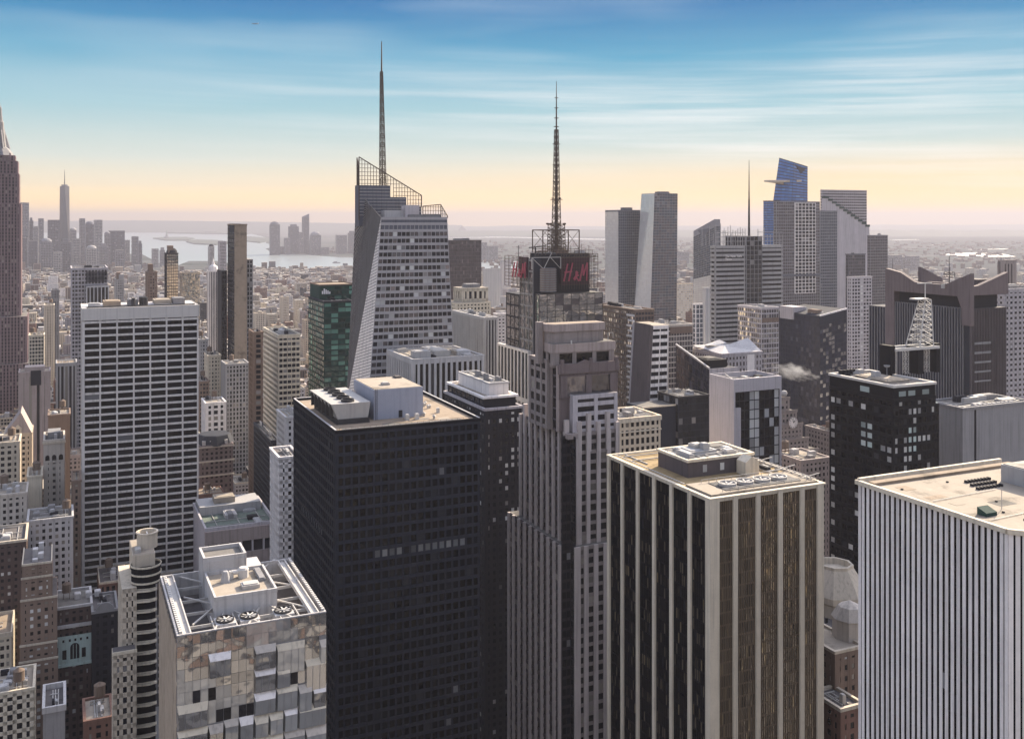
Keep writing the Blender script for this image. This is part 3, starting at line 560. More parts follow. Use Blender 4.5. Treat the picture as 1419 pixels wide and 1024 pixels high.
# small front bay, brown portal block, crown
i2 = 5.0; x2 = B.xN(764, i2); h2 = B.z(507, 5, i2); l2 = B.yE(738, B.xN(775, i2 + 2)); xb0, xb1 = B.xN(795, 3.4), B.xN(855, 3.4); hb = B.z(547, 10, 3.4)
B.core(xb0, 3.4, xb1, 14, h1, hb, 'lilac'); B.facade(N_(xb0, xb1, 3.4, h1 - .5, hb), 2, 4, 1.6, 1.7, .5, .3, 'lilac', 'glass_dark'); B.part('roof', 'deck_dark').box(xb0 + .4, 3.8, hb, xb1 - .2, 14, hb + .05)
xq = B.xN(775, i2 + 2); xr = B.xN(856, i2 + 2)
B.core(xq, i2 + 2, xr, l2, h1, h2, 'brown_stone'); zc = B.z(520, 8, i2 + 2)
B.facade(N_(xq + 1, xr - 1.5, i2 + 2, B.z(550, 8, i2 + 2), zc), 2, 1, 2.6, .5, .6, .3, 'brown_stone', 'glass_dark', ew=2.4, pick=lambda i, j: 'glass_brown'); B.part('cornice', 'brown_stone').box(xq - .6, i2 + 1.2, h2 - 3.4, xr + .3, i2 + 2, h2 + .6)
B.facade(E_(xq, i2 + 2, l2, h1, h2), 4, (h2 - h1) / 3.9, 1.1, .8, .9, .2, 'pink_stone', 'glass_old', ext=False, sm='purple_brown')
for x in (xq + .5, (xq + xr) / 2, xr - 1.6): B.one('pinnacle', 'brown_stone').box(x, i2 + 1.05, h2 - 3, x + 1.4, i2 + 2.2, h2 + 2.4)
m = B.one('pediment', 'brown_stone'); xm = (xq + xr) / 2 - 6; h2 -= .2; m.slab([(xm, i2 + 1.1, h2 + .8), (xm + 8, i2 + 1.1, h2 + .8), (xm + 4, i2 + 1.1, h2 + 2.2)], (0, .8, 0))
B.core(xq - 2.2, 13, xq, l2 - 2, h1, h2 + 2, ST_); B.facade(E_(xq - 2.2, 13, l2 - 2, h1, h2 + 2), 3, (h2 - h1) / 4, 1.5, 1.6, .5, .25, ST_, 'glass_old', ext=False)
y3 = i2 + 4.5; h3 = B.z(476, 5, y3); x30, x31 = B.xN(767, y3), B.xN(850, y3); l3 = B.yE(745, x30)
B.core(x30, y3, x31, l3, h2 - 1, h3, 'deco_stone'); hw = B.z(488, 5, y3); B.facade(N_(x30, x31, y3, h2, hw), 3, 1, 1.8, .6, .6, .3, 'deco_stone', 'glass_black', ew=2.4, pick=lambda i, j: 'glass_black'); B.facade(E_(x30, y3, l3, h2, hw), 3, 1, 1.8, .6, .6, .3, 'deco_stone', 'glass_dark', ext=False)
B.part('cornice', 'pink_stone').box(x30 - .9, y3 - .9, hw, x31 + .6, l3, h3); B.part('roof', 'deck_grey').box(x30 - .6, y3 - .6, h3, x31 + .4, l3 - .3, h3 + .06)
y4 = y3 + 2; h4 = B.z(449, 5, y4); x40, x41 = B.xN(762, y4), B.xN(836, y4); l4 = B.yE(752, x40); c4 = 2.5; hm = h3 + (h4 - h3) * .6
pl_ = [(x40 + c4, y4), (x41, y4), (x41, l4), (x40, l4), (x40, y4 + c4)]
B.part('crown', 'deco_stone').prism(pl_, h3, hm); pl2 = [(x40 + c4 - .5, y4 - .6), (x41 + .5, y4 - .6), (x41 + .5, l4 + .5), (x40 - .6, l4 + .5), (x40 - .6, y4 + c4 - .4)]
B.part('crown_band', 'pink_stone').prism(pl2, hm, h4); B.part('roof', 'deck_tan').prism([(x40 + c4 + .3, y4 + .4), (x41 - .4, y4 + .4), (x41 - .4, l4 - .4), (x40 + .4, l4 - .4), (x40 + .4, y4 + c4 + .2)], h4, h4 + .05)
for i in range(9): B.part('panel_joint', 'mid_grey').box(x40 + 4 + i * 2.7, y4 - .66, hm + .2, x40 + 4.12 + i * 2.7, y4 - .62, h4 - .2)
B.core(x40 - 3, y4 + 5, x40 - .7, l4 + 1, h2, h4 + .6, 'deco_stone'); B.one('wall_lamp', 'steel_white').box(xq + 6, y3 - 1.4, h3 - .2, xq + 6.5, y3 - 1, h3 + 1.3)
m = B.one('access_rig', 'steel'); m.tube((x31 - 2, y3 + 1, h3), (x31 - 2, y3 + 1, h3 + 3.4), .15); m.tube((x31 - 2, y3 + 1, h3 + 3.4), (x31 + .4, y3 + 1, h3 + 3.4), .15); m.tube((x31 + .4, y3 + 1, h3 + 3.4), (x31 + .4, y3 + 1, h3 + 1), .15)
B.finish()
# ------------------------------------------------------------------ second row
def T(*a, **k): return tower(*a, **k)
# dark brick tower with pale penthouse
B = T('office_tower', 'dark masonry tower behind the big black tower with a pale stepped penthouse', 'skyscraper', 672, 569, 480, 616, 723, 'punched', 'charcoal', 'glass_office', 'deck_grey', n=0, fin=False, pm='lilac', sp='the dark tower with pale penthouse', pick=lambda i, j: 'glass_blind' if (R.random() < .2 and j > 30) else 'glass_office')
w_, l_, h_ = B.W, B.L, B.H; B.core(1.5, 5, w_ - 1, l_ - 2, h_, h_ + 5, 'charcoal', 'penthouse'); B.facade(E_(1.5, 5, l_ - 2, h_, h_ + 5), 8, 1, .8, 1, .3, .3, 'slate', 'glass_office'); B.top(1.2, 4.6, w_ - .7, l_ - 2, h_ + 5, 'deck_pale', .9, 'white_stone', .7, .7)
B.core(6, 9, w_ - 3, l_ - 5, h_ + 5, h_ + 11, 'white_stone', 'plant_box'); B.top(6, 9, w_ - 3, l_ - 5, h_ + 11, 'deck_white', .6, 'pale_grey', .5, .3); B.clutter(7, 10, w_ - 4, l_ - 6, h_ + 11, 5, random.Random(4)); B.finish()
# black residential tower with scattered light windows
bl = lambda i, j: ('glass_mint' if (i in (5, 6) and (nfl - j) % 7 in (4, 5, 6) and j < nfl - 2) else 'glass_blind' if i == 0 and j % 2 or R.random() < .16 else 'glass_black')
nfl = 45
bn = lambda i, j: ('glass_mint' if (i in (3, 4) and (nfl - j) % 8 in (4, 5, 6)) else 'glass_blind' if R.random() < .3 else 'glass_black')
B = Bld('apartment_tower', 'black apartment tower with scattered pale windows and a steel lattice mast on its roof', 'skyscraper', 1238, 537, 430, pl=1150, pr=1296, sp='the black tower with the lattice mast')
w_, l_, h_ = B.W, B.L, B.H; B.core(0, 0, w_, l_, 0, h_, 'black')
nf = round((h_ - 5) / 4.1)
B.facade(E_(0, 0, l_, 0, h_ - 5), 10, nf, .9, 1.6, .3, .35, 'black', 'glass_black', ext=False, pick=bl); B.facade(N_(0, w_, 0, 0, h_ - 5), 9, nf, .8, 1.6, .3, .35, 'black', 'glass_black', pick=bn)
for i in (1, 3, 6): B.one('top_window', 'glass_mint').box(i * w_ / 9 + .4, -.12, h_ - 4.2, (i + 1.6) * w_ / 9, -.02, h_ - 2)
B.one('top_window', 'glass_mint').box(-.12, l_ * .36, h_ - 4.4, -.02, l_ * .5, h_ - 2)
B.top(0, 0, w_, l_, h_, 'deck_dark', .9, 'bare_panel', .9, .5); B.unit(6, 9, 19, 30, h_, 1.0, 'deck_pale'); B.clutter(2, 16, w_ - 4, l_ - 2, h_, 5, random.Random(12))
for i in range(6): B.one('exhaust_stack', 'charcoal').box(2 + i * 2.2, l_ - 5, h_, 3.4 + i * 2.2, l_ - 3.4, h_ + 2.6)
m = B.one('satellite_dish', 'unit_white'); xd = B.xN(1229, 24); m.tube((xd, 24, h_), (xd, 24, h_ + 4.2), .15); m.lathe(xd, 24, [(0, h_ + 4), (1.3, h_ + 4.6), (1.5, h_ + 5.2)], 12)
# side wing
wx = w_; B.core(wx + .02, 5, wx + 7.5, l_ - 3, 0, h_ - 10, 'black', 'wing'); B.facade(N_(wx + .3, wx + 7.5, 5, 0, h_ - 10), 3, round((h_ - 10) / 4.1), .5, 1.5, .25, .3, 'black', 'glass_black', 'wing', pick=lambda i, j: 'glass_mint' if (i < 2 and j > 34) or i == 0 else 'glass_black')
B.part('wing_roof', 'glass_mint').box(wx + .2, 5.1, h_ - 10, wx + 7.3, 12, h_ - 9.6)
# lattice mast with its black-legged frame
yb = 24; x0, x1 = B.xN(1240, yb), B.xN(1299, yb); zf = B.z(487, 5, yb)
B.one('mast_leg', 'black').box(x0 - 2.4, yb, h_, x0 + .2, yb + 7, zf + 1.5); B.one('mast_leg', 'black').box((x0 + x1) / 2, yb - 1, h_, (x0 + x1) / 2 + 3.6, yb + 6, zf); B.one('mast_leg', 'black').box(x1 - .6, yb, h_, x1 + 2, yb + 7, zf + 1.2)
m = B.one('mast_platform', 'steel_white'); m.box(x0 - .3, yb - 1.2, zf - 1, x1 + .3, yb - .2, zf + .3); m.box(x0 + .3, yb + 7.05, zf - 1, x1 - .3, yb + 8, zf + .3); m.box(x0 + .21, yb - .2, zf - .9, x0 + .9, yb + 7.05, zf + .28)
m = B.one('mast_lattice', 'steel_white')
def lattice(m, c0, c1, s0, s1, z0, z1, n, r):
    q = lambda f: [(c0[0] + (c1[0] - c0[0]) * f + dx * (s0 + (s1 - s0) * f), c0[1] + (c1[1] - c0[1]) * f + dy * (s0 + (s1 - s0) * f), z0 + (z1 - z0) * f) for dx, dy in ((-1, -1), (1, -1), (1, 1), (-1, 1))]
    for j in range(n):
        a, b = q(j / n), q((j + 1) / n)
        for i in range(4):
            m.tube(a[i], b[i], r); m.tube(b[i], b[(i + 1) % 4], r * .7); m.tube(a[i], b[(i + 1) % 4], r * .6)
            if j % 2: m.tube(a[(i + 1) % 4], b[i], r * .6)
xa = (B.xN(1261, yb + 3), yb + 3.5); lattice(m, ((xa[0] + B.xN(1290, yb + 3)) / 2, yb + 3.5), (B.xN(1283, yb + 3), yb + 3.5), 4.3, 1.9, zf + .3, B.z(420, 5, yb), 9, .26)
m.box(B.xN(1274, yb), yb + 1, B.z(420, 5, yb), B.xN(1290, yb), yb + 6, B.z(418, 5, yb)); m.tube((B.xN(1289, yb), yb + 3, B.z(420, 5, yb)), (B.xN(1289, yb), yb + 3, B.z(396, 5, yb)), .25); m.tube((B.xN(1278, yb), yb + 3, B.z(396.5, 5, yb)), (B.xN(1298, yb), yb + 3, B.z(396.5, 5, yb)), .3)
for xx in (B.xN(1245, yb), B.xN(1262, yb), B.xN(1281, yb), B.xN(1291, yb)):
    m2 = B.one('mast_strut', 'steel_white'); lattice(m2, (xx, yb + 3), (xx, yb + 3), .9, .9, h_, zf - 1, 5, .14)
B.finish()
# crown tower
B = Bld('office_tower', 'broad brown stone topped tower with four upturned shark fin corners', 'skyscraper', 1345, 424, 560, pl=1231, pr=1393, sp='the shark fin crowned tower')
w_, l_ = B.W, B.L; hr = B.z(428); hb = B.z(397); B.core(0, 0, w_, l_, 0, hr, 'slate')
B.facade(E_(0, 4.5, l_ - 6, 0, hr), 26, 1, .42, .4, .8, .2, 'mid_grey', 'glass_navyrib', 'rib', ext=False, pick=lambda i, j: 'glass_navyrib')
B.facade(N_(0, w_, 0, 0, hr), 22, 1, .5, .4, .8, .2, 'purple_brown', 'glass_brown', 'rib')
for k_ in range(5): B.part('louvre_band', 'mid_grey').box(2, -.95, B.z(478 + k_ * 13), w_ * .55, -.82, B.z(478 + k_ * 13) + 1.4 - k_ * .12)
B.part('pylon', 'brown_stone').box(-1.5, l_ - 6, 0, 4, l_ + 1, hb); B.core(-.6, l_ + 1.02, w_ - 4, l_ + 15, 0, B.z(424, 0, l_ + 8), 'slate', 'wing')
B.facade(E_(-.6, l_ + 1.1, l_ + 15, 0, B.z(424, 0, l_ + 8)), 6, 1, .5, .4, .6, .2, 'mid_grey', 'glass_navyrib', 'rib', ext=False)
B.core(w_ + .02, 6, w_ + 6, l_ - 6, 0, B.z(430), 'slate', 'wing'); B.facade(N_(w_ + .6, w_ + 6, 6, 0, B.z(430)), 3, 1, .6, .4, .6, .2, 'charcoal', 'glass_navyrib', 'rib')
B.core(3, 3, w_ - 3, l_ - 3, hr, hb - 4, 'charcoal', 'recess')
zs, zb = B.z(432), B.z(412); xi = -1.4
m = B.part('stone_band', 'brown_stone')                # side band with its sagging top edge
zf0, zf1 = B.z(379), B.z(372, 0, l_)
prof = [(-1.2, zb - 5), (-1.2, zf0), (17, hb), (l_ * .55, hb), (l_ * .64, hb + .3), (l_ * .82, hb + 5.5), (l_ + 1, zf1), (l_ + 1, zs), (l_ - 6, zs), (l_ - 6, zb), (8, zb), (5, zs + 1), (5, zs - 8), (-1.2, zs - 8)]
m.slab([(xi, y, z) for y, z in prof], (2.8, 0, 0))
zn = B.z(377, w_); x8 = w_ + 1
pn = [(1.45, zs - 1), (1.45, zs + 6), (1.45, hb), (w_ * .18, hb + .4), (x8, zn), (x8, zs + 5), (w_ - 1, zs + 5), (w_ - 1, zs + 2), (w_ - 2, zs + 2), (w_ - 2, zb + 4), (6, zb + 4), (6, zs - 1)]
pn = [(1.45, zb + 1), (1.45, hb), (w_ * .2, hb + .4), (x8, zn), (x8, zb + 1)]
m.slab([(x, -1.2, z) for x, z in pn], (0, 2.8, 0))
m.box(w_ - 1.8, 6, hb - 8, w_ + 1, l_ - 4, hb - 1)
m = B.one('stone_fin', 'brown_stone'); m.slab([(B.xN(1274, l_), l_ - 1.4, hb - 4), (B.xN(1304, l_), l_ - 1.4, hb - 4), (B.xN(1304, l_), l_ - 1.4, hb + .3), (B.xN(1274, l_), l_ - 1.4, B.z(371, 4, l_))], (0, 2.4, 0))
B.part('roof', 'deck_dark').box(1.5, 1.7, hb - 5, w_ - 2, l_ - 1.5, hb - 4.4); B.core(w_ * .55, 8, w_ * .9, 22, hb - 5, hb + 3, 'purple_brown', 'plant_box')
m = B.one('antenna', 'steel_dark'); xa, ya = w_ * .5, l_ * .55; xa = B.xN(1315.5, ya); m.tube((xa, ya, hb - 5), (xa, ya, B.z(355, xa, ya)), .3, .15); lattice(m, (xa, ya), (xa, ya), 2.0, 2.0, B.z(384, xa, ya), B.z(377, xa, ya), 2, .14)
m = B.one('antenna', 'steel_dark'); m.tube((2.5, l_ - 1, hb), (2.5, l_ - 1, B.z(358, 2.5, l_)), .16, .1); m.tube((B.xN(1286, l_), l_ - 2, hb), (B.xN(1286, l_), l_ - 2, hb), .1) if False else None
m = B.one('window_crane', 'steel'); m.tube((w_ * .2, 12, hb - 4), (w_ * .2, 12, hb + 1), .3); m.tube((-3, 16, hb + .6), (w_ * .35, 12, hb + 1.2), .35); m.box(-4, 15, hb - 2, -3, 17, hb + .4)
B.finish()
# stucco slab building at right
B = T('office_building', 'plain brown grey stucco block with a dark vertical slot below the shark fin tower', 'building', 1334, 568, 470, 1329, 1470, (60, 300, .5, .5, .1, .1), 'stucco', 'stucco', 'deck_grey', n=6, L=22, W=46, sp='the plain stucco block', pick=lambda i, j: None, fin=False)
x0 = B.xN(1350); B.one('dark_slot', 'black').box(x0, -.14, 20, x0 + 1.2, -.11, B.H - .6)
for i in range(9): B.one('roof_vent', 'pale_grey').box(x0 + 2 + i * 3, 1, B.H, x0 + 3.6 + i * 3, 2.4, B.H + 1.5)
B.finish()
# white walled tower with recessed dark glass
B = Bld('office_tower', 'pale windowless walled tower framing a deep dark glass front, open tray roof', 'skyscraper', 1017, 526, 520, pl=983, pr=1083, sp='the pale walled tower')
w_, l_, h_ = B.W, B.L, B.H; B.core(0, 1.2, w_, l_, 0, h_ - 3, 'lilac'); B.core(0, 0, w_, 1.2, B.z(544), h_, 'lilac'); B.core(0, 0, .9, 1.2, 0, B.z(544), 'lilac'); B.core(w_ - .9, 0, w_, 1.2, 0, B.z(544), 'lilac')
B.core(.9, 0, 4.5, 1.2, 0, B.z(566), 'lilac')
B.facade(N_(.9, w_ - .9, 1.1, 0, B.z(544)), 9, 34, .22, .5, .25, .15, 'charcoal', 'glass_dark', 'mullion', pick=lambda i, j: 'glass_blind' if (i in (3, 4) and 22 < j) or (i == 8 and R.random() < .5) else 'glass_pale' if R.random() < .1 else 'glass_black')
m = B.part('parapet', 'lilac'); m.box(0, l_ - .6, h_ - 3, w_, l_, h_); m.box(0, 1.2, h_ - 3, .6, l_ - .6, h_); m.box(w_ - .6, 1.2, h_ - 3, w_, l_ - .6, h_)
B.part('roof', 'deck_dark').box(.6, 1.2, h_ - 3, w_ - .6, l_ - .6, h_ - 2.9)
for i in range(6): B.unit(2 + i * 4.4, 4 + (i % 2) * 6, 5 + i * 4.4, 9 + (i % 2) * 6, h_ - 2.9, 1.6, ('steel', 'pale_grey', 'charcoal')[i % 3])
m = B.one('roof_beam', 'steel'); m.tube((1, 2, h_ - .5), (9, l_ - 2, h_ - .5), .25); m.tube((9, 2, h_ - .5), (2, l_ - 2, h_ - .5), .25); B.finish()
# dark box beside it
B = T('office_tower', 'dark blue boxy tower with an open rimmed roof left of the pale walled tower', 'skyscraper', 940, 552, 600, 912, 982, 'curtain', 'navy', 'glass_black', 'deck_grey', n=5, fin=False, pm='charcoal', sp='the dark blue box', pick=lambda i, j: 'glass_dark' if R.random() < .8 else 'glass_office')
B.core(-24, 2, -.5, B.L - 2, 0, B.z(562), 'navy', 'wing'); B.part('wing_roof', 'deck_grey').box(-23.5, 2.4, B.z(562), -1, B.L - 2.4, B.z(562) + .1); B.part('wing_roof', 'cream').box(-24.2, 1.8, B.z(562) - .3, -.4, 2.3, B.z(562) + .6)
m = B.one('zigzag_screen', 'cream')
for i in range(5): m.slab([(3 + i * 4, B.L - 3, B.H), (7 + i * 4, B.L - 3, B.H), (5 + i * 4, B.L - 3, B.H + 1.8)], (0, .4, 0))
B.finish()
# tan low building
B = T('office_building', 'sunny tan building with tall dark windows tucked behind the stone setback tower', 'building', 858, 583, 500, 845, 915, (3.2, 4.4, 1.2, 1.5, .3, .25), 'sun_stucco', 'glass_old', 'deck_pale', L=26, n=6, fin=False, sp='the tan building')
B.part('cornice', 'cream').box(-.7, -.7, B.H - 1.4, B.W + .5, -.3, B.H + .4); B.part('cornice', 'cream').box(-.4, -.7, B.H - 6.4, B.W + .3, -.32, B.H - 5.7)
m = B.one('roof_disc', 'unit_white'); m.slab([(4 + 3.2 * math.cos(q / 12 * math.pi), 22, B.H + 3.2 * math.sin(q / 12 * math.pi)) for q in range(13)], (0, .8, 0)); B.finish()
# green glass tower with back block
B = T('glass_tower', 'dark green glass tower with a raised rear block beside the crystal tower', 'skyscraper', 449, 419, 740, 417, 488, (6, 4.0, .25, 1.1, .2, .3), 'green_dark', 'glass_green', 'deck_dark', L=50, n=3, fin=False, pm='slate', sp='the green glass tower', pick=lambda i, j: 'glass_green')
xk = B.xN(443, 18); hk = B.z(396, 0, 18); B.core(xk, 18, B.W + 8, B.L, B.H, hk, 'green_dark', 'rear_block'); B.facade(N_(xk, B.W + 8, 18, B.H, hk), 5, 3, .25, 1.1, .2, .3, 'green_dark', 'glass_green', 'rear_block'); B.top(xk, 18, B.W + 8, B.L, hk, 'deck_tan', .8, 'brown', .5, .3)
m = B.one('logo', 'sign_white')
for i, hh in enumerate((2.4, 4.2, 3.3, 2.6, 1.8)): m.box(xk + 1.6 + i * 1.4, 17.6, hk - 6.5, xk + 2.6 + i * 1.4, 17.75, hk - 6.5 + hh)
B.finish()
T('office_tower', 'cream ribbon windowed tower standing left of the green glass tower', 'skyscraper', 386, 466, 720, 362, 416, (3.0, 3.9, .5, 1.7, .25, .35), 'cream', 'glass_office', 'deck_grey', L=58, n=6, sp='the cream ribbon tower')
T('apartment_tower', 'narrow dark brown tower with pale corner pier beside the cream ribbon tower', 'skyscraper', 352, 462, 700, 343, 364, (5, 3.6, 1.4, 1.2, .5, .2), 'brown', 'glass_office', 'deck_dark', L=20, n=2, sp='the narrow brown tower')
T('office_building', 'dark low block at the foot of the cream ribbon tower', 'building', 376, 612, 640, 352, 386, 'office', 'slate', 'glass_black', 'deck_grey', n=4)
T('apartment_building', 'slim white building with small square windows against the big black tower', 'building', 387, 636, 500, 381, 416, (3.2, 3.9, 1.8, 2.0, .2, .2), 'white_stone', 'glass_office', 'deck_dark', n=3, L=24)
T('office_building', 'pale grey stepped building rising behind the slim white one', 'building', 396, 580, 570, 387, 424, 'punched', 'pale_grey', 'glass_office', 'deck_pale', n=3, L=26)
# tall thin slab
B = T('apartment_tower', 'very slim black tower with a blank pale end wall', 'skyscraper', 325, 312, 960, 313, 342, (60, 300, .3, .4, .1, .1), 'deck_tan', 'glass_black', 'deck_dark', n=0, fin=False, faces='N', pick=lambda i, j: None, L=42, sp='the slim black slab')
B.facade(E_(0, 0, B.L, 0, B.H), 9, 58, .5, .9, .25, .3, 'charcoal', 'glass_black', 'side_wall', ext=False); B.core(B.W + .1, 4, B.W + 6.5, 40, 0, B.z(360), 'mid_grey', 'wing'); B.facade(N_(B.W + .2, B.W + 6.5, 4, 0, B.z(360)), 2, 50, 1, 1.2, .3, .2, 'mid_grey', 'glass_office', 'wing')
B.core(-5.5, 46, -.3, 78, 0, B.z(375, 0, 46), 'charcoal', 'rear_wing'); B.facade(N_(-5.5, -.3, 46, 0, B.z(375, 0, 46)), 2, 46, .6, 1, .2, .2, 'charcoal', 'glass_black', 'rear_wing'); B.part('penthouse', 'slate').box(-.3, 2, B.H - 7, B.W * .5, 30, B.H + 1.2); B.finish()
# white pier block
B = T('office_building', 'broad low block with stout white piers and dark slots before the crystal tower', 'building', 572, 500, 580, 537, 670, (3.5, 300, 1.5, 2.2, .7, .5), 'pale_grey', 'glass_black', 'deck_pale', n=9, fin=False, pm='pale_grey', sp='the white pier block')
B.part('belt', 'pale_grey').box(-.72, -.72, B.H - 28, B.W + .6, -.1, B.H - 26); B.part('belt', 'pale_grey').box(-.72, -.1, B.H - 28, -.1, B.L, B.H - 26); B.unit(4, 8, 14, 16, B.H, 4, 'unit_white'); B.unit(17, 10, 27, 24, B.H, 3.4, 'steel'); B.unit(31, 12, 41, 22, B.H, 2.6, 'deck_pale'); B.finish()
T('office_tower', 'grey tower of fine vertical stone stripes right of the crystal tower', 'skyscraper', 672, 441, 770, 627, 689, (2.5, 300, 1.2, 1.6, .5, .4), 'pale_grey', 'glass_office', 'deck_white', n=3, par=.6, sp='the finely striped tower')
B = Bld('stone_tower', 'cream art deco tower with stepped crown behind the finely striped tower', 'skyscraper', 632, 420, 900, pr=680, L=30, sp='the cream deco tower')
skin(B, 0, 0, B.W, 30, 0, B.H, 'punched', 'cream', 'glass_old'); a = B.xN(641, 4); b = B.xN(676, 4); h1 = B.z(400, 0, 4)
skin(B, a, 4, b, 26, B.H, h1, (5, 300, 2.4, 3, .5, .5), 'cream', 'glass_old'); B.part('roof', 'deck_pale').box(.2, .2, B.H, B.W, 30, B.H + .1); B.part('roof', 'deck_pale').box(a + .2, 4.2, h1, b, 26, h1 + .1); B.core(a + 6, 8, b - 6, 20, h1, h1 + 3.4, 'mid_grey', 'plant_box'); B.finish()
B = T('office_tower', 'plain dark brown slab tower just right of the crystal tower', 'skyscraper', 618, 334, 1050, 612, 667, (1.6, 4, .3, .5, .15, .1), 'purple_brown', 'glass_brown', 'deck_dark', n=2, L=30, par=.6, sp='the plain brown slab'); 
T('apartment_tower', 'white gridded apartment tower low between deco and stone sided towers', 'skyscraper', 689, 436, 1150, 684, 701, (5, 4, 2, 2.2, .3, .3), 'white_stone', 'glass_office', 'deck_pale', n=0, L=20)

# ------------------------------------------------------------------ crystal tower with lattice crown and spire
B = Bld('glass_tower', 'faceted crystal glass tower with sloping lattice crown and tall spire', 'skyscraper', 528, 301, 640, pr=619.5, L=44, sp='the crystal tower')
zT = B.H; yb = 40; zl = B.z(560, 0, 0)
T_ = Vector((0, 0, zT)); xr0 = B.W; TRv = Vector((xr0, 0, zT)); Bn = Vector((B.xN(511, -2.5), -2.5, B.z(548, 0, -2.5))); Br = Vector((B.xN(631, -2.5), -2.5, Bn.z))
xBe = B.xN(480.5, yb); Be = Vector((xBe, yb, B.z(556, xBe, yb)))
B.facade([Bn, Br, TRv, T_], 16, (zT - Bn.z) / 4.25, .45, 1.75, .2, .3, 'crystal_band', 'glass_office', pick=lambda i, j: R.choice(['glass_brown', 'glass_office', 'glass_office', 'glass_dark']) if R.random() > .06 else 'glass_blind', ext=False)
m = B.part('side_wall', 'pale_grey')
for P in ([Br, Br + Vector((0, 44, 0)), TRv + Vector((0, 34, 0)), TRv], [Bn + Vector((0, 0, -140)), Br + Vector((0, 0, -140)), Br, Bn], [Be + Vector((0, 0, -140)), Bn + Vector((0, 0, -140)), Bn, Be]): m.face(P)
# bright triangular facet with fine floor lines
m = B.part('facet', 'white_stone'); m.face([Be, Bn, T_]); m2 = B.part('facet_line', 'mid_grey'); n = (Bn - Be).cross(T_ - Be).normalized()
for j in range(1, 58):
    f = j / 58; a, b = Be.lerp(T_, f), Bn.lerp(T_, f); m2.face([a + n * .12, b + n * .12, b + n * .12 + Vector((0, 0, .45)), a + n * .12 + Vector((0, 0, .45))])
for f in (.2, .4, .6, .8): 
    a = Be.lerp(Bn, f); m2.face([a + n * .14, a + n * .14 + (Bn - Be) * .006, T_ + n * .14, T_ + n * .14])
xA = B.xN(494.7, yb); zA = B.z(219, xA, yb); zS = B.z(257, xA, yb); xE = B.xN(584, 30); zE = B.z(271, xE, 30)
A0 = Vector((xA, yb, zS)); yR = 30; xA2 = B.xN(497.5, yR)
B.facade([Be, T_ + Vector((0, .01, 0)), Vector((0, yR - 6, zT + 8)), A0], 6, 44, .3, 1.0, .15, .3, 'mid_grey', 'glass_brown', 'rear_wall', ext=False)
zst = [(xA2, B.z(257, 0, yR)), (B.xN(541, yR), B.z(257, 0, yR)), (B.xN(541, yR), B.z(273, 0, yR)), (B.xN(563, yR), B.z(273, 0, yR)), (B.xN(563, yR), B.z(286, 0, yR)), (xE, B.z(286, 0, yR)), (xE, zT - 6), (xA2, zT - 6)]
B.part('upper_block', 'far_dark').slab([(x, yR, z) for x, z in zst[::-1]], (0, 10, 0))
for j in range(9):
    z = B.z(262 + j * 4.6, 0, yR); xx = B.xN(540 if j < 3 else 562 if j < 5 else 583, yR); B.part('floor_line', 'grey').box(xA2 + .2, yR - .25, z, xx, yR - .02, z + .5)
def screen(name, f_lo, f_hi, p0, p1, n, nz, r):         # open lattice between two edges
    m = B.one(name, 'mast_brown'); p0, p1 = Vector(p0), Vector(p1)
    for i in range(n + 1):
        f = i / n; q = p0.lerp(p1, f); m.tube((q.x, q.y, f_lo(f)), (q.x, q.y, f_hi(f)), r)
    zs_ = [min(f_lo(i / n) for i in range(n + 1)) + k_ * nz for k_ in range(40)]
    for z in zs_:
        run = [i / n for i in range(n + 1) if f_lo(i / n) - .1 <= z <= f_hi(i / n)]
        if len(run) > 1: a, b = p0.lerp(p1, run[0]), p0.lerp(p1, run[-1]); m.tube((a.x, a.y, z), (b.x, b.y, z), r * .9)
    m.tube((p0.x, p0.y, f_hi(0)), (p1.x, p1.y, f_hi(1)), r * 1.9); m.tube((p0.x, p0.y, f_lo(0)), (p0.x, p0.y, f_hi(0)), r * 1.9); m.tube((p1.x, p1.y, f_lo(1)), (p1.x, p1.y, f_hi(1)), r * 1.9)
zlow = lambda f: B.z(257, 0, yR) if f < .52 else B.z(273, 0, yR) if f < .77 else B.z(287, 0, yR)
screen('crown_lattice', zlow, lambda f: zA + (zE - zA) * f, (xA2, yR, 0), (xE, yR, 0), 22, 2.6, .22)
screen('crown_lattice', lambda f: zT - 2, lambda f: zS + (zA - zS) * 1.0 - (1 - f) * 0 - f * 6, (xA, yb, 0), (xA2, yR, 0), 5, 2.6, .22)
xq0, xq1, xq2 = B.xN(586, 6), B.xN(611, 6), B.xN(620, 1)
screen('crown_lattice', lambda f: zT - .5, lambda f: B.z(285.5, 0, 6) + f * (B.z(283, 0, 6) - B.z(285.5, 0, 6)), (xq0, 6, 0), (xq1, 6, 0), 7, 2.4, .2); screen('crown_lattice', lambda f: zT - .5, lambda f: B.z(283, 0, 6) * (1 - f) + (zT + 1) * f, (xq1, 6, 0), (xq2, 1, 0), 4, 2.4, .2)
B.part('roof', 'deck_grey').box(.3, .3, zT - .6, xr0 - .3, yR, zT - .1); B.unit(B.xN(533, 12), 12, B.xN(561, 12), 20, zT - .1, 4.4, 'pale_grey'); B.unit(B.xN(561.5, 10), 10, B.xN(581, 10), 18, zT - .1, 7.6, 'lilac'); B.unit(B.xN(566, 3), 2, B.xN(610, 3), 5, zT - .1, 1.6, 'mid_grey')
B.part('belt', 'far_dark').box(.2, -.3, zT - 8, xr0 - .1, -.05, zT - .3)
m = B.one('spire', 'mast_brown'); ys = 34; xs = B.xN(530.5, ys); z0, z1, z2 = B.z(243, xs, ys), B.z(100, xs, ys), B.z(58, xs, ys)
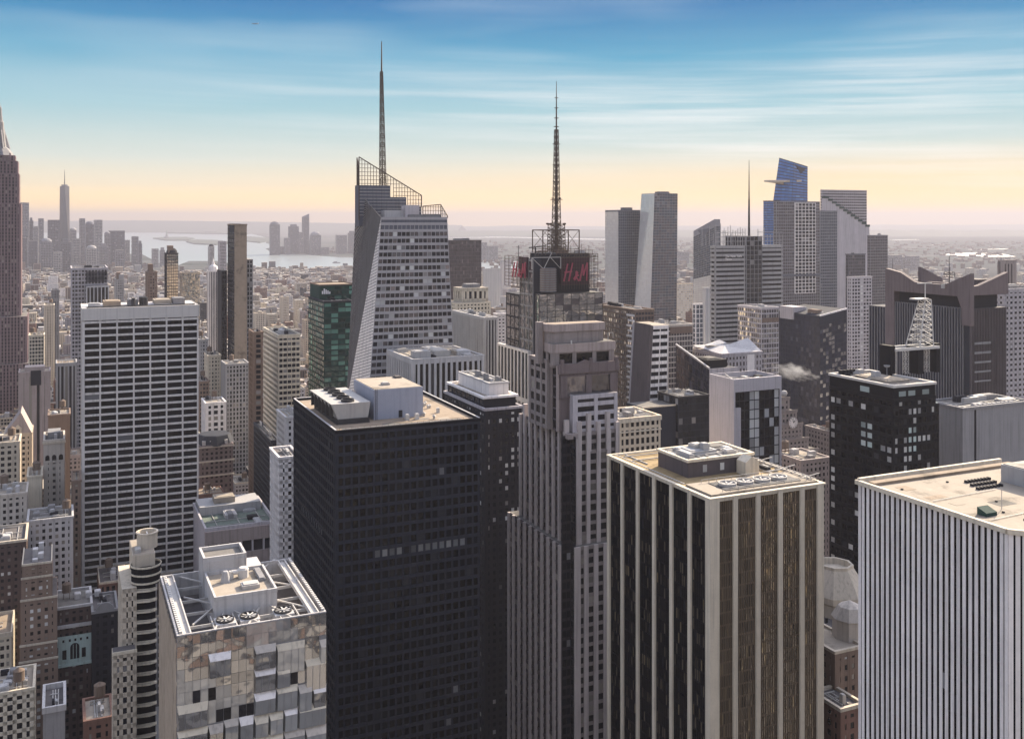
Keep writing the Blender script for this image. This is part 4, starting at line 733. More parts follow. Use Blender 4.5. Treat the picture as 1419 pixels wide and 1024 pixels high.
lattice(m, (xs, ys), (B.xN(528.6, ys), ys), 1.9, .75, z0 - 8, z1, 26, .26); m.tube((B.xN(528.8, ys), ys, z1 - 1), (B.xN(528.8, ys), ys, z2), .62, .3, 6); m.tube((xs, ys, z0 - 30), (B.xN(528.8, ys), ys, z1), .55, .3, 6); B.finish()

# ------------------------------------------------------------------ tower with rooftop signs and mast
B = Bld('office_tower', 'dark tower with red roof signs, corner drum and a tall ringed mast', 'skyscraper', 747, 408, 660, pl=705, pr=835, sp='the tower with the red signs')
w_, l_ = B.W, B.L; z4 = B.H; zr = B.z(352, 0, 6)
B.core(0, 0, w_, l_ * .6, 0, z4, 'slate'); B.facade(N_(0, w_, 0, 0, z4), 8, z4 / 3.8, .22, .3, .3, .25, 'steel_dark', 'glass_mirror', pick=lambda i, j: 'glass_brown' if R.random() < .3 else 'glass_mirror'); B.part('roof', 'deck_grey').box(.2, .2, z4, w_, l_ * .6, z4 + .1)
B.facade(E_(0, 0, 6, 0, z4), 1, 16, .4, .5, .3, .25, 'steel_dark', 'glass_mirror', ext=False)
yA, yB_ = B.yE(735), B.yE(718); hA = zr; B.core(-1.2, 6, 8, yA + 14, 0, hA - 4, 'slate', 'side_block'); B.facade(E_(-1.2, 6, yA + 14, 0, hA - 4), 3, 30, .6, 1.2, .4, .2, 'mid_grey', 'glass_brown', 'side_block', ext=False)
B.core(-1.8, yA + 14.1, 10, l_, 0, B.z(405, 0, l_), 'slate', 'rear_block'); B.facade(E_(-1.8, yA + 14.1, l_, 0, B.z(405, 0, l_)), 3, 26, .5, 1.2, .3, .2, 'charcoal', 'glass_brown', 'rear_block', ext=False)
yt = 5; B.core(B.xN(752, yt), yt, B.xN(817, yt), l_ * .5, z4, zr, 'charcoal', 'top_block')
xd = B.xN(757, 3.5); m = B.one('drum', 'mid_grey'); rd = 5.6; zz0, zz1 = B.z(404, 0, 3), B.z(372, 0, 3)
prof = []
for i in range(10):
    a = zz0 + (zz1 - zz0) * i / 10; b = zz0 + (zz1 - zz0) * (i + 1) / 10; prof += [(rd, a), (rd, b - .7)]; B.part('drum_band', 'brown').lathe(xd, .8, [(rd - .3, b - .7), (rd - .3, b)], 24)  # brown bands paint the shade between the drum's ribs
[m.lathe(xd, .8, prof[2 * i:2 * i + 2], 24) for i in range(10)]; m.lathe(xd, .8, [(rd, zz1), (0, zz1 + .1)], 24)
# sign boards
xs0, xs1 = B.xN(778, -1), B.xN(816, -1); zs0, zs1 = B.z(396, 0, -1), B.z(358, 0, -1); m = sb_ = B.one('sign_board', 'sign_black'); m.box(xs0, -1, zs0, xs1, 1.5, zs1)
m = B.one('sign_lattice', 'mast_brown'); xl0, xl1 = xs1, B.xN(829, -1)
for i in range(4):
    x = xl0 + (xl1 - xl0) * i / 3; m.tube((x, -.5, B.z(402, 0, 0)), (x, -.5, B.z(354, 0, 0)), .2); m.tube((x, 6, B.z(402, 0, 0)), (x, 6, B.z(354, 0, 0)), .2)
for i in range(11):
    z = zs0 - 2 + i * 2.1; m.tube((xl0, -.5, z), (xl1, -.5, z), .16); m.tube((xl1, -.5, z), (xl1, 6, z), .16)
B.part('sign_frame', 'mast_brown').box(B.xN(778, -1), -1.1, zs1 + .1, B.xN(829, -1), -.8, zs1 + .5); m = B.part('sign_frame', 'mast_brown')
for i in range(9):
    z = zs0 + (zs1 - zs0) * i / 8; m.tube((xs0, -1.5, z), (xs1, -1.5, z), .11)
for i in range(12): x = xs0 + (xs1 - xs0) * i / 11; m.tube((x, -1.5, zs0 - 3), (x, -1.5, zs1 + 2), .11)
for i in range(7): x = xs0 + (xl1 - xs0) * i / 7; m.tube((x, -.6, zs1), (x + (xl1 - xs0) / 7, -.6, B.z(353, 0, 0)), .12)
for i in range(16): x = B.xN(746 + i * 5, 4); m.tube((x, 4, zr - 1), (x, 4, zr + 2.5 + (i * 7 % 5)), .16)
m.tube((B.xN(746, 4), 4, zr + 2), (B.xN(824, 4), 4, zr + 2), .2)
for i in range(15): x = xs0 + (xl1 - xs0) * i / 14; m.tube((x, -.6, zs1), (x, -.6, B.z(353, 0, 0)), .13)
m.tube((xs0, -.6, B.z(353, 0, 0)), (xl1, -.6, B.z(353, 0, 0)), .2)
def brush(m, fr, strokes, wd):                          # hand painted letter strokes on a board: fr maps (u,v) to a point
    for st in strokes:
        for (a, b), (c, d) in zip(st, st[1:]):
            q = fr(a, b); r_ = fr(c, d); m.tube(q, r_, wd, wd * .8, 5)
LH = [[(0, 0), (.16, 1)], [(.20, 0), (.36, 1.05)], [(.03, .5), (.33, .56)]]
LA = [[(.62, 0), (.50, .22), (.50, .55), (.57, .5), (.53, .3), (.45, .05), (.40, .12), (.50, .3), (.62, .32)]]
LM = [[(.66, 0), (.78, .95), (.80, .3), (.96, 1.05), (.94, 0)]]
m = B.one('sign_letters', 'sign_red', up=sb_); brush(m, lambda u, v: (xs0 + 1.2 + (xs1 - xs0 - 2.4) * u, -2.1, zs0 + 2.5 + (zs1 - zs0 - 6.5) * v), LH + LA + LM, .62)
ye0, ye1 = B.yE(738, -2), B.yE(711, -2); zA0, zA1 = B.z(392, 0, 20), B.z(356, 0, 20); m = sb2_ = B.one('sign_board', 'sign_black'); m.box(-2.6, yA, zA0 + 4, -1.3, yA + 14, zA1)
m = B.one('sign_lattice', 'mast_brown'); yz0, yz1 = yA + 8, l_
for i in range(5):
    y = yz0 + (yz1 - yz0) * i / 4; m.tube((-3, y, B.z(395, 0, l_)), (-3, y, B.z(354, 0, l_)), .24)
for i in range(10): z = B.z(395, 0, l_) + i * (B.z(354, 0, l_) - B.z(395, 0, l_)) / 9; m.tube((-3, yz0, z), (-3, yz1, z), .2)
m = B.one('sign_letters', 'sign_red', up=sb2_); brush(m, lambda u, v: (-3.3, yA + 22 - 22 * u, zA0 + 3.5 + (zA1 - zA0 - 7.5) * v), LH + LA + LM, .6)
# white truss over the corner
m = B.one('corner_truss', 'steel'); xa, xb, za, zb = B.xN(737, -1), B.xN(777, -1), B.z(373, 0, 0), B.z(357, 0, 0)
for x in (xa, xb): m.tube((x, -1, za), (x, -1, zb), .32)
m.tube((xa, -1, zb), (xb, -1, zb), .32); xm = (xa + xb) / 2
m.tube((xa, -1, zb), (xm - 2, -1, za), .25); m.tube((xm - 2, -1, za), (xm + 4, -1, zb + 3), .25); m.tube((xb, -1, za), (xm + 3, -1, zb), .2)
B.clutter(B.xN(748, yt), yt + 1, B.xN(825, yt), l_ * .45, zr, 7, random.Random(8), ('pale_grey', 'deck_tan', 'steel', 'brown'))
ym = 14; xm = B.xN(771, ym); m = B.one('mast_base', 'mast_brown'); x0, x1 = B.xN(745, ym), B.xN(795, ym); z0, z1 = B.z(351, xm, ym), B.z(319, xm, ym)
for x in (x0, x1):
    for y in (ym - 8, ym + 8): m.tube((x, y, z0), (x, y, z1), .4)
for y in (ym - 8, ym + 8): m.tube((x0, y, z1), (x1, y, z1), .45); m.tube((x0, y, z0 + 3), (x1, y, z0 + 3), .25); m.tube((x0, y, z1), (xm - 3, y, z0 + 4), .18); m.tube((x1, y, z1), (xm + 3, y, z0 + 4), .18); m.tube((x0, y, z0 + 3), (xm - 3, y, z1), .18); m.tube((x1, y, z0 + 3), (xm + 3, y, z1), .18)
for x in (x0, x1): m.tube((x, ym - 8, z1), (x, ym + 8, z1), .45)
zc = [B.z(p_, xm, ym) for p_ in (351, 312, 275, 228, 180, 150, 113)]; m = mt4 = B.one('mast', 'mast_brown')
lattice(m, (xm, ym), (xm, ym), 4.6, 4.2, zc[0], zc[1], 9, .3); lattice(m, (xm, ym), (xm, ym), 2.6, 1.9, zc[0], zc[2], 14, .28); lattice(m, (xm, ym), (xm, ym), 1.8, 1.0, zc[2], zc[4], 24, .24)
m.tube((xm, ym, zc[0] - 6), (xm, ym, zc[3]), 1.1, .8, 8); m.tube((xm, ym, zc[3]), (xm, ym, zc[5]), .75, .5, 6); m.tube((xm, ym, zc[5]), (xm, ym, zc[6]), .45, .18, 6)
m = B.one('mast_ring', 'mast_brown', up=mt4)
for p_, ra in ((312, 6), (310, 5), (300, 3.2), (277, 4.2), (275, 3.6), (252, 2.4), (229, 2.6), (216, 1.9), (200, 2.6), (190, 1.8), (176, 1.7), (164, 1.6), (150, 1.4), (136, 1.2)):
    z = B.z(p_, xm, ym)
    for a in range(10): q = a * math.pi / 5; m.tube((xm + ra * math.cos(q), ym + ra * math.sin(q), z), (xm + ra * math.cos(q + .63), ym + ra * math.sin(q + .63), z), .22)
    for a in range(5): q = a * math.pi / 2.5; m.tube((xm, ym, z), (xm + ra * math.cos(q), ym + ra * math.sin(q), z), .16)
for a in range(7):
    q = a * .9; z = B.z(311, xm, ym); m2 = B.one('mast_dish', 'mast_brown', up=mt4); m2.lathe(xm + 6 * math.cos(q), ym + 6 * math.sin(q), [(0, z - .4), (1, z - .2), (1.2, z + .8), (0, z + 1)], 8)
m = B.one('mast_dish', 'mast_brown', up=mt4); m.lathe(xm + 1.6, ym - 2, [(0, zc[2] - 1), (1.5, zc[2]), (0, zc[2] + 1.2)], 8)
m = B.one('roof_crane', 'steel_dark'); z = B.z(343, 0, ym); m.tube((B.xN(733, 8), 8, z), (B.xN(755, 8), 8, z + 1), .5); m.tube((B.xN(742, 8), 8, z), (B.xN(742, 8), 8, zr - 2), .5); m.tube((B.xN(718.5, 20), 20, zA1), (B.xN(718.5, 20), 20, B.z(340, 0, 20)), .25)
# stone wing below
ys0, ys1 = 9, B.yE(690, -3); hs = B.z(487, -3, ys0); B.core(-3, ys0, -1.25, ys1, 0, hs, 'travertine', 'stone_wing'); B.facade(E_(-3, ys0, ys1, hs - 34, hs), 9, 1, 1.6, 1.6, .6, .5, 'travertine', 'glass_office', 'stone_wing', ext=False); B.facade(E_(-3, ys0, ys1, 0, hs - 34), 9, (hs - 34) / 9, 1.3, 1.6, .6, .5, 'travertine', 'glass_office', 'stone_wing', ext=False)
B.finish()
# ------------------------------------------------------------------ right middle cluster
B = T('apartment_tower', 'dark tower with a white zigzag balcony stack left of the leaning striped tower', 'skyscraper', 880, 431, 690, 845, 906, (2.4, 3.6, .4, 1.2, .3, .3), 'brown', 'glass_brown', 'deck_pale', n=4, L=56, fin=False, sp='the zigzag balcony tower', pick=lambda i, j: 'glass_mirror' if R.random() < .18 else 'glass_brown')
for j in range(38):
    z = B.H - 4 - j * 3.6; m = B.one('balcony', 'white_stone'); m.prism([(-1.6, 0), (.1, 0), (.1, 9), (-.6, 9)] if j % 2 else [(-.6, 0), (.1, 0), (.1, 9), (-1.6, 9)], z, z + 1.25)
B.finish()
B = Bld('office_tower', 'leaning edged tower of white bands and dark ribbon windows, right of the zigzag balconies', 'skyscraper', 904, 452, 630, pl=899, pr=926, sp='the leaning striped tower')
z0 = 30; bl_ = Vector((B.xN(886), 0, z0)); br_ = Vector((B.xN(921), 0, z0)); tl = Vector((0, 0, B.H)); tr = Vector((B.W, 0, B.H)); dy = Vector((0, 24, 0))
m = B.part('wall', 'lilac'); [m.face(q) for q in ([br_, br_ + dy, tr + dy, tr], [tl, tr, tr + dy, tl + dy], [bl_ + dy, bl_, tl, tl + dy])]
B.facade([bl_, br_, tr, tl], 2, (B.H - z0) / 4.6, .9, 2.1, .3, .5, 'white_stone', 'glass_dark', ext=False); m = B.part('edge_slab', 'purple_brown'); m.slab([bl_ + Vector((-3.6, -.8, 0)), bl_ + Vector((.2, -.8, 0)), tl + Vector((.2, -.8, 0)), tl + Vector((-1.8, -.8, 1))], dy * .8)
B.part('roof', 'deck_pale').box(0, .4, B.H, B.W, 23, B.H + .3); B.finish()
B = T('office_building', 'flat brown grey block with a black top band behind the sloped dark building', 'building', 926, 452, 760, 920, 960, (2.4, 4, .3, .9, .2, .3), 'lime', 'glass_brown', 'deck_dark', n=3, L=30, fin=False); B.part('top_band', 'brown').box(1.5, -.5, B.H - 6, B.W - .5, -.35, B.H - .8); B.finish()
# dark building with sloping roof line
B = Bld('office_building', 'dark blue building with a long raked roof edge above reflective walls', 'building', 983, 512, 660, pl=937, pr=1022, sp='the raked roof building')
h_ = B.H; l_ = B.L; hb = B.z(479, 0, l_); m = B.part('wall', 'navy'); m.prism([(0, 0), (B.W, 0), (B.W, l_), (0, l_)], 0, 0, z1f=lambda x, y: h_ + (hb - h_) * y / l_ if x < 1 else h_)
B.facade([(0, l_, 0), (0, 0, 0), (0, 0, h_), (0, l_, hb)], 12, 30, .3, .6, .2, .2, 'slate', 'glass_navyrib', ext=False, pick=lambda i, j: 'glass_dark' if R.random() < .15 else 'glass_navyrib'); B.facade(N_(0, B.W, 0, 0, h_ - 6), 8, 24, .3, .9, .2, .3, 'lilac', 'glass_brown')
B.core(-.02, -.4, B.W, -.01, h_ - 6, h_ + .3, 'lilac', 'top_band'); m = B.part('roof_edge', 'pale_grey'); m.slab([(-.6, 0, h_ + .2), (-.6, l_, hb + .2), (-.6, l_, hb + 1.3), (-.6, 0, h_ + 1.3)], (1.2, 0, 0))
B.core(3, 6, B.W - 4, 26, h_, h_ + 5, 'black', 'plant_box'); B.unit(5, 9, B.W - 8, 20, h_ + 5, .6, 'deck_grey'); B.finish()
# hall with peaked pale canopies
B = T('hall', 'low hall under peaked pale tent like roofs beneath the rod crowned tower', 'building', 1000, 492, 740, 985, 1056, (3, 5, 1.3, 2, .3, .3), 'lilac', 'glass_brown', 'deck_pale', n=0, L=40, fin=False, sp='the tent roofed hall')
w_, h_ = B.W, B.H; m = B.part('tent_roof', 'pale_grey'); pk = Vector((w_ * .98, 16, h_ + 9.5)); a_, b_, c_, d_ = Vector((0, 0, h_ + .5)), Vector((w_, 0, h_ + .5)), Vector((w_, 38, h_ + 2)), Vector((0, 38, h_ + 3)); mid = Vector((w_ * .35, 14, h_ + 4.5))
for q in ([a_, b_, mid], [b_, pk, mid], [pk, c_, mid], [c_, d_, mid], [d_, a_, mid], [b_, c_, pk]): m.face(q)
m = B.part('tent_roof', 'pale_grey'); p2 = Vector((w_ * .42, 24, h_ + 8)); q2 = Vector((w_ * .05, 20, h_ + 4.5)); m.face([q2, Vector((w_ * .5, 18, h_ + 6)), p2]); m.face([q2, p2, Vector((w_ * .2, 34, h_ + 3))])
B.core(w_ * .62, -.6, w_ * .8, -.05, 0, h_ - 1, 'white_stone', 'stair_tower'); B.finish()
B = T('office_tower', 'pinkish mirror glass tower with a dark belt below the rod crowned tower', 'skyscraper', 1055, 428, 790, 1049, 1079, (2.6, 4, .35, 1, .25, .3), 'lilac', 'glass_mirror', 'deck_pale', L=30, n=2, fin=False, pick=lambda i, j: 'glass_mirror' if R.random() < .4 else 'glass_brown'); B.part('belt', 'brown').box(.5, -.6, B.z(447), B.W - .3, -.4, B.z(441)); B.finish()
# navy tower with tilted roof edge
B = Bld('office_tower', 'blank navy tower with a tilted pale roof edge and steam drifting past', 'skyscraper', 1136, 438, 850, pl=1078, pr=1173, sp='the blank navy tower')
w_, l_, h_ = B.W, B.L, B.H; hr = B.z(428, w_); B.part('wall', 'navy').prism([(0, 0), (w_, 0), (w_, l_), (0, l_)], 0, 0, z1f=lambda x, y: h_ + (hr - h_) * x / w_)
B.facade(E_(0, 0, l_, 0, h_ - 2), 16, 46, .25, .4, .15, .15, 'navy', 'glass_navyrib', ext=False); B.facade([(0, 0, 0), (w_, 0, 0), (w_, 0, hr - 8), (0, 0, h_ - 8)], 9, 44, .3, .8, .15, .3, 'navy', 'glass_brown', pick=lambda i, j: 'glass_mirror' if (j > 22 and R.random() < .3) else 'glass_navyrib')
m = B.part('roof_edge', 'white_stone'); m.slab([(0, -.6, h_ - .5), (w_, -.6, hr - .5), (w_, -.6, hr + .8), (0, -.6, h_ + .8)], (0, 1, 0)); B.clutter(3, 6, w_ - 3, l_ - 4, h_ + 1, 6, random.Random(2), ('charcoal', 'pale_grey', 'brown')); B.core(-1.2, l_ - 22, 12, l_ - 4, h_ - 6, h_ + 5, 'lilac', 'plant_box'); B.finish()
# old tower with clock and globe
B = Bld('stone_tower', 'brown stepped stone tower bearing a big round clock face', 'building', 1086, 628, 660, pr=1134, L=30, sp='the clock tower')
def tier(x0, x1, y0, y1, z0, z1, wm='deco_stone', gm='glass_old', st='punched'): skin(B, x0, y0, x1, y1, z0, z1, st, wm, gm); B.part('roof', 'deck_grey').box(x0 + .2, y0 + .2, z1 - .1, x1 - .2, y1 - .2, z1 + .05); B.part('parapet', wm).box(x0 - .4, y0 - .5, z1 - .8, x1 + .4, y0 - .19, z1 + 1)
tier(0, B.W, 0, 30, 0, B.H); tier(0, B.xN(1120, 2), 2, 28, B.H, B.z(612)); tier(0, B.xN(1112, 4), 4, 26, B.z(612), B.z(592)); tier(0, B.xN(1104, 6), 6, 24, B.z(592), B.z(574)); tier(0, B.xN(1094, 8), 8, 22, B.z(574), B.z(556))
xc, zc = B.xN(1097, 5), B.z(589); m = ck_ = B.one('clock', 'deco_stone'); fr = lambda r_, d: [(xc + r_ * math.cos(i / 12 * math.pi), d, zc + r_ * math.sin(i / 12 * math.pi)) for i in range(24)]
m.slab(fr(4.2, 3.4), (0, .7, 0)); m = B.one('clock_face', 'white_stone', up=ck_); m.slab(fr(3.5, 3.2), (0, .19, 0)); m = B.one('clock_hand', 'black', up=ck_); m.tube((xc, 3.1, zc), (xc + 1.4, 3.1, zc + 1.6), .22); m.tube((xc, 3.1, zc), (xc - .6, 3.1, zc + 2.8), .18)
for i in range(12): q = i * math.pi / 6; m.tube((xc + 2.7 * math.cos(q), 3.1, zc + 2.7 * math.sin(q)), (xc + 3.2 * math.cos(q), 3.1, zc + 3.2 * math.sin(q)), .18)
B.part('roof_globe', 'pale_grey').lathe(B.xN(1088, 12), 13, [(0, B.z(556)), (1.6, B.z(556) + .8), (2.2, B.z(556) + 2.4), (1.6, B.z(556) + 4), (0, B.z(556) + 4.6)], 12); B.finish()
for i, (cx, ry, Y, pl, pr, wm, lb) in enumerate(((1150, 600, 720, 1142, 1160, 'deco_stone', 'brown stepped building half hidden left of the black tower with the mast'), (1110, 640, 600, 1100, 1150, 'pink_stone', 'pink stone block low before the clock tower'))):
    T('office_building', lb, 'building', cx, ry, Y, pl, pr, 'punched', wm, 'glass_old', 'deck_pale', L=26, n=3, tanks=1)
# octagonal lantern roof between the two near towers
B = Bld('stone_building', 'tan building topped by an octagonal sloped lantern roof in the gap at right', 'building', 1126, 842, 380, pr=1196, L=34, sp='the octagonal lantern'); w_, h_ = B.W, B.H
skin(B, 0, 0, w_, 34, 0, h_ - 9, (3.6, 4, 1.8, 2, .3, .3), 'brown', 'glass_old', pick=lambda i, j: 'glass_blind' if R.random() < .2 else 'glass_old'); xo, yo = B.xN(1157, 14), 14; zt = B.z(800, 0, 10)
B.part('lantern', 'buff').lathe(xo, yo, [(12.4, h_ - 9), (12.4, h_ - 4), (13.2, h_ - 3.4), (13.2, h_ - 1), (12.6, h_), (7.2, zt), (7.2, zt + 1.2), (6.2, zt + 1.2), (6.2, zt - 1.2), (0, zt - 1.2)], 8); B.part('roof', 'deck_dark').box(.2, .2, h_ - 9, w_, 34, h_ - 8.9)
for i in range(6): B.one('lantern_window', 'glass_black', up='lantern').box(4 + i * 3.4, 1.2, h_ - 7.6, 5.2 + i * 3.4, 1.4, h_ - 5.8)
B.finish()
B = Bld('stone_building', 'brown building with pale turret roof below the octagonal lantern', 'building', 1157, 905, 345, pl=1140, pr=1196, L=20); w_, h_ = B.W, B.H
skin(B, 0, 0, w_, 20, 0, h_, (3.4, 3.8, 1.9, 2, .3, .25), 'brown', 'glass_old', pick=lambda i, j: 'glass_blind' if R.random() < .15 else 'glass_old'); B.top(0, 0, w_, 20, h_, 'deck_pale', .8, 'buff'); B.part('turret', 'lime').lathe(B.xN(1180, 8), 9, [(6, h_), (6, h_ + 7), (6.5, h_ + 7), (4, h_ + 11), (0, h_ + 13)], 8); B.finish()
T('brick_building', 'dark brown low block with pale roof edge at the foot of the gap at right', 'building', 1165, 985, 330, 1140, 1196, 'punched', 'red_brick', 'glass_old', 'deck_dark', L=14, n=1, pm='buff')

# ------------------------------------------------------------------ towers on the skyline
B = Bld('glass_tower', 'shorter of the twin silver glass towers, dark flat top', 'skyscraper', 857, 292, 1600, pl=839, pr=887, sp='the twin glass towers'); skin(B, 0, 0, B.W, B.L, 0, B.H, (3.6, 4.4, .25, .5, .2, .25), 'far_grey', 'glass_blue'); B.facade(E_(-.3, 0, B.L, 0, B.H), 8, 60, .2, .6, .2, .3, 'grey', 'glass_pale', 'side_wall', ext=False, pick=lambda i, j: 'glass_pale'); B.part('crown', 'far_dark').box(-.5, -.5, B.H - 2, B.W, B.L, B.H + 1); B.unit(18, 10, 32, 24, B.H + 1, 4, 'far_dark'); B.finish()  # left face gets paler glass to paint its brighter reflection
B = Bld('glass_tower', 'taller of the twin silver glass towers, tapering with a lit left face', 'skyscraper', 907, 268, 1560, pl=889, pr=939); h_ = B.H; w_ = B.W; l_ = B.L
z0 = 40; a_ = Vector((0, 0, h_)); b_ = Vector((w_, 0, h_)); c_ = Vector((0, l_, h_)); a0 = Vector((B.xN(899, -4), -4, z0)); b0 = Vector((B.xN(937, -4), -4, z0)); c0 = Vector((B.xN(875, l_), l_, z0)); m = B.part('wall', 'far_dark')
for q in ([a_, b_, b_ + Vector((0, l_, 0)), c_], [b0, b0 + Vector((0, l_, 0)), b_ + Vector((0, l_, 0)), b_]): m.face(q)
B.facade([a0, b0, b_, a_], 9, 60, .3, .6, .2, .3, 'far_grey', 'glass_office', ext=False, pick=lambda i, j: 'glass_blue' if R.random() < .4 else 'glass_brown'); B.facade([c0, a0, a_, c_], 8, 60, .2, .45, .2, .2, 'grey', 'glass_pale', 'side_wall', ext=False); B.unit(16, 10, 34, 24, h_, 3, 'far_dark'); B.finish()  # reflected brightness of the left face is put into its paler glass
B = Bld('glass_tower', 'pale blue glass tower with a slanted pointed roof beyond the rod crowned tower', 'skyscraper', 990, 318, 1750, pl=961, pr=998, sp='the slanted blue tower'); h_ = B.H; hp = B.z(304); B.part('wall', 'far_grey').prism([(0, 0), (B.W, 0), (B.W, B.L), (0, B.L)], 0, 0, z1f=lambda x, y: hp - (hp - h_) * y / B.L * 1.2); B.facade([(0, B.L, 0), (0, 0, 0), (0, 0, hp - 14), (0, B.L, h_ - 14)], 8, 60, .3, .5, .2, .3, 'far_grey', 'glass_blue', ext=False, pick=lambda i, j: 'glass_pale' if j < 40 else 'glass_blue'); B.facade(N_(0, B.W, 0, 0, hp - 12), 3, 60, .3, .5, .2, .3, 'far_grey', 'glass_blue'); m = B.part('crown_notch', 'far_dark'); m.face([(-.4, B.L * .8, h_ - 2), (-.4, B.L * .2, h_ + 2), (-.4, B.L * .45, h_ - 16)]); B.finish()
# rod crowned tower
B = Bld('office_tower', 'tower with screens of pale horizontal rods, open rod crown and needle mast', 'skyscraper', 991, 341, 900, pl=985, pr=1032, sp='the rod crowned tower'); h_ = B.H; w_ = B.W; l_ = B.L
B.core(0, 0, w_, l_, 0, h_, 'far_dark'); B.facade(N_(0, w_, 0, 0, h_), 1, round(h_ / 4.2), 1, 2.3, .2, .8, 'grey', 'glass_office', 'rod_screen'); B.facade(E_(0, 0, l_, 0, h_), 1, round(h_ / 4.2), 1, 2.3, .2, .8, 'grey', 'glass_office', 'rod_screen', ext=False)
x1, x2 = B.xN(1032, 10), B.xN(1054, 10); B.core(x1, 8, x2, 40, 0, B.z(328, 0, 10), 'charcoal', 'middle_slot'); B.facade(N_(x1, x2, 8, 0, B.z(328, 0, 10)), 4, 56, .5, .5, .4, .2, 'mid_grey', 'glass_office', 'middle_slot')
x3 = B.xN(1083, 16); B.core(x2, 15, x3, 44, 0, B.z(341, 0, 16), 'far_dark', 'right_block'); B.facade(N_(x2 + .3, x3, 15, 0, B.z(341, 0, 16)), 1, 54, 1, 2.3, .2, .8, 'grey', 'glass_office', 'right_rod_screen')
m = B.one('rod_crown', 'grey')
def rods(x0, x1, y, n, zb, zt):
    for i in range(n):
        x = x0 + (x1 - x0) * i / (n - 1); m.tube((x, y, zb), (x, y, zt + random.Random(i).uniform(-6, 3)), .28)
rods(0, w_, -.6, 13, h_, B.z(314)); rods(x2 + .5, x3, 14.5, 9, B.z(341, 0, 15), B.z(320, 0, 15)); rods(0, w_, 20, 9, h_, B.z(318, 0, 20))
for k_ in range(4): m.tube((0, -.6, h_ + k_ * 4), (w_, -.6, h_ + k_ * 4), .3); m.tube((x2, 14.5, h_ + k_ * 4), (x3, 14.5, h_ + k_ * 4), .3)
m = B.one('mast', 'steel_dark'); xm = B.xN(1038, 22); m.tube((xm, 22, B.z(330, 0, 22)), (xm, 22, B.z(275, 0, 22)), 1.2, .8, 8); m.tube((xm, 22, B.z(275, 0, 22)), (xm, 22, B.z(220, 0, 22)), .7, .2, 6)
ft = bpy.data.curves.new('lettering', 'FONT'); ft.body = 'The New York\nTimes'; ft.size = 3.0; ft.extrude = .15; ft.space_line = .9
fo = bpy.data.objects.new('lettering_source', ft); S.collection.objects.link(fo); bpy.context.view_layer.update(); me = bpy.data.meshes.new_from_object(fo.evaluated_get(bpy.context.evaluated_depsgraph_get())); bpy.data.objects.remove(fo); me.materials.append(M['white_stone'])
o = bpy.data.objects.new('lettering', me); S.collection.objects.link(o); o.parent = B.root; o.location = (B.xN(1004), -1.1, B.z(357)); o.rotation_euler = (math.pi / 2, 0, 0); B.finish()
# blue tower with deck
B = Bld('glass_tower', 'bright blue glass tower with angled crown and jutting triangular viewing deck', 'skyscraper', 1100, 228, 1820, pl=1080, pr=1119, sp='the bright blue tower'); h_ = B.H; w_ = B.W; l_ = B.L
z0 = B.z(282); TL, TM, TR = Vector((0, l_, B.z(219, 0, l_))), Vector((0, 0, B.z(225))), Vector((w_, 0, B.z(231, w_))); b0, b1, b2 = Vector((B.xN(1071, l_), l_, z0)), Vector((B.xN(1097), 0, z0)), Vector((B.xN(1119), 0, z0)); m = B.part('wall', 'far_dark')
for q in ([TL, TM, TR, TR + Vector((0, l_, 0))],): m.face(q)
B.core(0, 0, w_, l_, 0, z0, 'far_dark'); B.facade([b0, b1, TM, TL], 5, 14, .2, 1.6, .2, .3, 'navy', 'glass_skyblue', ext=False); B.facade([b1, b2, TR, TM], 4, 14, .2, 1.6, .2, .3, 'navy', 'glass_skyblue', ext=False); m = B.part('crown_notch', 'navy'); m.slab([(w_ * .05, -.6, B.z(228)), (w_ * .85, -.6, B.z(234)), (w_ * .5, -.6, B.z(241))], (0, .5, 0))
m = B.one('viewing_deck', 'buff'); zd = B.z(252, 0, l_ * .5); m.prism([(B.xN(1059, 30), 30), (2, 4), (w_ * .4, -6), (4, 40)], zd - 1, zd + 2.5); m.slab([(B.xN(1062, 28), 28, zd - 1), (0, 20, zd - 1), (0, 20, zd - 6)], (2, 2, 0)); B.finish()
B = T('glass_tower', 'lower bright blue glass wedge left of the gridded grey tower', 'skyscraper', 1063, 279, 1790, 1058, 1080, (3, 4.4, .2, 1.2, .2, .3), 'navy', 'glass_skyblue', 'deck_dark', L=30, n=0)
B = Bld('office_tower', 'grey tower with a bright white grid on its right part', 'skyscraper', 1076, 279, 1250, pl=1072, pr=1136, sp='the white gridded grey tower'); skin(B, 0, 0, B.W, B.L, 0, B.H, (3.4, 4, .5, .9, .2, .25), 'far_grey', 'glass_brown'); xg0, xg1 = B.xN(1101), B.xN(1130); B.facade(N_(xg0, xg1, -.5, B.z(408), B.z(281)), 6, 26, .7, .8, .5, .4, 'white_stone', 'glass_office', 'white_grid'); B.part('belt', 'far_dark').box(0, -1.2, B.z(384), B.W, -1.0, B.z(381)); B.finish()
T('office_tower', 'plain blue grey tower between the gridded tower and the terraced one', 'skyscraper', 1137, 293, 1380, 1132, 1160, (3.4, 4.2, .4, 1, .2, .25), 'far_grey', 'glass_blue', 'deck_dark', L=36, n=0)
B = Bld('office_tower', 'terraced tower whose dark planted steps spiral down its front', 'skyscraper', 1139, 263, 1560, pr=1201, pl=1137, L=40, sp='the terraced tower'); skin(B, 0, 0, B.W, B.L, 0, B.H, (4, 4.4, .5, 1.6, .2, .3), 'lilac', 'glass_brown'); n = 12
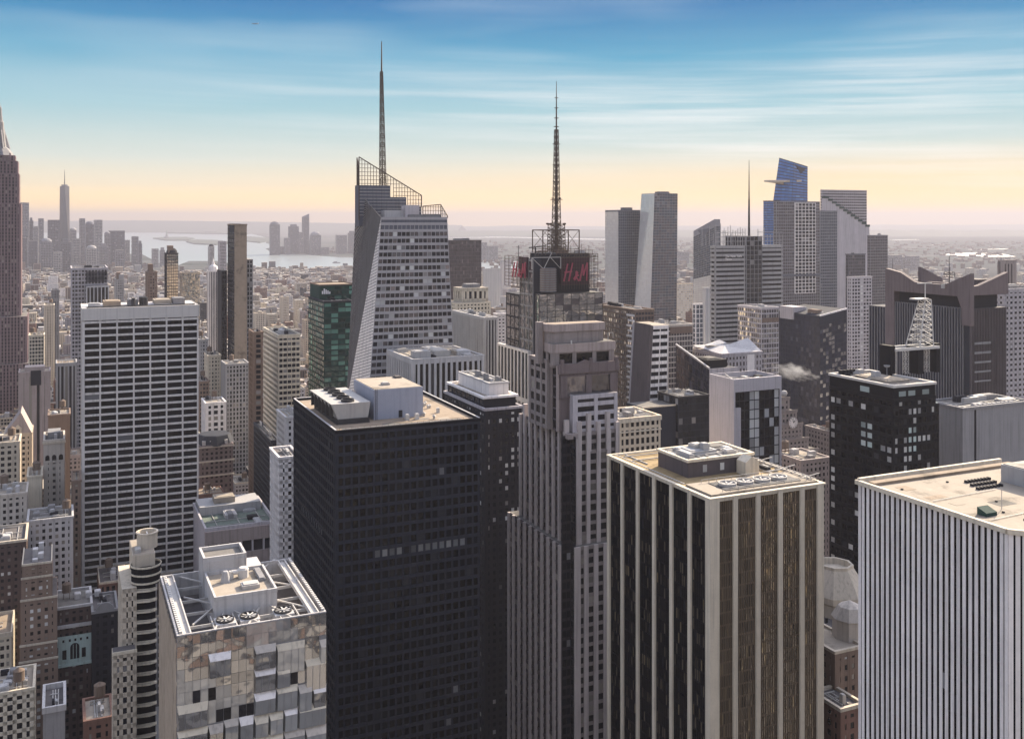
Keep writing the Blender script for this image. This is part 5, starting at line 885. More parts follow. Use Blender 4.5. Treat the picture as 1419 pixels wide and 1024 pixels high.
for i in range(n):
    xa, xb = B.W * i / n, B.W * (i + 1) / n; zt = B.z(275 + i * 3.6, 0, -5); m = tb_ = B.one('terrace_block', 'lilac'); m.box(xa, -6, 0, xb - .02, -.4, zt); m = B.one('terrace_garden', 'green_dark', up=tb_); m.box(xa - .8, -6.6, zt, xb + .6, -.5, zt + 3.4)
B.finish()
T('office_tower', 'dark grey tower at the right end of the skyline cluster', 'skyscraper', 1206, 327, 1450, 1202, 1230, (3.2, 4.2, .3, .8, .2, .25), 'far_grey', 'glass_brown', 'deck_dark', L=36, n=1, sp='the dark end tower')
T('office_tower', 'squat dark topped tower before the terraced tower', 'skyscraper', 1176, 353, 1250, 1172, 1199, (3.2, 4.2, .3, .8, .2, .25), 'far_dark', 'glass_brown', 'deck_dark', L=30, n=1)
T('apartment_tower', 'hazy lilac tower with a lit window column before the terraced tower', 'skyscraper', 1180, 385, 1120, 1174, 1208, (4, 4, 1.2, 1.6, .2, .25), 'lilac', 'glass_office', 'deck_dark', L=30, n=1, pick=lambda i, j: 'glass_blind' if i == 3 else 'glass_office')
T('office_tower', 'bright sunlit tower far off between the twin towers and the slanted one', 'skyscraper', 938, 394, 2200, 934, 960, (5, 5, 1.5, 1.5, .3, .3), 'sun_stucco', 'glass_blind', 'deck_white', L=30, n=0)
T('office_tower', 'white gridded mid tower below the slanted blue tower', 'skyscraper', 964, 422, 1250, 960, 980, (6, 6, .8, .8, .3, .3), 'white_stone', 'glass_blue', 'deck_pale', L=24, n=0)
T('apartment_tower', 'pale narrow tower left of the rod screens', 'skyscraper', 978, 400, 1150, 974, 988, (4, 300, 1.2, 1, .3, .3), 'pale_grey', 'glass_pale', 'deck_pale', L=20, n=0)
T('apartment_tower', 'white apartment block at the right edge behind the shark fin tower', 'skyscraper', 1392, 402, 800, 1385, 1450, (5, 4.2, 2, 2.2, .3, .3), 'lilac', 'glass_office', 'deck_pale', L=26, W=50, n=3)
B = T('stone_tower', 'brown tower head with dark vertical slots at the right edge of the skyline', 'skyscraper', 1386, 363, 900, 1384, 1408, (4.5, 300, 2.6, 2, .5, .4), 'deco_stone', 'glass_old', 'deck_dark', L=16, n=2, par=1.5)
for px, ry, Y, pr, wm, lb in ((671, 373, 2300, 694, 'pale_grey', 'pale striped tower far off right of the plain brown slab'), (695, 361, 2600, 708, 'lilac', 'faint lilac tower far off left of the red signs')): T('office_tower', lb, 'skyscraper', px, ry, Y, px - 2, pr, (4, 300, 1.6, 1, .3, .3), wm, 'glass_pale', 'deck_pale', L=30, n=0)
# ------------------------------------------------------------------ left side
B = Bld('stone_tower', 'huge brown setback skyscraper cut by the left edge, with a tapering mast', 'skyscraper', -29, 282, 1130, pr=28, L=40, sp='the huge setback skyscraper'); w_ = B.W; h_ = B.H; BR_ = 'spire_stone'
def et(p0, p1, y0, l_, z0, z1, nx, gw=1.7, wm=BR_):
    x0, x1 = B.xN(p0, y0), B.xN(p1, y0); st = ((x1 - x0) / nx, 4.0, gw, .8, .9, .2); skin(B, x0, y0, x1, y0 + l_, z0, z1, st, wm, 'glass_old', faces='NW'); B.part('roof', 'deck_grey').box(x0 + .2, y0 + .2, z1 - .1, x1 - .2, y0 + l_ - .2, z1 + .1); return x0, x1
et(-29, 28, 0, 40, 0, h_, 13); et(-31, 29.2, -1, 42, 0, B.z(480), 13)
et(-27, 25.3, 2, 36, h_, B.z(240), 11); et(-25, 23.6, 4, 32, B.z(240), B.z(222), 10); et(-22, 20, 6, 28, B.z(222), B.z(214), 8)
et(-45, 37, -8, 56, 0, B.z(440), 18); et(-52, 40, -14, 66, 0, B.z(505), 20)
for i, p_ in enumerate((25, 21, 15)): B.one('pinnacle', BR_).box(B.xN(p_ - 2, 3), 2, B.z(240 - i * 9), B.xN(p_, 3), 5, B.z(229 - i * 9))
xm, ym = B.xN(-1, 20), 20; zq = lambda p_: B.z(p_, xm, ym); k_ = B.P(xm, ym)[1] / F
B.part('crown', 'mid_grey').lathe(xm, ym, [(19 * k_, zq(216)), (16 * k_, zq(211)), (12 * k_, zq(206)), (9 * k_, zq(204)), (8 * k_, zq(196)), (6 * k_, zq(176)), (5.6 * k_, zq(170)), (4.4 * k_, zq(167)), (3.6 * k_, zq(160)), (3 * k_, zq(150)), (1.2 * k_, zq(146)), (.6 * k_, zq(142)), (.3 * k_, zq(140)), (0, zq(139))], 10)
for a in range(4): q = a * math.pi / 2 + .4; B.one('crown_buttress', 'grey').slab([(xm + 5 * k_ * math.cos(q), ym + 5 * k_ * math.sin(q), zq(176)), (xm + 14 * k_ * math.cos(q), ym + 14 * k_ * math.sin(q), zq(206)), (xm + 5 * k_ * math.cos(q), ym + 5 * k_ * math.sin(q), zq(206))], (.8, .8, 0))
B.finish()
B = T('office_tower', 'mixed grey block with dark column strip rising above the white grid slab', 'skyscraper', 99, 373, 1000, 88, 149, (3, 4, .8, 1.4, .3, .3), 'lilac', 'glass_office', 'deck_dark', n=3, L=60, fin=False, sp='the mixed grey block'); x0 = B.xN(119, -6); B.core(x0, -8, B.W + 1, -.5, 0, B.z(397, 0, -8), 'charcoal', 'front_block'); B.facade(N_(x0 + .4, B.W + 1, -8, B.z(470), B.z(397, 0, -8)), 6, 1, 1, 1.6, .5, .4, 'pale_grey', 'glass_black', 'front_block'); B.core(B.xN(119), -.3, B.W, -.02, B.z(392), B.H - 3, 'charcoal', 'dark_panel'); B.finish()
spec = [('office_tower', 'brown stepped tower right of the mixed grey block', 204, 378, 1300, 197, 218, 'punched', 'brown', 30), ('office_tower', 'dark round topped tower between brown stepped tower and gold glass one', 231, 352, 1350, 226, 247, (3, 4, .4, .8, .3, .3), 'charcoal', 30),
 ('glass_tower', 'gold reflecting glass block above the right end of the white grid slab', 252, 379, 1250, 249, 277, 'curtain', 'tan', 24), ('stone_tower', 'white slender tower with a small spire left of the slim black slab', 289, 376, 1400, 287, 304, (3, 300, 1.2, 1, .4, .3), 'white_stone', 26),
 ('apartment_tower', 'hazy grey tower with rounded top far behind the white slender tower', 290, 342, 3000, 288, 297, 'office', 'pale_grey', 30), ('apartment_tower', 'hazy pale tower peeping out left of the slim black slab', 304, 335, 2600, 302, 314, 'office', 'lilac', 30),
 ('office_tower', 'grey tower with staggered roof left of the brown stepped tower', 160, 388, 1500, 154, 172, 'punched', 'grey', 30)]
for nm, lb, cx, ry, Y, pl, pr, st, wm, L in spec:
    B = T(nm, lb, 'skyscraper', cx, ry, Y, pl, pr, st, wm, 'glass_mirror' if 'gold' in lb else 'glass_old' if 'brown' in lb else 'glass_office', 'deck_dark', n=1, L=L, fin=False)
    if 'spire' in lb: B.part('spire', 'white_stone').lathe(B.W / 2, 8, [(B.W * .45, B.H), (B.W * .4, B.H + 6), (2, B.H + 9), (.5, B.H + 18), (0, B.H + 18)], 8)
    if 'round' in lb: B.part('round_top', 'charcoal').lathe(B.W * .5, 10, [(B.W * .5, B.H), (B.W * .46, B.H + 4), (B.W * .3, B.H + 7), (0, B.H + 8)], 14)
    if 'stepped' in lb: B.core(2, 4, B.W * .6, 20, B.H, B.H + 11, 'brown', 'upper_block')
    if 'staggered' in lb: B.core(B.W * .4, 2, B.W, 20, B.H, B.H + 8, 'grey', 'upper_block')
    B.finish()
# balcony tower carrying a round tank drum
B = Bld('apartment_tower', 'cream and black balcony tower topped by a round open tank drum', 'skyscraper', 170, 816, 352, pl=168, pr=216, L=26, sp='the balcony tower'); w_, h_ = B.W, B.H
skin(B, 0, 0, w_ * .42, 26, 0, h_, (2.8, 3.7, 1.2, 1.6, .3, .3), 'buff', 'glass_dark'); B.core(w_ * .42, 1.2, w_, 26, 0, h_ - .3, 'black')
for j in range(30):
    z = h_ - 2 - j * 3.7; m = B.one('balcony', 'cream'); m.prism([(w_ * .42, -.3), (w_ * .8, -1.1), (w_ + .3, -.3), (w_ + .3, 1.2), (w_ * .42, 1.2)], z, z + .5); m.prism([(w_ * .42, -.32), (w_ * .8, -1.12), (w_ + .3, -.32), (w_ + .3, -.2), (w_ * .8, -1.0), (w_ * .42, -.2)], z + 1.1, z + 1.25)
x0 = B.xN(184, 3); zt = B.z(772, 0, 3); B.core(x0, 3, w_, 22, h_ - .3, zt, 'buff', 'upper_block'); B.part('curved_bay', 'black').lathe(B.xN(203, 2), 4.5, [(5, h_), (5, zt - 5), (5.3, zt - 5), (5.3, zt - 4.4), (0, zt - 4.3)], 20)
for k_ in range(3): B.part('bay_band', 'cream').lathe(B.xN(203, 2), 4.5, [(5.1, h_ + .5 + k_ * 2.8), (5.35, h_ + .5 + k_ * 2.8), (5.35, h_ + 1.1 + k_ * 2.8), (5.1, h_ + 1.1 + k_ * 2.8)], 20)
B.part('roof', 'deck_pale').box(x0 + .2, 3.2, zt, w_ - .2, 21.8, zt + .1); B.unit(x0 + 1, 5, x0 + 3, 9, zt, 1.2, 'steel'); xd = B.xN(204, 12); zd = B.z(742, 0, 12); m = B.one('tank_drum', 'buff'); m.lathe(xd, 12, [(3.6, zt), (3.6, zd), (3.9, zd), (3.9, zd + .5), (3.2, zd + .5), (3.2, zd - 1.6), (0, zd - 1.6)], 24)
m = B.one('drum_blade', 'steel_white', up=m); m.box(xd - 3.1, 11.8, zd - .9, xd + 3.1, 12.2, zd - .6); m.box(xd - .2, 9, zd - .6, xd + .2, 15, zd - .3)
hb = B.z(898, 0, -2); B.core(B.xN(156, -6), -6, B.xN(189, -6), -.02, 0, hb, 'buff', 'lower_wing'); B.facade(N_(B.xN(157, -6), B.xN(189, -6), -6, 0, hb), 3, round(hb / 3.7), 1.2, 1.6, .3, .3, 'buff', 'glass_dark', 'lower_wing'); B.part('lower_roof', 'deck_dark').box(B.xN(157, -6), -5.8, hb, B.xN(188, -6), -.2, hb + .1); B.part('lower_parapet', 'cream').box(B.xN(156, -6) - .2, -6.4, hb - .4, B.xN(189, -6) + .2, -6.02, hb + .7); B.finish()
# stepped dark brick tower
B = Bld('brick_building', 'dark brick tower with light parapet lines stepping back at lower left', 'building', 31, 784, 455, pr=72, L=26, sp='the stepped brick tower'); w_ = B.W; db = 'brown'
bw = lambda i, j: 'glass_blind' if R.random() < .28 else 'glass_old'
zs = [B.H, B.z(802), B.z(832), B.z(894), B.z(916)]; ex = [B.xN(71), B.xN(72), B.xN(79), B.xN(79), B.xN(80)]; zl = 0
for i in range(4, -1, -1):
    o = -.5 * i; z1 = zs[i]; skin(B, -.3 * i, o, ex[i], 26 + i, zl, z1, (3.0, 3.5, 1.7, 1.8, .15, .12), db, 'glass_old', faces='NW', pick=bw); B.part('parapet', 'buff').box(-.3 * i - .3, o - .5, z1 - .2, ex[i] + .3, o - .02, z1 + .7); B.part('roof', 'deck_dark').box(-.3 * i + .1, o, z1 - .1, ex[i] - .1, 26, z1 + .05); zl = z1
B.part('parapet', 'buff').box(ex[0] - .1, 0, B.H - .2, ex[0] + .4, 26, B.H + .7); B.part('parapet', 'buff').box(-.3, 0, B.H - .2, .2, 26, B.H + .7)
for i in range(6): B.one('roof_duct', 'pale_grey').box(4 + (i % 2) * 2.4, 4 + i * 3, B.H, 6.2 + (i % 2) * 2.4, 6.6 + i * 3, B.H + 1 + (i % 3) * 1.4)
B.finish()
T('brick_building', 'wide blackish brick block at the left edge behind the stepped brick tower', 'building', -30, 757, 500, None, 36, (3.2, 3.5, 1.8, 1.9, .15, .12), 'dark_brick', 'glass_old', 'deck_dark', n=6, L=30, pm='buff', pick=lambda i, j: 'glass_blind' if R.random() < .1 else 'glass_old', tanks=1)
# mint fronted old building
B = T('stone_building', 'old dark building with a pale mint stone arched upper front', 'building', 78, 845, 470, None, 127, 'punched', 'dark_brick', 'glass_old', 'deck_grey', n=0, L=24, pm='pale_grey', fin=False, sp='the mint fronted building', pick=lambda i, j: 'glass_blind' if R.random() < .1 else 'glass_old'); w_ = B.W
z0, z1 = B.z(922, 0, -1), B.z(884, 0, -1); m = B.part('stone_front', 'mint'); m.box(.2, -1.2, z0, w_ - .2, -.4, z1); xm = w_ * .52; zb = (z0 + z1) / 2
m = aw_ = B.one('arched_window', 'glass_old'); m.slab([(xm + 2 * math.cos(q / 10 * math.pi), -1.24, zb + 1 + 2 * math.sin(q / 10 * math.pi)) for q in range(11)] + [(xm - 2, -1.24, z0 + 2), (xm + 2, -1.24, z0 + 2)], (0, -.02, 0))
m = B.one('arch_surround', 'mint', up=aw_)
for q in range(10):
    a, b = q / 10 * math.pi, (q + 1) / 10 * math.pi; m.tube((xm + 2.3 * math.cos(a), -1.3, zb + 1 + 2.3 * math.sin(a)), (xm + 2.3 * math.cos(b), -1.3, zb + 1 + 2.3 * math.sin(b)), .28)
for x in (xm - 2.3, xm + 2.3): m.tube((x, -1.3, z0 + 1.6), (x, -1.3, zb + 1), .28)
for x in (-.7, .7): B.one('glazing_bar', 'mint', up=aw_).box(xm + x - .12, -1.34, z0 + 2, xm + x + .12, -1.27, zb + 2.4)
for x in (2.6, w_ - 4.4): B.one('front_window', 'glass_old').box(x, -1.26, z0 + 2.2, x + 1.8, -1.22, zb + .2); B.one('sill', 'mint').box(x - .4, -1.6, z0 + 1.6, x + 2.2, -1.21, z0 + 2.1)
for x in (2.6, 5.4, 7.8, 10.2, 13): B.one('front_window', 'glass_old').box(x, -1.26, z1 - 2.6, x + .9, -1.22, z1 - 1.4) if x < w_ - 1.4 else None
B.part('cornice', 'pale_grey').box(-.2, -1.6, z1 + 4, w_ + .2, -.3, z1 + 5.4); B.part('cornice', 'mint').box(-.1, -1.7, z0 - 1.2, w_ + .1, -.4, z0)
for x, rd in ((4.5, 2.0),): B.tank(x, 14, B.H, rd, 4)
for x in (8, 13, 17): B.unit(x, 10, x + 2.8, 14, B.H, 2.4, 'pale_grey')
B.finish()
B = T('brick_building', 'dark building with an arched gable standing right of the mint front', 'building', 128, 850, 468, None, 163, 'punched', 'charcoal', 'glass_old', 'deck_dark', n=3, L=24, pm='mid_grey', fin=False); m = B.part('arched_gable', 'mid_grey'); m.slab([(B.W * .5 + B.W * .38 * math.cos(q / 10 * math.pi), -.4, B.H + 4.5 * math.sin(q / 10 * math.pi)) for q in range(11)], (0, .8, 0)); B.finish()
T('office_building', 'sunlit cream roofed low building in the bottom left corner', 'building', -20, 966, 415, None, 47, (3.4, 4, 1.6, 1.6, .3, .3), 'cream', 'glass_old', 'deck_pale', n=10, L=24, pm='cream', tanks=1)
T('brick_building', 'narrow building with a blank pale rear wall and deep dark light well', 'building', 60, 988, 400, None, 90, (60, 300, .3, .3, .1, .1), 'grey', 'glass_old', 'deck_dark', n=2, L=22, pm='pale_grey', par=2.2, pick=lambda i, j: None)
T('brick_building', 'small pale roofed building beside the foot of the balcony tower', 'building', 117, 1002, 390, None, 156, 'punched', 'red_brick', 'glass_old', 'deck_pale', n=4, L=20, tanks=1)
B = T('stone_tower', 'tall grey tower with a dark square at its top, left edge row', 'building', 26, 518, 800, None, 69, (6, 300, 3.6, 3, .4, .3), 'pink_stone', 'glass_old', 'deck_pale', n=0, L=24, fin=False, sp='the tower with the dark square'); B.one('dark_screen', 'charcoal').box(B.W * .38, -.7, B.H - 10, B.W * .72, -.45, B.H + 2); B.core(4, 6, B.W - 4, 20, B.H, B.H + 4, 'pink_stone', 'penthouse'); B.finish()
B = T('stone_building', 'tan building with a steep gabled roof and dormer window near the left edge', 'building', 6, 604, 660, None, 44, 'punched', 'tan', 'glass_old', 'deck_tan', n=0, L=26, fin=False, sp='the gabled tan building'); w_, h_ = B.W, B.H; m = B.part('gable_roof', 'pink_stone'); m.slab([(-.3, -.3, h_), (w_ + .3, -.3, h_), (w_ * .6, -.3, h_ + 15)], (0, 26, 0)); dm_ = B.one('dormer', 'buff'); dm_.slab([(w_ * .36, -1.4, h_), (w_ * .62, -1.4, h_), (w_ * .62, -1.4, h_ + 4.6), (w_ * .49, -1.4, h_ + 7), (w_ * .36, -1.4, h_ + 4.6)], (0, 1, 0)); B.one('dormer_window', 'glass_old', up=dm_).box(w_ * .43, -1.5, h_ + 1.4, w_ * .55, -1.42, h_ + 4); B.finish()
B = T('stone_building', 'ornate pale building with three arched windows under its cornice', 'building', 61, 612, 610, None, 89, (4, 3.8, 2.2, 2, .3, .25), 'lime', 'glass_old', 'deck_dark', n=2, L=26, fin=False, pm='lime', sp='the arched window building'); w_ = B.W
B.part('arcade', 'lime').box(-.2, -.7, B.z(642), w_ + .2, -.3, B.H - 1.5)
for i in range(3):
    x = w_ * (i + .5) / 3; z = B.z(634); B.one('arched_window', 'glass_black').slab([(x + 1.2 * math.cos(q / 8 * math.pi), -.74, z + 1.4 * math.sin(q / 8 * math.pi)) for q in range(9)] + [(x - 1.2, -.74, z - 2), (x + 1.2, -.74, z - 2)], (0, -.03, 0))
B.part('cornice', 'buff').box(-.8, -1.3, B.H - 1.5, w_ + .8, 0, B.H); B.part('penthouse', 'mid_grey').box(2, 6, B.H, w_ - 2, 20, B.H + 4); B.finish()
for args in (('stone_building', 'cream stepped building at the left edge below the gabled one', -20, 617, 610, 27, 'punched', 'buff', 'deck_tan', 2), ('stone_building', 'sunlit cream blockfront with regular dark windows at the left edge', -25, 690, 555, 37, 'punched', 'lime', 'deck_pale', 5),
             ('stone_building', 'blank walled cream block beside the arched window building', 38, 662, 590, 58, (60, 300, .3, .3, .1, .1), 'cream', 'deck_pale', 2), ('office_building', 'wide grey building with bracketed cornice left of the white grid slab', 38, 724, 540, 101, 'punched', 'pale_grey', 'deck_grey', 8),
             ('brick_building', 'tall brown blank sided block behind the arched window building', 67, 577, 720, 97, (60, 300, .3, .3, .1, .1), 'brown', 'deck_pale', 3), ('brick_building', 'slim dark brown tower squeezed against the white grid slab', 100, 668, 575, 112, 'punched', 'brown', 'deck_tan', 1),
             ('stone_building', 'grey ribbed building with cresting left of the white grid slab top', 78, 505, 860, 106, (3, 300, 1.3, 2, .5, .4), 'grey', 'deck_tan', 1), ('office_building', 'pale building of white window bays right of the huge setback skyscraper', 40, 466, 1040, 61, 'office', 'cream', 'deck_pale', 2),
             ('office_building', 'stacked pale terraces near the foot of the huge setback skyscraper', 61, 424, 1300, 75, 'punched', 'cream', 'deck_pale', 2), ('apartment_tower', 'dark narrow tower left of the mixed grey block', 71, 403, 1400, 82, 'punched', 'mid_grey', 'deck_dark', 1)):
    nm, lb, cx, ry, Y, pr, st, wm, dk, n = args
    T(nm, lb, 'building', cx, ry, Y, None, pr, st, wm, 'glass_old', dk, n=n, L=24, pm=wm, tanks=1 if n > 1 else 0, pick=(lambda i, j: None) if 'blank' in lb else None)
# between white slab and black tower
B = T('office_building', 'flat low building with green mechanical roof and shaded colonnade', 'building', 285, 738, 560, 277, 381, (60, 300, .5, .5, .1, .1), 'lilac', 'glass_dark', 'deck_green', n=9, L=56, fin=False, pick=lambda i, j: None, par=2.4, pm='lilac', sp='the green roofed low building'); w_, h_ = B.W, B.H
B.part('eave', 'pink_stone').box(-.6, -2.6, h_ - 6.5, w_ + .4, -.05, h_ + .8); B.core(.5, -.9, w_ - .5, -.05, h_ - 13, h_ - 6.5, 'charcoal', 'gallery')
for i in range(7): B.one('column', 'lilac').box(i * (w_ - 1) / 6, -2.2, h_ - 16, i * (w_ - 1) / 6 + 1, -1.2, h_ - 6.5)
B.core(0, -2.4, w_, -.1, 0, h_ - 13, 'pink_stone', 'base'); B.core(1, 34, w_ - 2, 54, h_, h_ + 5, 'unit_white', 'penthouse'); B.unit(10, 38, 22, 48, h_ + 5, 3.5, 'deck_pale'); B.finish()
B = T('stone_building', 'ornate dark stone building with a mansard roof beside the street canyon', 'building', 277, 620, 760, None, 323, 'punched', 'brown_stone', 'glass_old', 'deck_grey', n=0, L=28, fin=False, sp='the mansard building'); w_, h_ = B.W, B.H; B.part('mansard_roof', 'slate').lathe(w_ / 2, 13, [(w_ * .62, h_), (w_ * .5, h_ + 7), (w_ * .46, h_ + 7.4), (0, h_ + 7.5)], 8)
for k_ in range(3): B.part('cornice', 'lime').box(-.9, -1.1, h_ - .8 - k_ * 11, w_ + .9, -.2, h_ + .3 - k_ * 11)
for i in range(4): B.one('dormer', 'pale_grey').box(2 + i * 5.5, 1, h_, 4.4 + i * 5.5, 4, h_ + 4)
B.finish()
for lb, cx, ry, Y, pl, pr, st, wm in (('white building with tall paired windows left of the street canyon', 285, 560, 840, None, 313, (5, 5, 2.2, 1.8, .4, .3), 'white_stone'), ('cream tower with slender windows behind the white paired window building', 288, 494, 980, None, 306, 'punched', 'cream'),
                              ('grey brown ribbed tower under the slim black slab', 313, 506, 880, None, 345, (3, 3.8, 1.3, 1.2, .4, .2), 'grey'), ('pale low block right of the white grid slab top', 276, 472, 1010, None, 289, 'punched', 'pale_grey'), ('dark brick block low beside the white grid slab', 276, 530, 930, None, 290, 'office', 'brown')):
    T('stone_building', lb, 'building', cx, ry, Y, pl, pr, st, wm, 'glass_old', 'deck_pale', L=26, n=3, tanks=1)

# ------------------------------------------------------------------ downtown and the far shore
def far(nm, lb, px0, px1, ry, Y, wm, shape='', L=45, gp=None, gm='glass_office'):
    B = Bld(nm, lb, 'skyscraper', px0, ry, Y, pr=px1, L=L, group=gp); w_, h_ = B.W, B.H; top = h_
    if shape == 'round': h_ -= w_ * .35
    skin(B, 0, 0, w_, L, 0, h_, (7, 8, 2.2, 3, .4, .5), wm, gm, faces='N' + ('W' if px0 < 80 else 'E'))
    if shape == 'round': B.part('round_top', wm).lathe(w_ / 2, L / 2, [(w_ * .5, h_), (w_ * .44, h_ + w_ * .18), (w_ * .25, h_ + w_ * .31), (0, top)], 14)
    elif shape == 'step': B.core(w_ * .2, 4, w_ * .8, L - 4, h_, h_ + 16, wm, 'upper_block')
    elif shape == 'tip': B.part('spire', wm).lathe(w_ / 2, L / 2, [(w_ * .45, h_), (w_ * .1, h_ + 26), (0, h_ + 60)], 8)
    elif shape == 'slope': B.part('sloped_top', wm).prism([(0, 0), (w_, 0), (w_, L), (0, L)], h_, 0, z1f=lambda x, y: h_ + 2 + 22 * x / w_)
    B.part('roof', 'deck_grey').box(.5, .5, h_, w_ - .5, L - .5, h_ + .6); B.minpx = 1e9; return B.finish()
B = Bld('glass_tower', 'tallest far downtown tower, tapering glass with long chamfers and needle spire', 'skyscraper', 82, 258, 5320, pr=97, L=56, sp='the tallest downtown tower'); w_, h_ = B.W, B.H; m = B.part('wall', 'far_grey'); zb = 50; bt = [(0, 0), (w_, 0), (w_, w_), (0, w_)]; c = w_ / 2; e = .5
tp = [(c, c - c * 1.0), (w_ * .94, c), (c, w_), (w_ * .06, c)]; m.box(0, 0, 0, w_, w_, zb)
for i in range(4):
    a, b = bt[i], bt[(i + 1) % 4]; t1, t0 = tp[i], tp[i - 1]
    m2 = B.part('glass_face', 'glass_blue'); m2.face([(*a, zb), (*b, zb), (*t1, h_)]); m3 = B.part('glass_chamfer', 'glass_brown'); m3.face([(*t0, h_), (*a, zb), (*t1, h_)])
m.face([(*p_, h_) for p_ in tp]); B.part('crown_ring', 'far_dark').lathe(c, c, [(c * .6, h_), (c * .6, h_ + 8), (0, h_ + 8)], 14); B.part('spire', 'steel_dark').tube((c, c, h_), (c, c, h_ + 88), 3.2, .8, 8); B.finish()
dn = [(28, 40, 281, ''), (40, 46, 306, 'step'), (46, 53, 314, ''), (53, 60.5, 303, ''), (66, 83, 305, ''), (97, 106, 316, 'round'), (110, 118, 303, ''), (118.5, 130, 307, 'round'), (130.5, 142, 305, ''), (145, 153, 321, 'round'), (151, 173, 320, ''), (173, 180, 333, ''), (183, 192, 328, ''), (192, 197, 338, 'step'), (211, 220, 345, ''), (222, 229, 347, 'step'), (84, 98, 336, 'step'), (100, 112, 331, ''), (56, 72, 330, 'round'), (40, 52, 334, ''), (120, 134, 340, 'round'), (138, 150, 342, 'step'), (28, 38, 330, ''), (74, 86, 350, ''), (160, 172, 347, '')]
dl = ['wide pale tower highest of the downtown towers left of the tallest one', 'small stepped tower beside the wide pale tower downtown', 'short flat downtown tower with a notch gap on its right', 'slender flat topped downtown tower midway to the tallest tower', 'broad flat block touching the left side of the tallest downtown tower', 'round shouldered tower hugging the right foot of the tallest downtown tower', 'thin flat topped tower, first of the trio right of the tallest downtown tower', 'rounded middle tower of the trio right of the tallest downtown tower', 'flat third tower of the trio right of the tallest downtown tower', 'small rounded tower stuck to the left of the broad downtown block', 'broad dark downtown block nearest the bay', 'low shoulder block right of the broad dark downtown block', 'lone thin tower standing at the edge of the bay', 'small stepped tower right of the lone thin waterside tower', 'little dark waterside block with flat roof', 'little stepped waterside block at the end of the downtown row', 'stepped hazy block below the tallest downtown tower', 'flat hazy block just right of the tallest tower base', 'rounded hazy block left of the tallest tower base', 'flat hazy block under the slender downtown tower', 'rounded hazy block under the downtown trio', 'stepped hazy block left below the broad dark downtown block', 'hazy block hugging the huge setback skyscraper', 'dim low block beneath the tallest downtown tower', 'dim low block beneath the broad dark downtown block']
for i, (a, b, ry, sh) in enumerate(dn): far('office_tower', dl[i], a, b, ry, 5200 + (i * 131) % 500 - (600 if i > 15 else 0), ('far_grey', 'far_dark', 'grey')[i % 3], sh, gp='downtown towers by the bay')
jc = [(375, 388, 307, 'round'), (395, 402, 330, ''), (401, 414, 314, 'step'), (413.5, 421, 322, ''), (420, 428.5, 301, 'slope'), (431, 445, 321, 'round'), (425, 433, 333, ''), (467, 481, 326, ''), (484, 493, 323, 'step'), (446, 456, 343, ''), (388, 396, 342, '')]
jl = ['tall round shouldered tower standing alone across the water', 'short flat tower right of the lone round shouldered one across the water', 'stepped tower left of the tallest far shore tower', 'square tower wedged before the tallest far shore tower', 'tallest far shore tower with a slanted top', 'rounded broad tower right of the tallest far shore tower', 'low block between tallest and rounded far shore towers', 'flat broad tower close to the crystal tower across the water', 'stepped far shore tower touching the crystal tower edge', 'very low far shore block right of the rounded tower', 'very low far shore block by the lone round shouldered tower']
for i, (a, b, ry, sh) in enumerate(jc): far('office_tower', jl[i], a, b, ry, 7500 + (i * 97) % 400, ('far_dark', 'far_grey')[i % 2], sh, gp='towers on the far shore')
for i, (a, b, ry, Y, lb) in enumerate(((668, 675, 336, 6500, 'faint flat tower on the far shore right of the plain brown slab'), (677, 690, 341, 6300, 'faint square tower on the far shore right of the plain brown slab'), (1237, 1250, 354, 5200, 'pale blue hazy slab far off above the shark fin crown, leftmost'), (1251, 1262, 356, 5300, 'pale blue hazy slab far off above the shark fin crown, middle one'), (1263, 1274, 355, 5250, 'pale blue hazy slab far off above the shark fin crown, rightmost'), (945, 955, 349, 6000, 'faint blue tower far off between twin towers and slanted tower'))): far('apartment_tower', lb, a, b, ry, Y, 'far_grey')

# ------------------------------------------------------------------ ground, water, hills
def gp(px, py): Y = H0 * F / (py - EY); return ((px - CX) / F * Y, Y)
m = MB(); xs_ = [-30000, -3000, 3000, 30000]; m.face([(-30000, -1500, 0), (30000, -1500, 0), (30000, 39000, 0), (-30000, 39000, 0)]); tag(m.build('ground', 'ground_land'), kind='structure')
def sheet(name, mat, pts, z): m = MB(); m.face([(*gp(*p_), z) for p_ in pts][::-1] if False else [(*gp(*p_), z) for p_ in pts]); return tag(m.build(name, mat), kind='structure')
sheet('water', 'water', [(-150, 352), (60, 358), (150, 352), (196, 352), (215, 362), (236, 372), (262, 362), (300, 362), (340, 368), (372, 376), (420, 376), (470, 378), (520, 378), (700, 372), (760, 372), (760, 364), (560, 358), (470, 357), (420, 353), (374, 349), (368, 345), (384, 341), (368, 337), (374, 331), (340, 322), (300, 320), (215, 318.5), (150, 318.5), (-150, 318.5)][::-1], .5)
for nm, pts in (('island', [(212, 331), (228, 329.5), (258, 329.5), (270, 331.5), (262, 334), (230, 334)]), ('island', [(258, 336), (272, 333), (300, 334), (318, 336), (316, 339), (300, 340), (270, 339)]), ('peninsula', [(318, 329), (345, 328.5), (372, 331), (380, 334), (360, 337), (330, 334)])):
    q = [gp(*p_) for p_ in pts]; m = MB(); m.prism(q[::-1] if sum((b[0] - a[0]) * (b[1] + a[1]) for a, b in zip(q, q[1:] + q[:1])) > 0 else q, 0, 12); tag(m.build(nm, 'hill_green'), kind='structure')
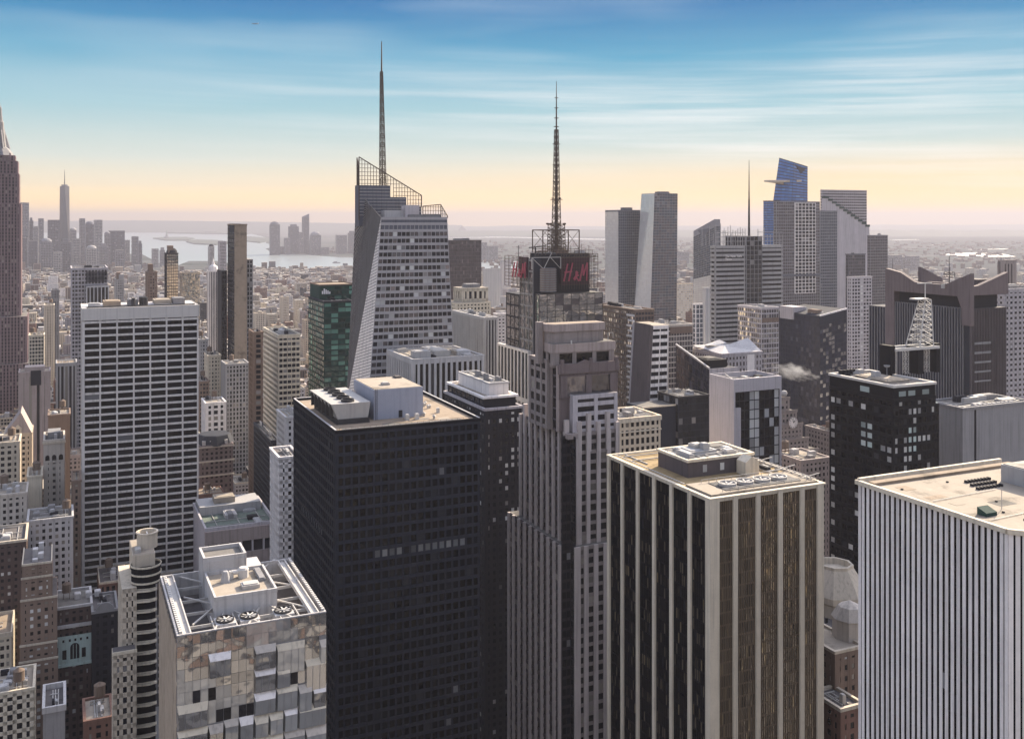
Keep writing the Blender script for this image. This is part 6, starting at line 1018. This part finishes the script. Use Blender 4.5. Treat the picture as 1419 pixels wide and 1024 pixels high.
for a, b in (((215, 321.5), (300, 322.8)), ((232, 324), (330, 325.4)), ((280, 320.4), (350, 321))):
    q0, q1 = gp(*a), gp(*b); m = MB(); m.prism([(q0[0], q0[1]), (q1[0], q1[1]), (q1[0], q1[1] + 900), (q0[0], q0[1] + 900)], 0, 25); tag(m.build('spit', 'hill_green'), kind='structure')
x, y = gp(231, 331); st = Bld('statue', 'tiny robed statue on a pedestal on the island in the bay', 'statue', XY=(x, y), H=130, W=10, L=10); m = st.one('pedestal', 'far_grey'); m.lathe(0, 0, [(42, 10), (42, 25), (20, 30), (15, 62), (0, 62)], 8); m = st.one('figure', 'copper_roof'); m.lathe(0, 0, [(11, 62), (10, 82), (7, 104), (4.5, 108), (5.5, 113), (4, 119), (0, 121)], 10); m.tube((4, 0, 102), (9, 0, 126), 3, 1.6, 6); m.lathe(9, 0, [(3, 126), (3.4, 129), (0, 135)], 6); st.finish()
bx, by = gp(466, 365); m = MB(); m.prism([(-22, -5), (18, -5), (26, 0), (18, 5), (-22, 5)], .5, 6); m.box(-16, -3.4, 6, 6, 3.4, 11); o = m.build('ferry_boat', 'far_grey'); o.location = (bx, by, 0); tag(o, 'small ferry boat crossing the river before the far shore', 'boat')
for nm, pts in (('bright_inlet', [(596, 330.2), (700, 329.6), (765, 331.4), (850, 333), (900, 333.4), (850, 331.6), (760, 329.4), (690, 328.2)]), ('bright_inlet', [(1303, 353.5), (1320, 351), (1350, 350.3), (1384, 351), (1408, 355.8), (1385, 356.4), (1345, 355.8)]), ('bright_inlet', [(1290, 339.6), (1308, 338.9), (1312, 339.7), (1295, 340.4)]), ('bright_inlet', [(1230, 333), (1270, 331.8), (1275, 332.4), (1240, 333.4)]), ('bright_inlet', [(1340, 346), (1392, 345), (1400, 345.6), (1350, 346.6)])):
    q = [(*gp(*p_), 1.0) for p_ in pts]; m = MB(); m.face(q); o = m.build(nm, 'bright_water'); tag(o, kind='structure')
def ridge(px0, px1, Y, tops, dpt=2500):
    m = MB(); n = len(tops) - 1; a, b = (px0 - CX) / F * Y, (px1 - CX) / F * Y
    for i in range(n):
        xa, xb = a + (b - a) * i / n, a + (b - a) * (i + 1) / n; za, zb = [H0 - (t_ - EY) / F * Y for t_ in (tops[i], tops[i + 1])]
        m.face([(xa, Y - dpt, 0), (xb, Y - dpt, 0), (xb, Y, zb), (xa, Y, za)]); m.face([(xb, Y + dpt, 0), (xa, Y + dpt, 0), (xa, Y, za), (xb, Y, zb)])
    return tag(m.build('hills', 'hill_green'), kind='structure')
rr = random.Random(5)
ridge(-200, 640, 24000, [309, 309, 308, 308.4, 307.4, 306.6, 305.8, 305.6, 306.2, 307, 307.6, 308.4, 309.4, 309.8, 310.6, 312.4]); ridge(500, 1650, 31000, [313.4 + rr.uniform(-.7, .7) - 1.6 * (i > 16) for i in range(34)])
ridge(560, 1700, 18000, [319.5 + rr.uniform(-1.2, .8) for i in range(40)], 1500)

# airliner and steam
B = Bld('airliner', 'tiny airliner crossing the blue sky at upper left', 'airplane', XY=((353 - CX) / F * 6000, 6000), H=1, W=1, L=1); FOOT.pop(); B.root.location.z = H0 + (EY - 33.5) / F * 6000; B.root.rotation_euler = (0, 0, math.radians(200))
m = B.one('fuselage', 'mid_grey'); m.tube((-16, 0, 0), (14, 0, 0), 2, 2, 10); m.tube((14, 0, 0), (19, 0, -.5), 2, .5, 10); m.tube((-16, 0, 0), (-22, 0, 1.4), 2, .5, 10)
for s in (-1, 1): m = B.one('wing', 'mid_grey'); m.slab([(4, s * 1.5, -.8), (-3, s * 1.5, -.8), (-9, s * 17, 1), (-6.5, s * 17, 1)], (0, 0, .5)); m = B.one('engine', 'steel_dark'); m.tube((2, s * 6, -2), (-2.5, s * 6, -2), 1.2, 1, 8); m = B.one('tailplane', 'plane_white'); m.slab([(-17, s * .8, 1), (-20.5, s * .8, 1), (-22.5, s * 6.5, 1.6), (-21, s * 6.5, 1.6)], (0, 0, .3))
m = B.one('tail_fin', 'plane_white'); m.slab([(-15, -.2, 1.5), (-21, -.2, 1.5), (-23, -.2, 8), (-20.5, -.2, 8)], (0, .4, 0)); B.finish()
mt = bpy.data.materials.new('steam'); mt.use_nodes = True; t = NT(mt.node_tree); t.n.clear(); pv = t.new('ShaderNodeVolumePrincipled'); oo = t.new('ShaderNodeOutputMaterial'); t.l.new(pv.outputs[0], oo.inputs['Volume']); pv.inputs['Color'].default_value = (.95, .95, .97, 1); oc = t.new('ShaderNodeTexCoord')
vl = t.new('ShaderNodeVectorMath', operation='LENGTH'); t.l.new(oc.outputs['Object'], vl.inputs[0]); nz = t.noise(oc.outputs['Object'], 1.9, 5, .65); dd = t.math('MULTIPLY', t.math('SUBTRACT', t.math('MULTIPLY', nz, 3.4), t.math('ADD', t.math('MULTIPLY', vl.outputs['Value'], 1.25), 1.05), clamp=True), .22); t.l.new(dd, pv.inputs['Density']); M['steam'] = mt
def plume(px, py, Y, r, sx): 
    m = MB(); m.lathe(0, 0, [(math.sin(math.pi * i / 8), -math.cos(math.pi * i / 8)) for i in range(9)], 14); o = m.build('steam_plume', 'steam'); o.location = ((px - CX) / F * Y, Y, H0 - (py - EY) / F * Y); o.scale = (r * sx, r, r); o.rotation_euler = (0, math.radians(18), 0); return o
tag(plume(1100, 514, 640, 8.5, 2.3), 'white steam plume drifting from a roof before the blank navy tower', 'steam', kind='stuff')

# ------------------------------------------------------------------ streets
AVE = [175 - 285 * 3, 175 - 285 * 2, 175 - 285, 175, 175 + 255, 175 + 510, 175 + 765, 175 + 1020, 175 + 1275, 175 + 1530]
def gxy(a, b, z=0.0): return (a * VX + b * UX, a * VY + b * UY, z)
pv_ = MB(); lm = MB()
for i in range(len(AVE) - 1):
    for j in range(-1, 45):
        a0, a1 = AVE[i] + 13, AVE[i + 1] - 13; b0, b1 = 12 + j * 80 + 8, 12 + j * 80 + 72
        q = [gxy(a0, b0), gxy(a1, b0), gxy(a1, b1), gxy(a0, b1)]; pv_.prism([(p_[0], p_[1]) for p_ in q], -.3, .15)
tag(pv_.build('pavement', 'pavement'), kind='structure')
for a in AVE[2:5]:
    for off in (-6.6, -3.3, 0, 3.3, 6.6):
        for k_ in range(90):
            b = 300 + k_ * 12; q = [gxy(a + off - .08, b, .02), gxy(a + off + .08, b, .02), gxy(a + off + .08, b + 4, .02), gxy(a + off - .08, b + 4, .02)]; lm.face(q)
    for j in range(3, 18):
        for s in range(9): x = a - 11 + s * 2.6; b = 12 + j * 80 + 9; lm.face([gxy(x, b, .024), gxy(x + 1.2, b, .024), gxy(x + 1.2, b + 3, .024), gxy(x, b + 3, .024)])
tag(lm.build('road_marking', 'paint_white'), kind='structure')
def car(lb, a, b, mat, grp):
    r_ = empty('car', gxy(a, b, 0), PHI); tag(r_, lb, 'car', grp); m = MB(); m.slab([(-.9, -2.2, .35), (-.9, 2.2, .35), (-.9, 2.25, .8), (-.9, .9, .95), (-.9, -1.6, .95), (-.9, -2.2, .85)][::-1], (1.8, 0, 0)); m.build('body', mat, r_)
    m = MB(); m.slab([(-.8, .9, .95), (-.8, .35, 1.42), (-.8, -1.1, 1.42), (-.8, -1.6, .95)], (1.6, 0, 0)); m.build('cabin', 'glass_black', r_)
    for x in (-.92, .72):
        for y in (-1.4, 1.4): m = MB(); m.tube((x, y, .33), (x + .2, y, .33), .33, n=10); m.build('wheel', 'black', r_)
cl_ = [('car_yellow', 'yellow cab'), ('car_black', 'black car'), ('car_white', 'white car'), ('car_grey', 'silver car')]; rr = random.Random(9); od = ['nearest', 'second nearest', 'third nearest', 'fourth nearest', 'farthest']; cnt = {}
for i in range(20):
    mt_, nm_ = cl_[i % 4]; car('%s on the avenue canyon beside the mansard building, %s of its colour' % (nm_, od[i // 4]), 175 + (-8.2, -4.9, 0, 4.9)[i % 4] if i % 3 else 175 + 8.2, 640 + i * 21 + rr.uniform(0, 6), mt_, 'cars driving on the avenue')

# ------------------------------------------------------------------ the rest of the city
rr = random.Random(21)
def profile(px, Y):
    base = 560 if Y < 800 else 500 if Y < 1100 else 455 if Y < 1500 else 425 if Y < 2100 else 398 if Y < 3200 else 378
    if Y < 640: base = 700
    if 300 < px < 370 and 560 < Y < 1000: base = max(base, 640)
    if px > 430 and Y < 1000: base = max(base, 500)
    if px > 1085 and Y > 700: base = max(base, 440)
    return base
lots = []
foot = np.array([f[:4] for f in FOOT])
for i in range(len(AVE) - 1):
    for j in range(1, 62):
        bb = 12 + j * 80; far_ = bb > 2300
        for row in range(2):
            a = AVE[i] + 14
            while a < AVE[i + 1] - 24:
                wd = rr.uniform(11, 26) * (1.5 if far_ else 1); a1 = min(a + wd, AVE[i + 1] - 14); b0 = bb + 9 + row * 32; b1 = b0 + rr.uniform(24, 31)
                cx_, cy_, _ = gxy((a + a1) / 2, (b0 + b1) / 2)
                hit = ((foot[:, 0] - 3 < a1) & (foot[:, 2] + 3 > a) & (foot[:, 1] - 3 < b1) & (foot[:, 3] + 3 > b0)).any()
                if cy_ > 470 and not hit:
                    px = CX + cx_ / cy_ * F
                    if -60 < px < 1480 and not (px > 200 and cy_ < 560) and cy_ < (5000 if px < 205 else 5150 if px > 430 else 4700):
                        q = rr.random(); h = rr.uniform(24, 66) if cy_ < 950 else rr.uniform(16, 58) if cy_ < 2400 else rr.uniform(12, 40)
                        if q < .14: h *= rr.uniform(1.4, 2.1)
                        hm = H0 - (profile(px, cy_) - EY) / F * gxy(a, b0)[1] if True else 0
                        if h > hm: h = hm * rr.uniform(.8, .97)
                        if h > 9: lots.append((a, b0, a1, b1, h, cy_, px))
                a = a1 + (.0 if rr.random() < .8 else rr.uniform(2, 8))
# which of them show: a coarse depth buffer of all the boxes
GW, GH, SC = 473, 342, 3.0; zbuf = np.full((GH, GW), 1e9); ibuf = np.full((GH, GW), -1, int)
def raster(a0, b0, a1, b1, h, idx):
    pts = []; near = 1e9
    for a in (a0, a1):
        for b in (b0, b1):
            X, Y, _ = gxy(a, b)
            if Y < 30: return
            near = min(near, Y)
            for z in (0, h): u, v = wpx(X, Y, z); pts.append((u / SC, v / SC))
    P_ = sorted(set(pts))
    def half(ps):
        o = []
        for p_ in ps:
            while len(o) > 1 and (o[-1][0] - o[-2][0]) * (p_[1] - o[-2][1]) - (o[-1][1] - o[-2][1]) * (p_[0] - o[-2][0]) <= 0: o.pop()
            o.append(p_)
        return o[:-1]
    H_ = half(P_) + half(P_[::-1]); xs = [p_[0] for p_ in H_]; ys = [p_[1] for p_ in H_]
    x0, x1 = max(0, int(min(xs))), min(GW - 1, int(max(xs)) + 1); y0, y1 = max(0, int(min(ys))), min(GH - 1, int(max(ys)) + 1)
    if x0 > x1 or y0 > y1: return
    gx, gy = np.meshgrid(np.arange(x0, x1 + 1) + .5, np.arange(y0, y1 + 1) + .5); ins = np.ones(gx.shape, bool)
    for (ax, ay), (bx_, by_) in zip(H_, H_[1:] + H_[:1]): ins &= (bx_ - ax) * (gy - ay) - (by_ - ay) * (gx - ax) >= 0
    zb = zbuf[y0:y1 + 1, x0:x1 + 1]; ib = ibuf[y0:y1 + 1, x0:x1 + 1]; ok = ins & (near < zb); zb[ok] = near; ib[ok] = idx
for f in FOOT: raster(*f[:5], -2)
for i, L_ in enumerate(lots): raster(*L_[:5], i)
vis = np.bincount(ibuf[ibuf >= 0].ravel(), minlength=len(lots)); order = np.argsort(-vis)
solo = [int(i) for i in order[:285] if vis[i] >= 3]; sset = set(solo)
print('lots', len(lots), 'visible', int((vis > 0).sum()), 'solo', len(solo), 'min vis', vis[solo[-1]])
COL = [('tan', 'tan'), ('cream', 'cream'), ('buff', 'buff'), ('brown', 'brown'), ('red_brick', 'red brick'), ('grey', 'grey'), ('pale_grey', 'pale grey'), ('lilac', 'lilac grey'), ('white_stone', 'white'), ('slate', 'dark slate'), ('pink_stone', 'dusky pink'), ('lime', 'limestone')]
info = []
for i in solo:
    a0, b0, a1, b1, h, Y, px = lots[i]; r1 = random.Random(i); wm, cn = r1.choice(COL); W_a, L_a = a1 - a0, b1 - b0; X, Yc, _ = gxy(a0, b0)
    kn = 'brick_building' if wm in ('brown', 'red_brick') else 'stone_building' if wm in ('tan', 'cream', 'buff', 'lime', 'pink_stone') else 'office_building' if wm in ('slate', 'grey') else 'apartment_building'
    B = Bld(kn, '', 'building', XY=(X, Yc), H=h, W=W_a, L=L_a); B.cap = 24 if Y < 1100 else 0; fc = 'NW' if px < 85 else 'NE'
    st = 'office' if wm == 'slate' else r1.choice(['punched', 'punched', 'office', (2.8, 3.8, 1.0, 1.8, .3, .2), (3.2, 300, 1.3, 1.5, .4, .3)]); gm = r1.choice(['glass_old', 'glass_old', 'glass_office', 'glass_dark']); hb = h; feat = []
    if r1.random() < .35 and h > 24:
        hb = h * r1.uniform(.6, .85); ox, oy = W_a * r1.uniform(.1, .3), L_a * r1.uniform(.08, .3); skin(B, ox, oy, W_a - ox * r1.random(), L_a - 1, hb, h, st, wm, gm, faces=fc); B.top(ox, oy, W_a - ox, L_a - 1, h, 'deck_tan', .8, wm, .4, .15); feat.append('setback top')
    skin(B, 0, 0, W_a, L_a, 0, hb, st, wm, gm, faces=fc); dk = r1.choice(['deck_tan', 'deck_pale', 'deck_grey', 'deck_dark', 'deck_white', 'deck_grey']); B.top(0, 0, W_a, L_a, hb, dk, r1.uniform(.6, 1.4), r1.choice([wm, 'pale_grey', 'buff']), .4, .2)
    if r1.random() < .6 and st != 'office':
        cm_ = r1.choice([wm, 'buff', 'pale_grey']); cz = [hb - .9] + ([hb - 9] if r1.random() < .5 else []); mc = B.part('cornice', cm_)
        for z_ in cz: mc.box(-.7, -.7, z_, W_a + .5, -.05, z_ + .8)
    zt = h if feat else hb; x0, y0 = (W_a * .3, L_a * .35) if feat else (1.5, 1.5)
    if r1.random() < .5: B.tank(r1.uniform(x0 + 2, W_a * .7), r1.uniform(y0 + 2, L_a * .75), zt); feat.append('water tank')
    if r1.random() < .55: bx0, by0 = r1.uniform(x0, W_a * .45), r1.uniform(y0, L_a * .5); B.core(bx0, by0, bx0 + W_a * .3, by0 + L_a * .35, zt - .1, zt + r1.uniform(3, 6), r1.choice([wm, 'pale_grey', 'brown']), 'bulkhead'); feat.append('rooftop bulkhead')
    if Y < 1500: B.clutter(x0, y0, W_a * .85, L_a * .85, zt, r1.randint(1, 4), r1)
    if Y > 1500: B.wins = B.wins[:900]
    B.finish(); u, v = B.px(W_a / 2, 0, h); info.append((B, cn, kn, feat, dk, u, v, Y, W_a, h))
# labels that single each one out: look, then landmark, then order
DK = dict(deck_tan='tan roof', deck_pale='pale roof', deck_grey='grey roof', deck_dark='dark roof', deck_white='white roof')
KN = dict(brick_building='brick building', stone_building='stone building', office_building='office block', apartment_building='apartment block')
seen = {}
for it in info:
    B, cn, kn, feat, dk, u, v, Y, wa, h = it
    lm_ = min(LAND, key=lambda l: (l[1] - u) ** 2 + ((l[2] + 60 - v) * .6) ** 2); dx, dy = u - lm_[1], v - lm_[2]
    rel = ('left of' if dx < 0 else 'right of') if abs(dx) > 45 else ('below the top of' if dy > 25 else 'beyond')
    size = 'tall ' if h > 75 else 'low ' if h < 25 else ''; fe = '' if len((cn + ' ' + KN[kn] + ' ' + rel + ' ' + lm_[0]).split()) > 9 else ' with ' + feat[0] if feat else ' with ' + DK[dk]; bn = cn + ' ' + (KN[kn].replace('brick ', '') if 'brick' in cn else KN[kn])
    it[0].root['group'] = 'smaller buildings filling the street grid'; key = (size + bn + fe, rel, lm_[0], 'hazy ' if Y > 2000 else ''); seen.setdefault(key, []).append(it)
ORD = ['', 'second', 'third', 'fourth', 'fifth', 'sixth', 'seventh', 'eighth', 'ninth']
for (ds, rel, lm_, hz), its in seen.items():
    if len((ds + rel + lm_).split()) > 12: ds = ds.replace(' with rooftop bulkhead', ' with bulkhead').replace(' with water tank', ' with tank').replace('apartment block', 'flats')
    its.sort(key=lambda t_: t_[5])
    for k_, it in enumerate(its):
        s_ = '%s%s %s %s' % (hz if len((ds + rel + lm_).split()) < 10 else '', ds, rel, lm_)
        if len(its) > 1: s_ += ', ' + ('leftmost' if k_ == 0 else 'rightmost' if k_ == len(its) - 1 else ORD[min(k_ + 1, 9) - 0 if k_ + 1 < 9 else 8] + ' from left')
        it[0].root['label'] = s_[0].lower() + s_[1:]
m = MB()
for i, (a0, b0, a1, b1, h, Y, px) in enumerate(lots):
    if i in sset: continue
    r1 = random.Random(i * 3 + 1); q = [gxy(a0, b0)[:2], gxy(a1, b0)[:2], gxy(a1, b1)[:2], gxy(a0, b1)[:2]]; c = r1.random(); m.prism(q, 0, h, c)
    if r1.random() < .6:
        f0, f1 = r1.uniform(.1, .4), r1.uniform(.55, .9); q = [gxy(a0 + (a1 - a0) * x, b0 + (b1 - b0) * y)[:2] for x, y in ((f0, f0), (f1, f0), (f1, f1), (f0, f1))]; m.prism(q, h, h + r1.uniform(2, 7), (c + .13) % 1)
for i in range(3400):           # the low city farther out, down to the waterside and across the river
    px = r1.uniform(-40, 1460); Y = 4700 + 900 * r1.random() if px < 620 and r1.random() < .5 else 3200 + 9000 * r1.random() ** 1.4
    if px < 200: Y = min(Y, 5600)
    elif px < 620: Y = r1.uniform(4300, 5150 if px > 330 else 4700) if r1.random() < .75 else r1.uniform(7700, 9500) if px > 385 else 4600
    x = (px - CX) / F * Y; s = r1.uniform(12, 34); h = r1.uniform(8, 30) * (2.0 if r1.random() < .06 else 1) * (1 if Y < 6200 else .55); c = r1.random() if Y < 5200 else r1.choice([.055, .083, .569, .572, .056])
    q = [(x + dx * VX * s + dy * UX * s, Y + dx * VY * s + dy * UY * s) for dx, dy in ((0, 0), (1, 0), (1, 1), (0, 1))]; m.prism(q, 0, h, c)
# the blocks north of the viewer, which the glass walls mirror
for bx_ in range(-5, 8):
    for by_ in range(4):
        r1 = random.Random(bx_ * 31 + by_); a0 = bx_ * 74 + r1.uniform(0, 20); b0 = -110 - by_ * 85 - r1.uniform(0, 20); q = [gxy(a0, b0)[:2], gxy(a0 + r1.uniform(30, 55), b0)[:2]]
        wd = r1.uniform(28, 54); q = [gxy(a0, b0)[:2], gxy(a0 + wd, b0)[:2], gxy(a0 + wd, b0 + r1.uniform(30, 50))[:2], gxy(a0, b0 + 40)[:2]]; q[3] = gxy(a0, b0 + 40)[:2]; q[2] = gxy(a0 + wd, b0 + 40)[:2]; m.prism(q, 0, r1.choice([70, 110, 150, 185, 215]) + r1.uniform(-20, 20), r1.choice([.3, .4, .8, .7, .1, .55, .92]))
tag(m.build('far_city', 'city_mass', rnd=True), kind='stuff')
# trees along the far waterside and in street gaps are too small to tell apart

# ------------------------------------------------------------------ haze
mt = bpy.data.materials.new('haze'); mt.use_nodes = True; t = NT(mt.node_tree); t.n.clear(); pv = t.new('ShaderNodeVolumePrincipled'); oo = t.new('ShaderNodeOutputMaterial'); t.l.new(pv.outputs[0], oo.inputs['Volume'])
pv.inputs['Color'].default_value = (.41, .405, .475, 1); pv.inputs['Density'].default_value = 6.6e-5; pv.inputs['Anisotropy'].default_value = .2; M['haze'] = mt
m = MB(); m.box(-31000, -1600, -1, 31000, 40000, 545); tag(m.build('haze', 'haze'), kind='stuff')
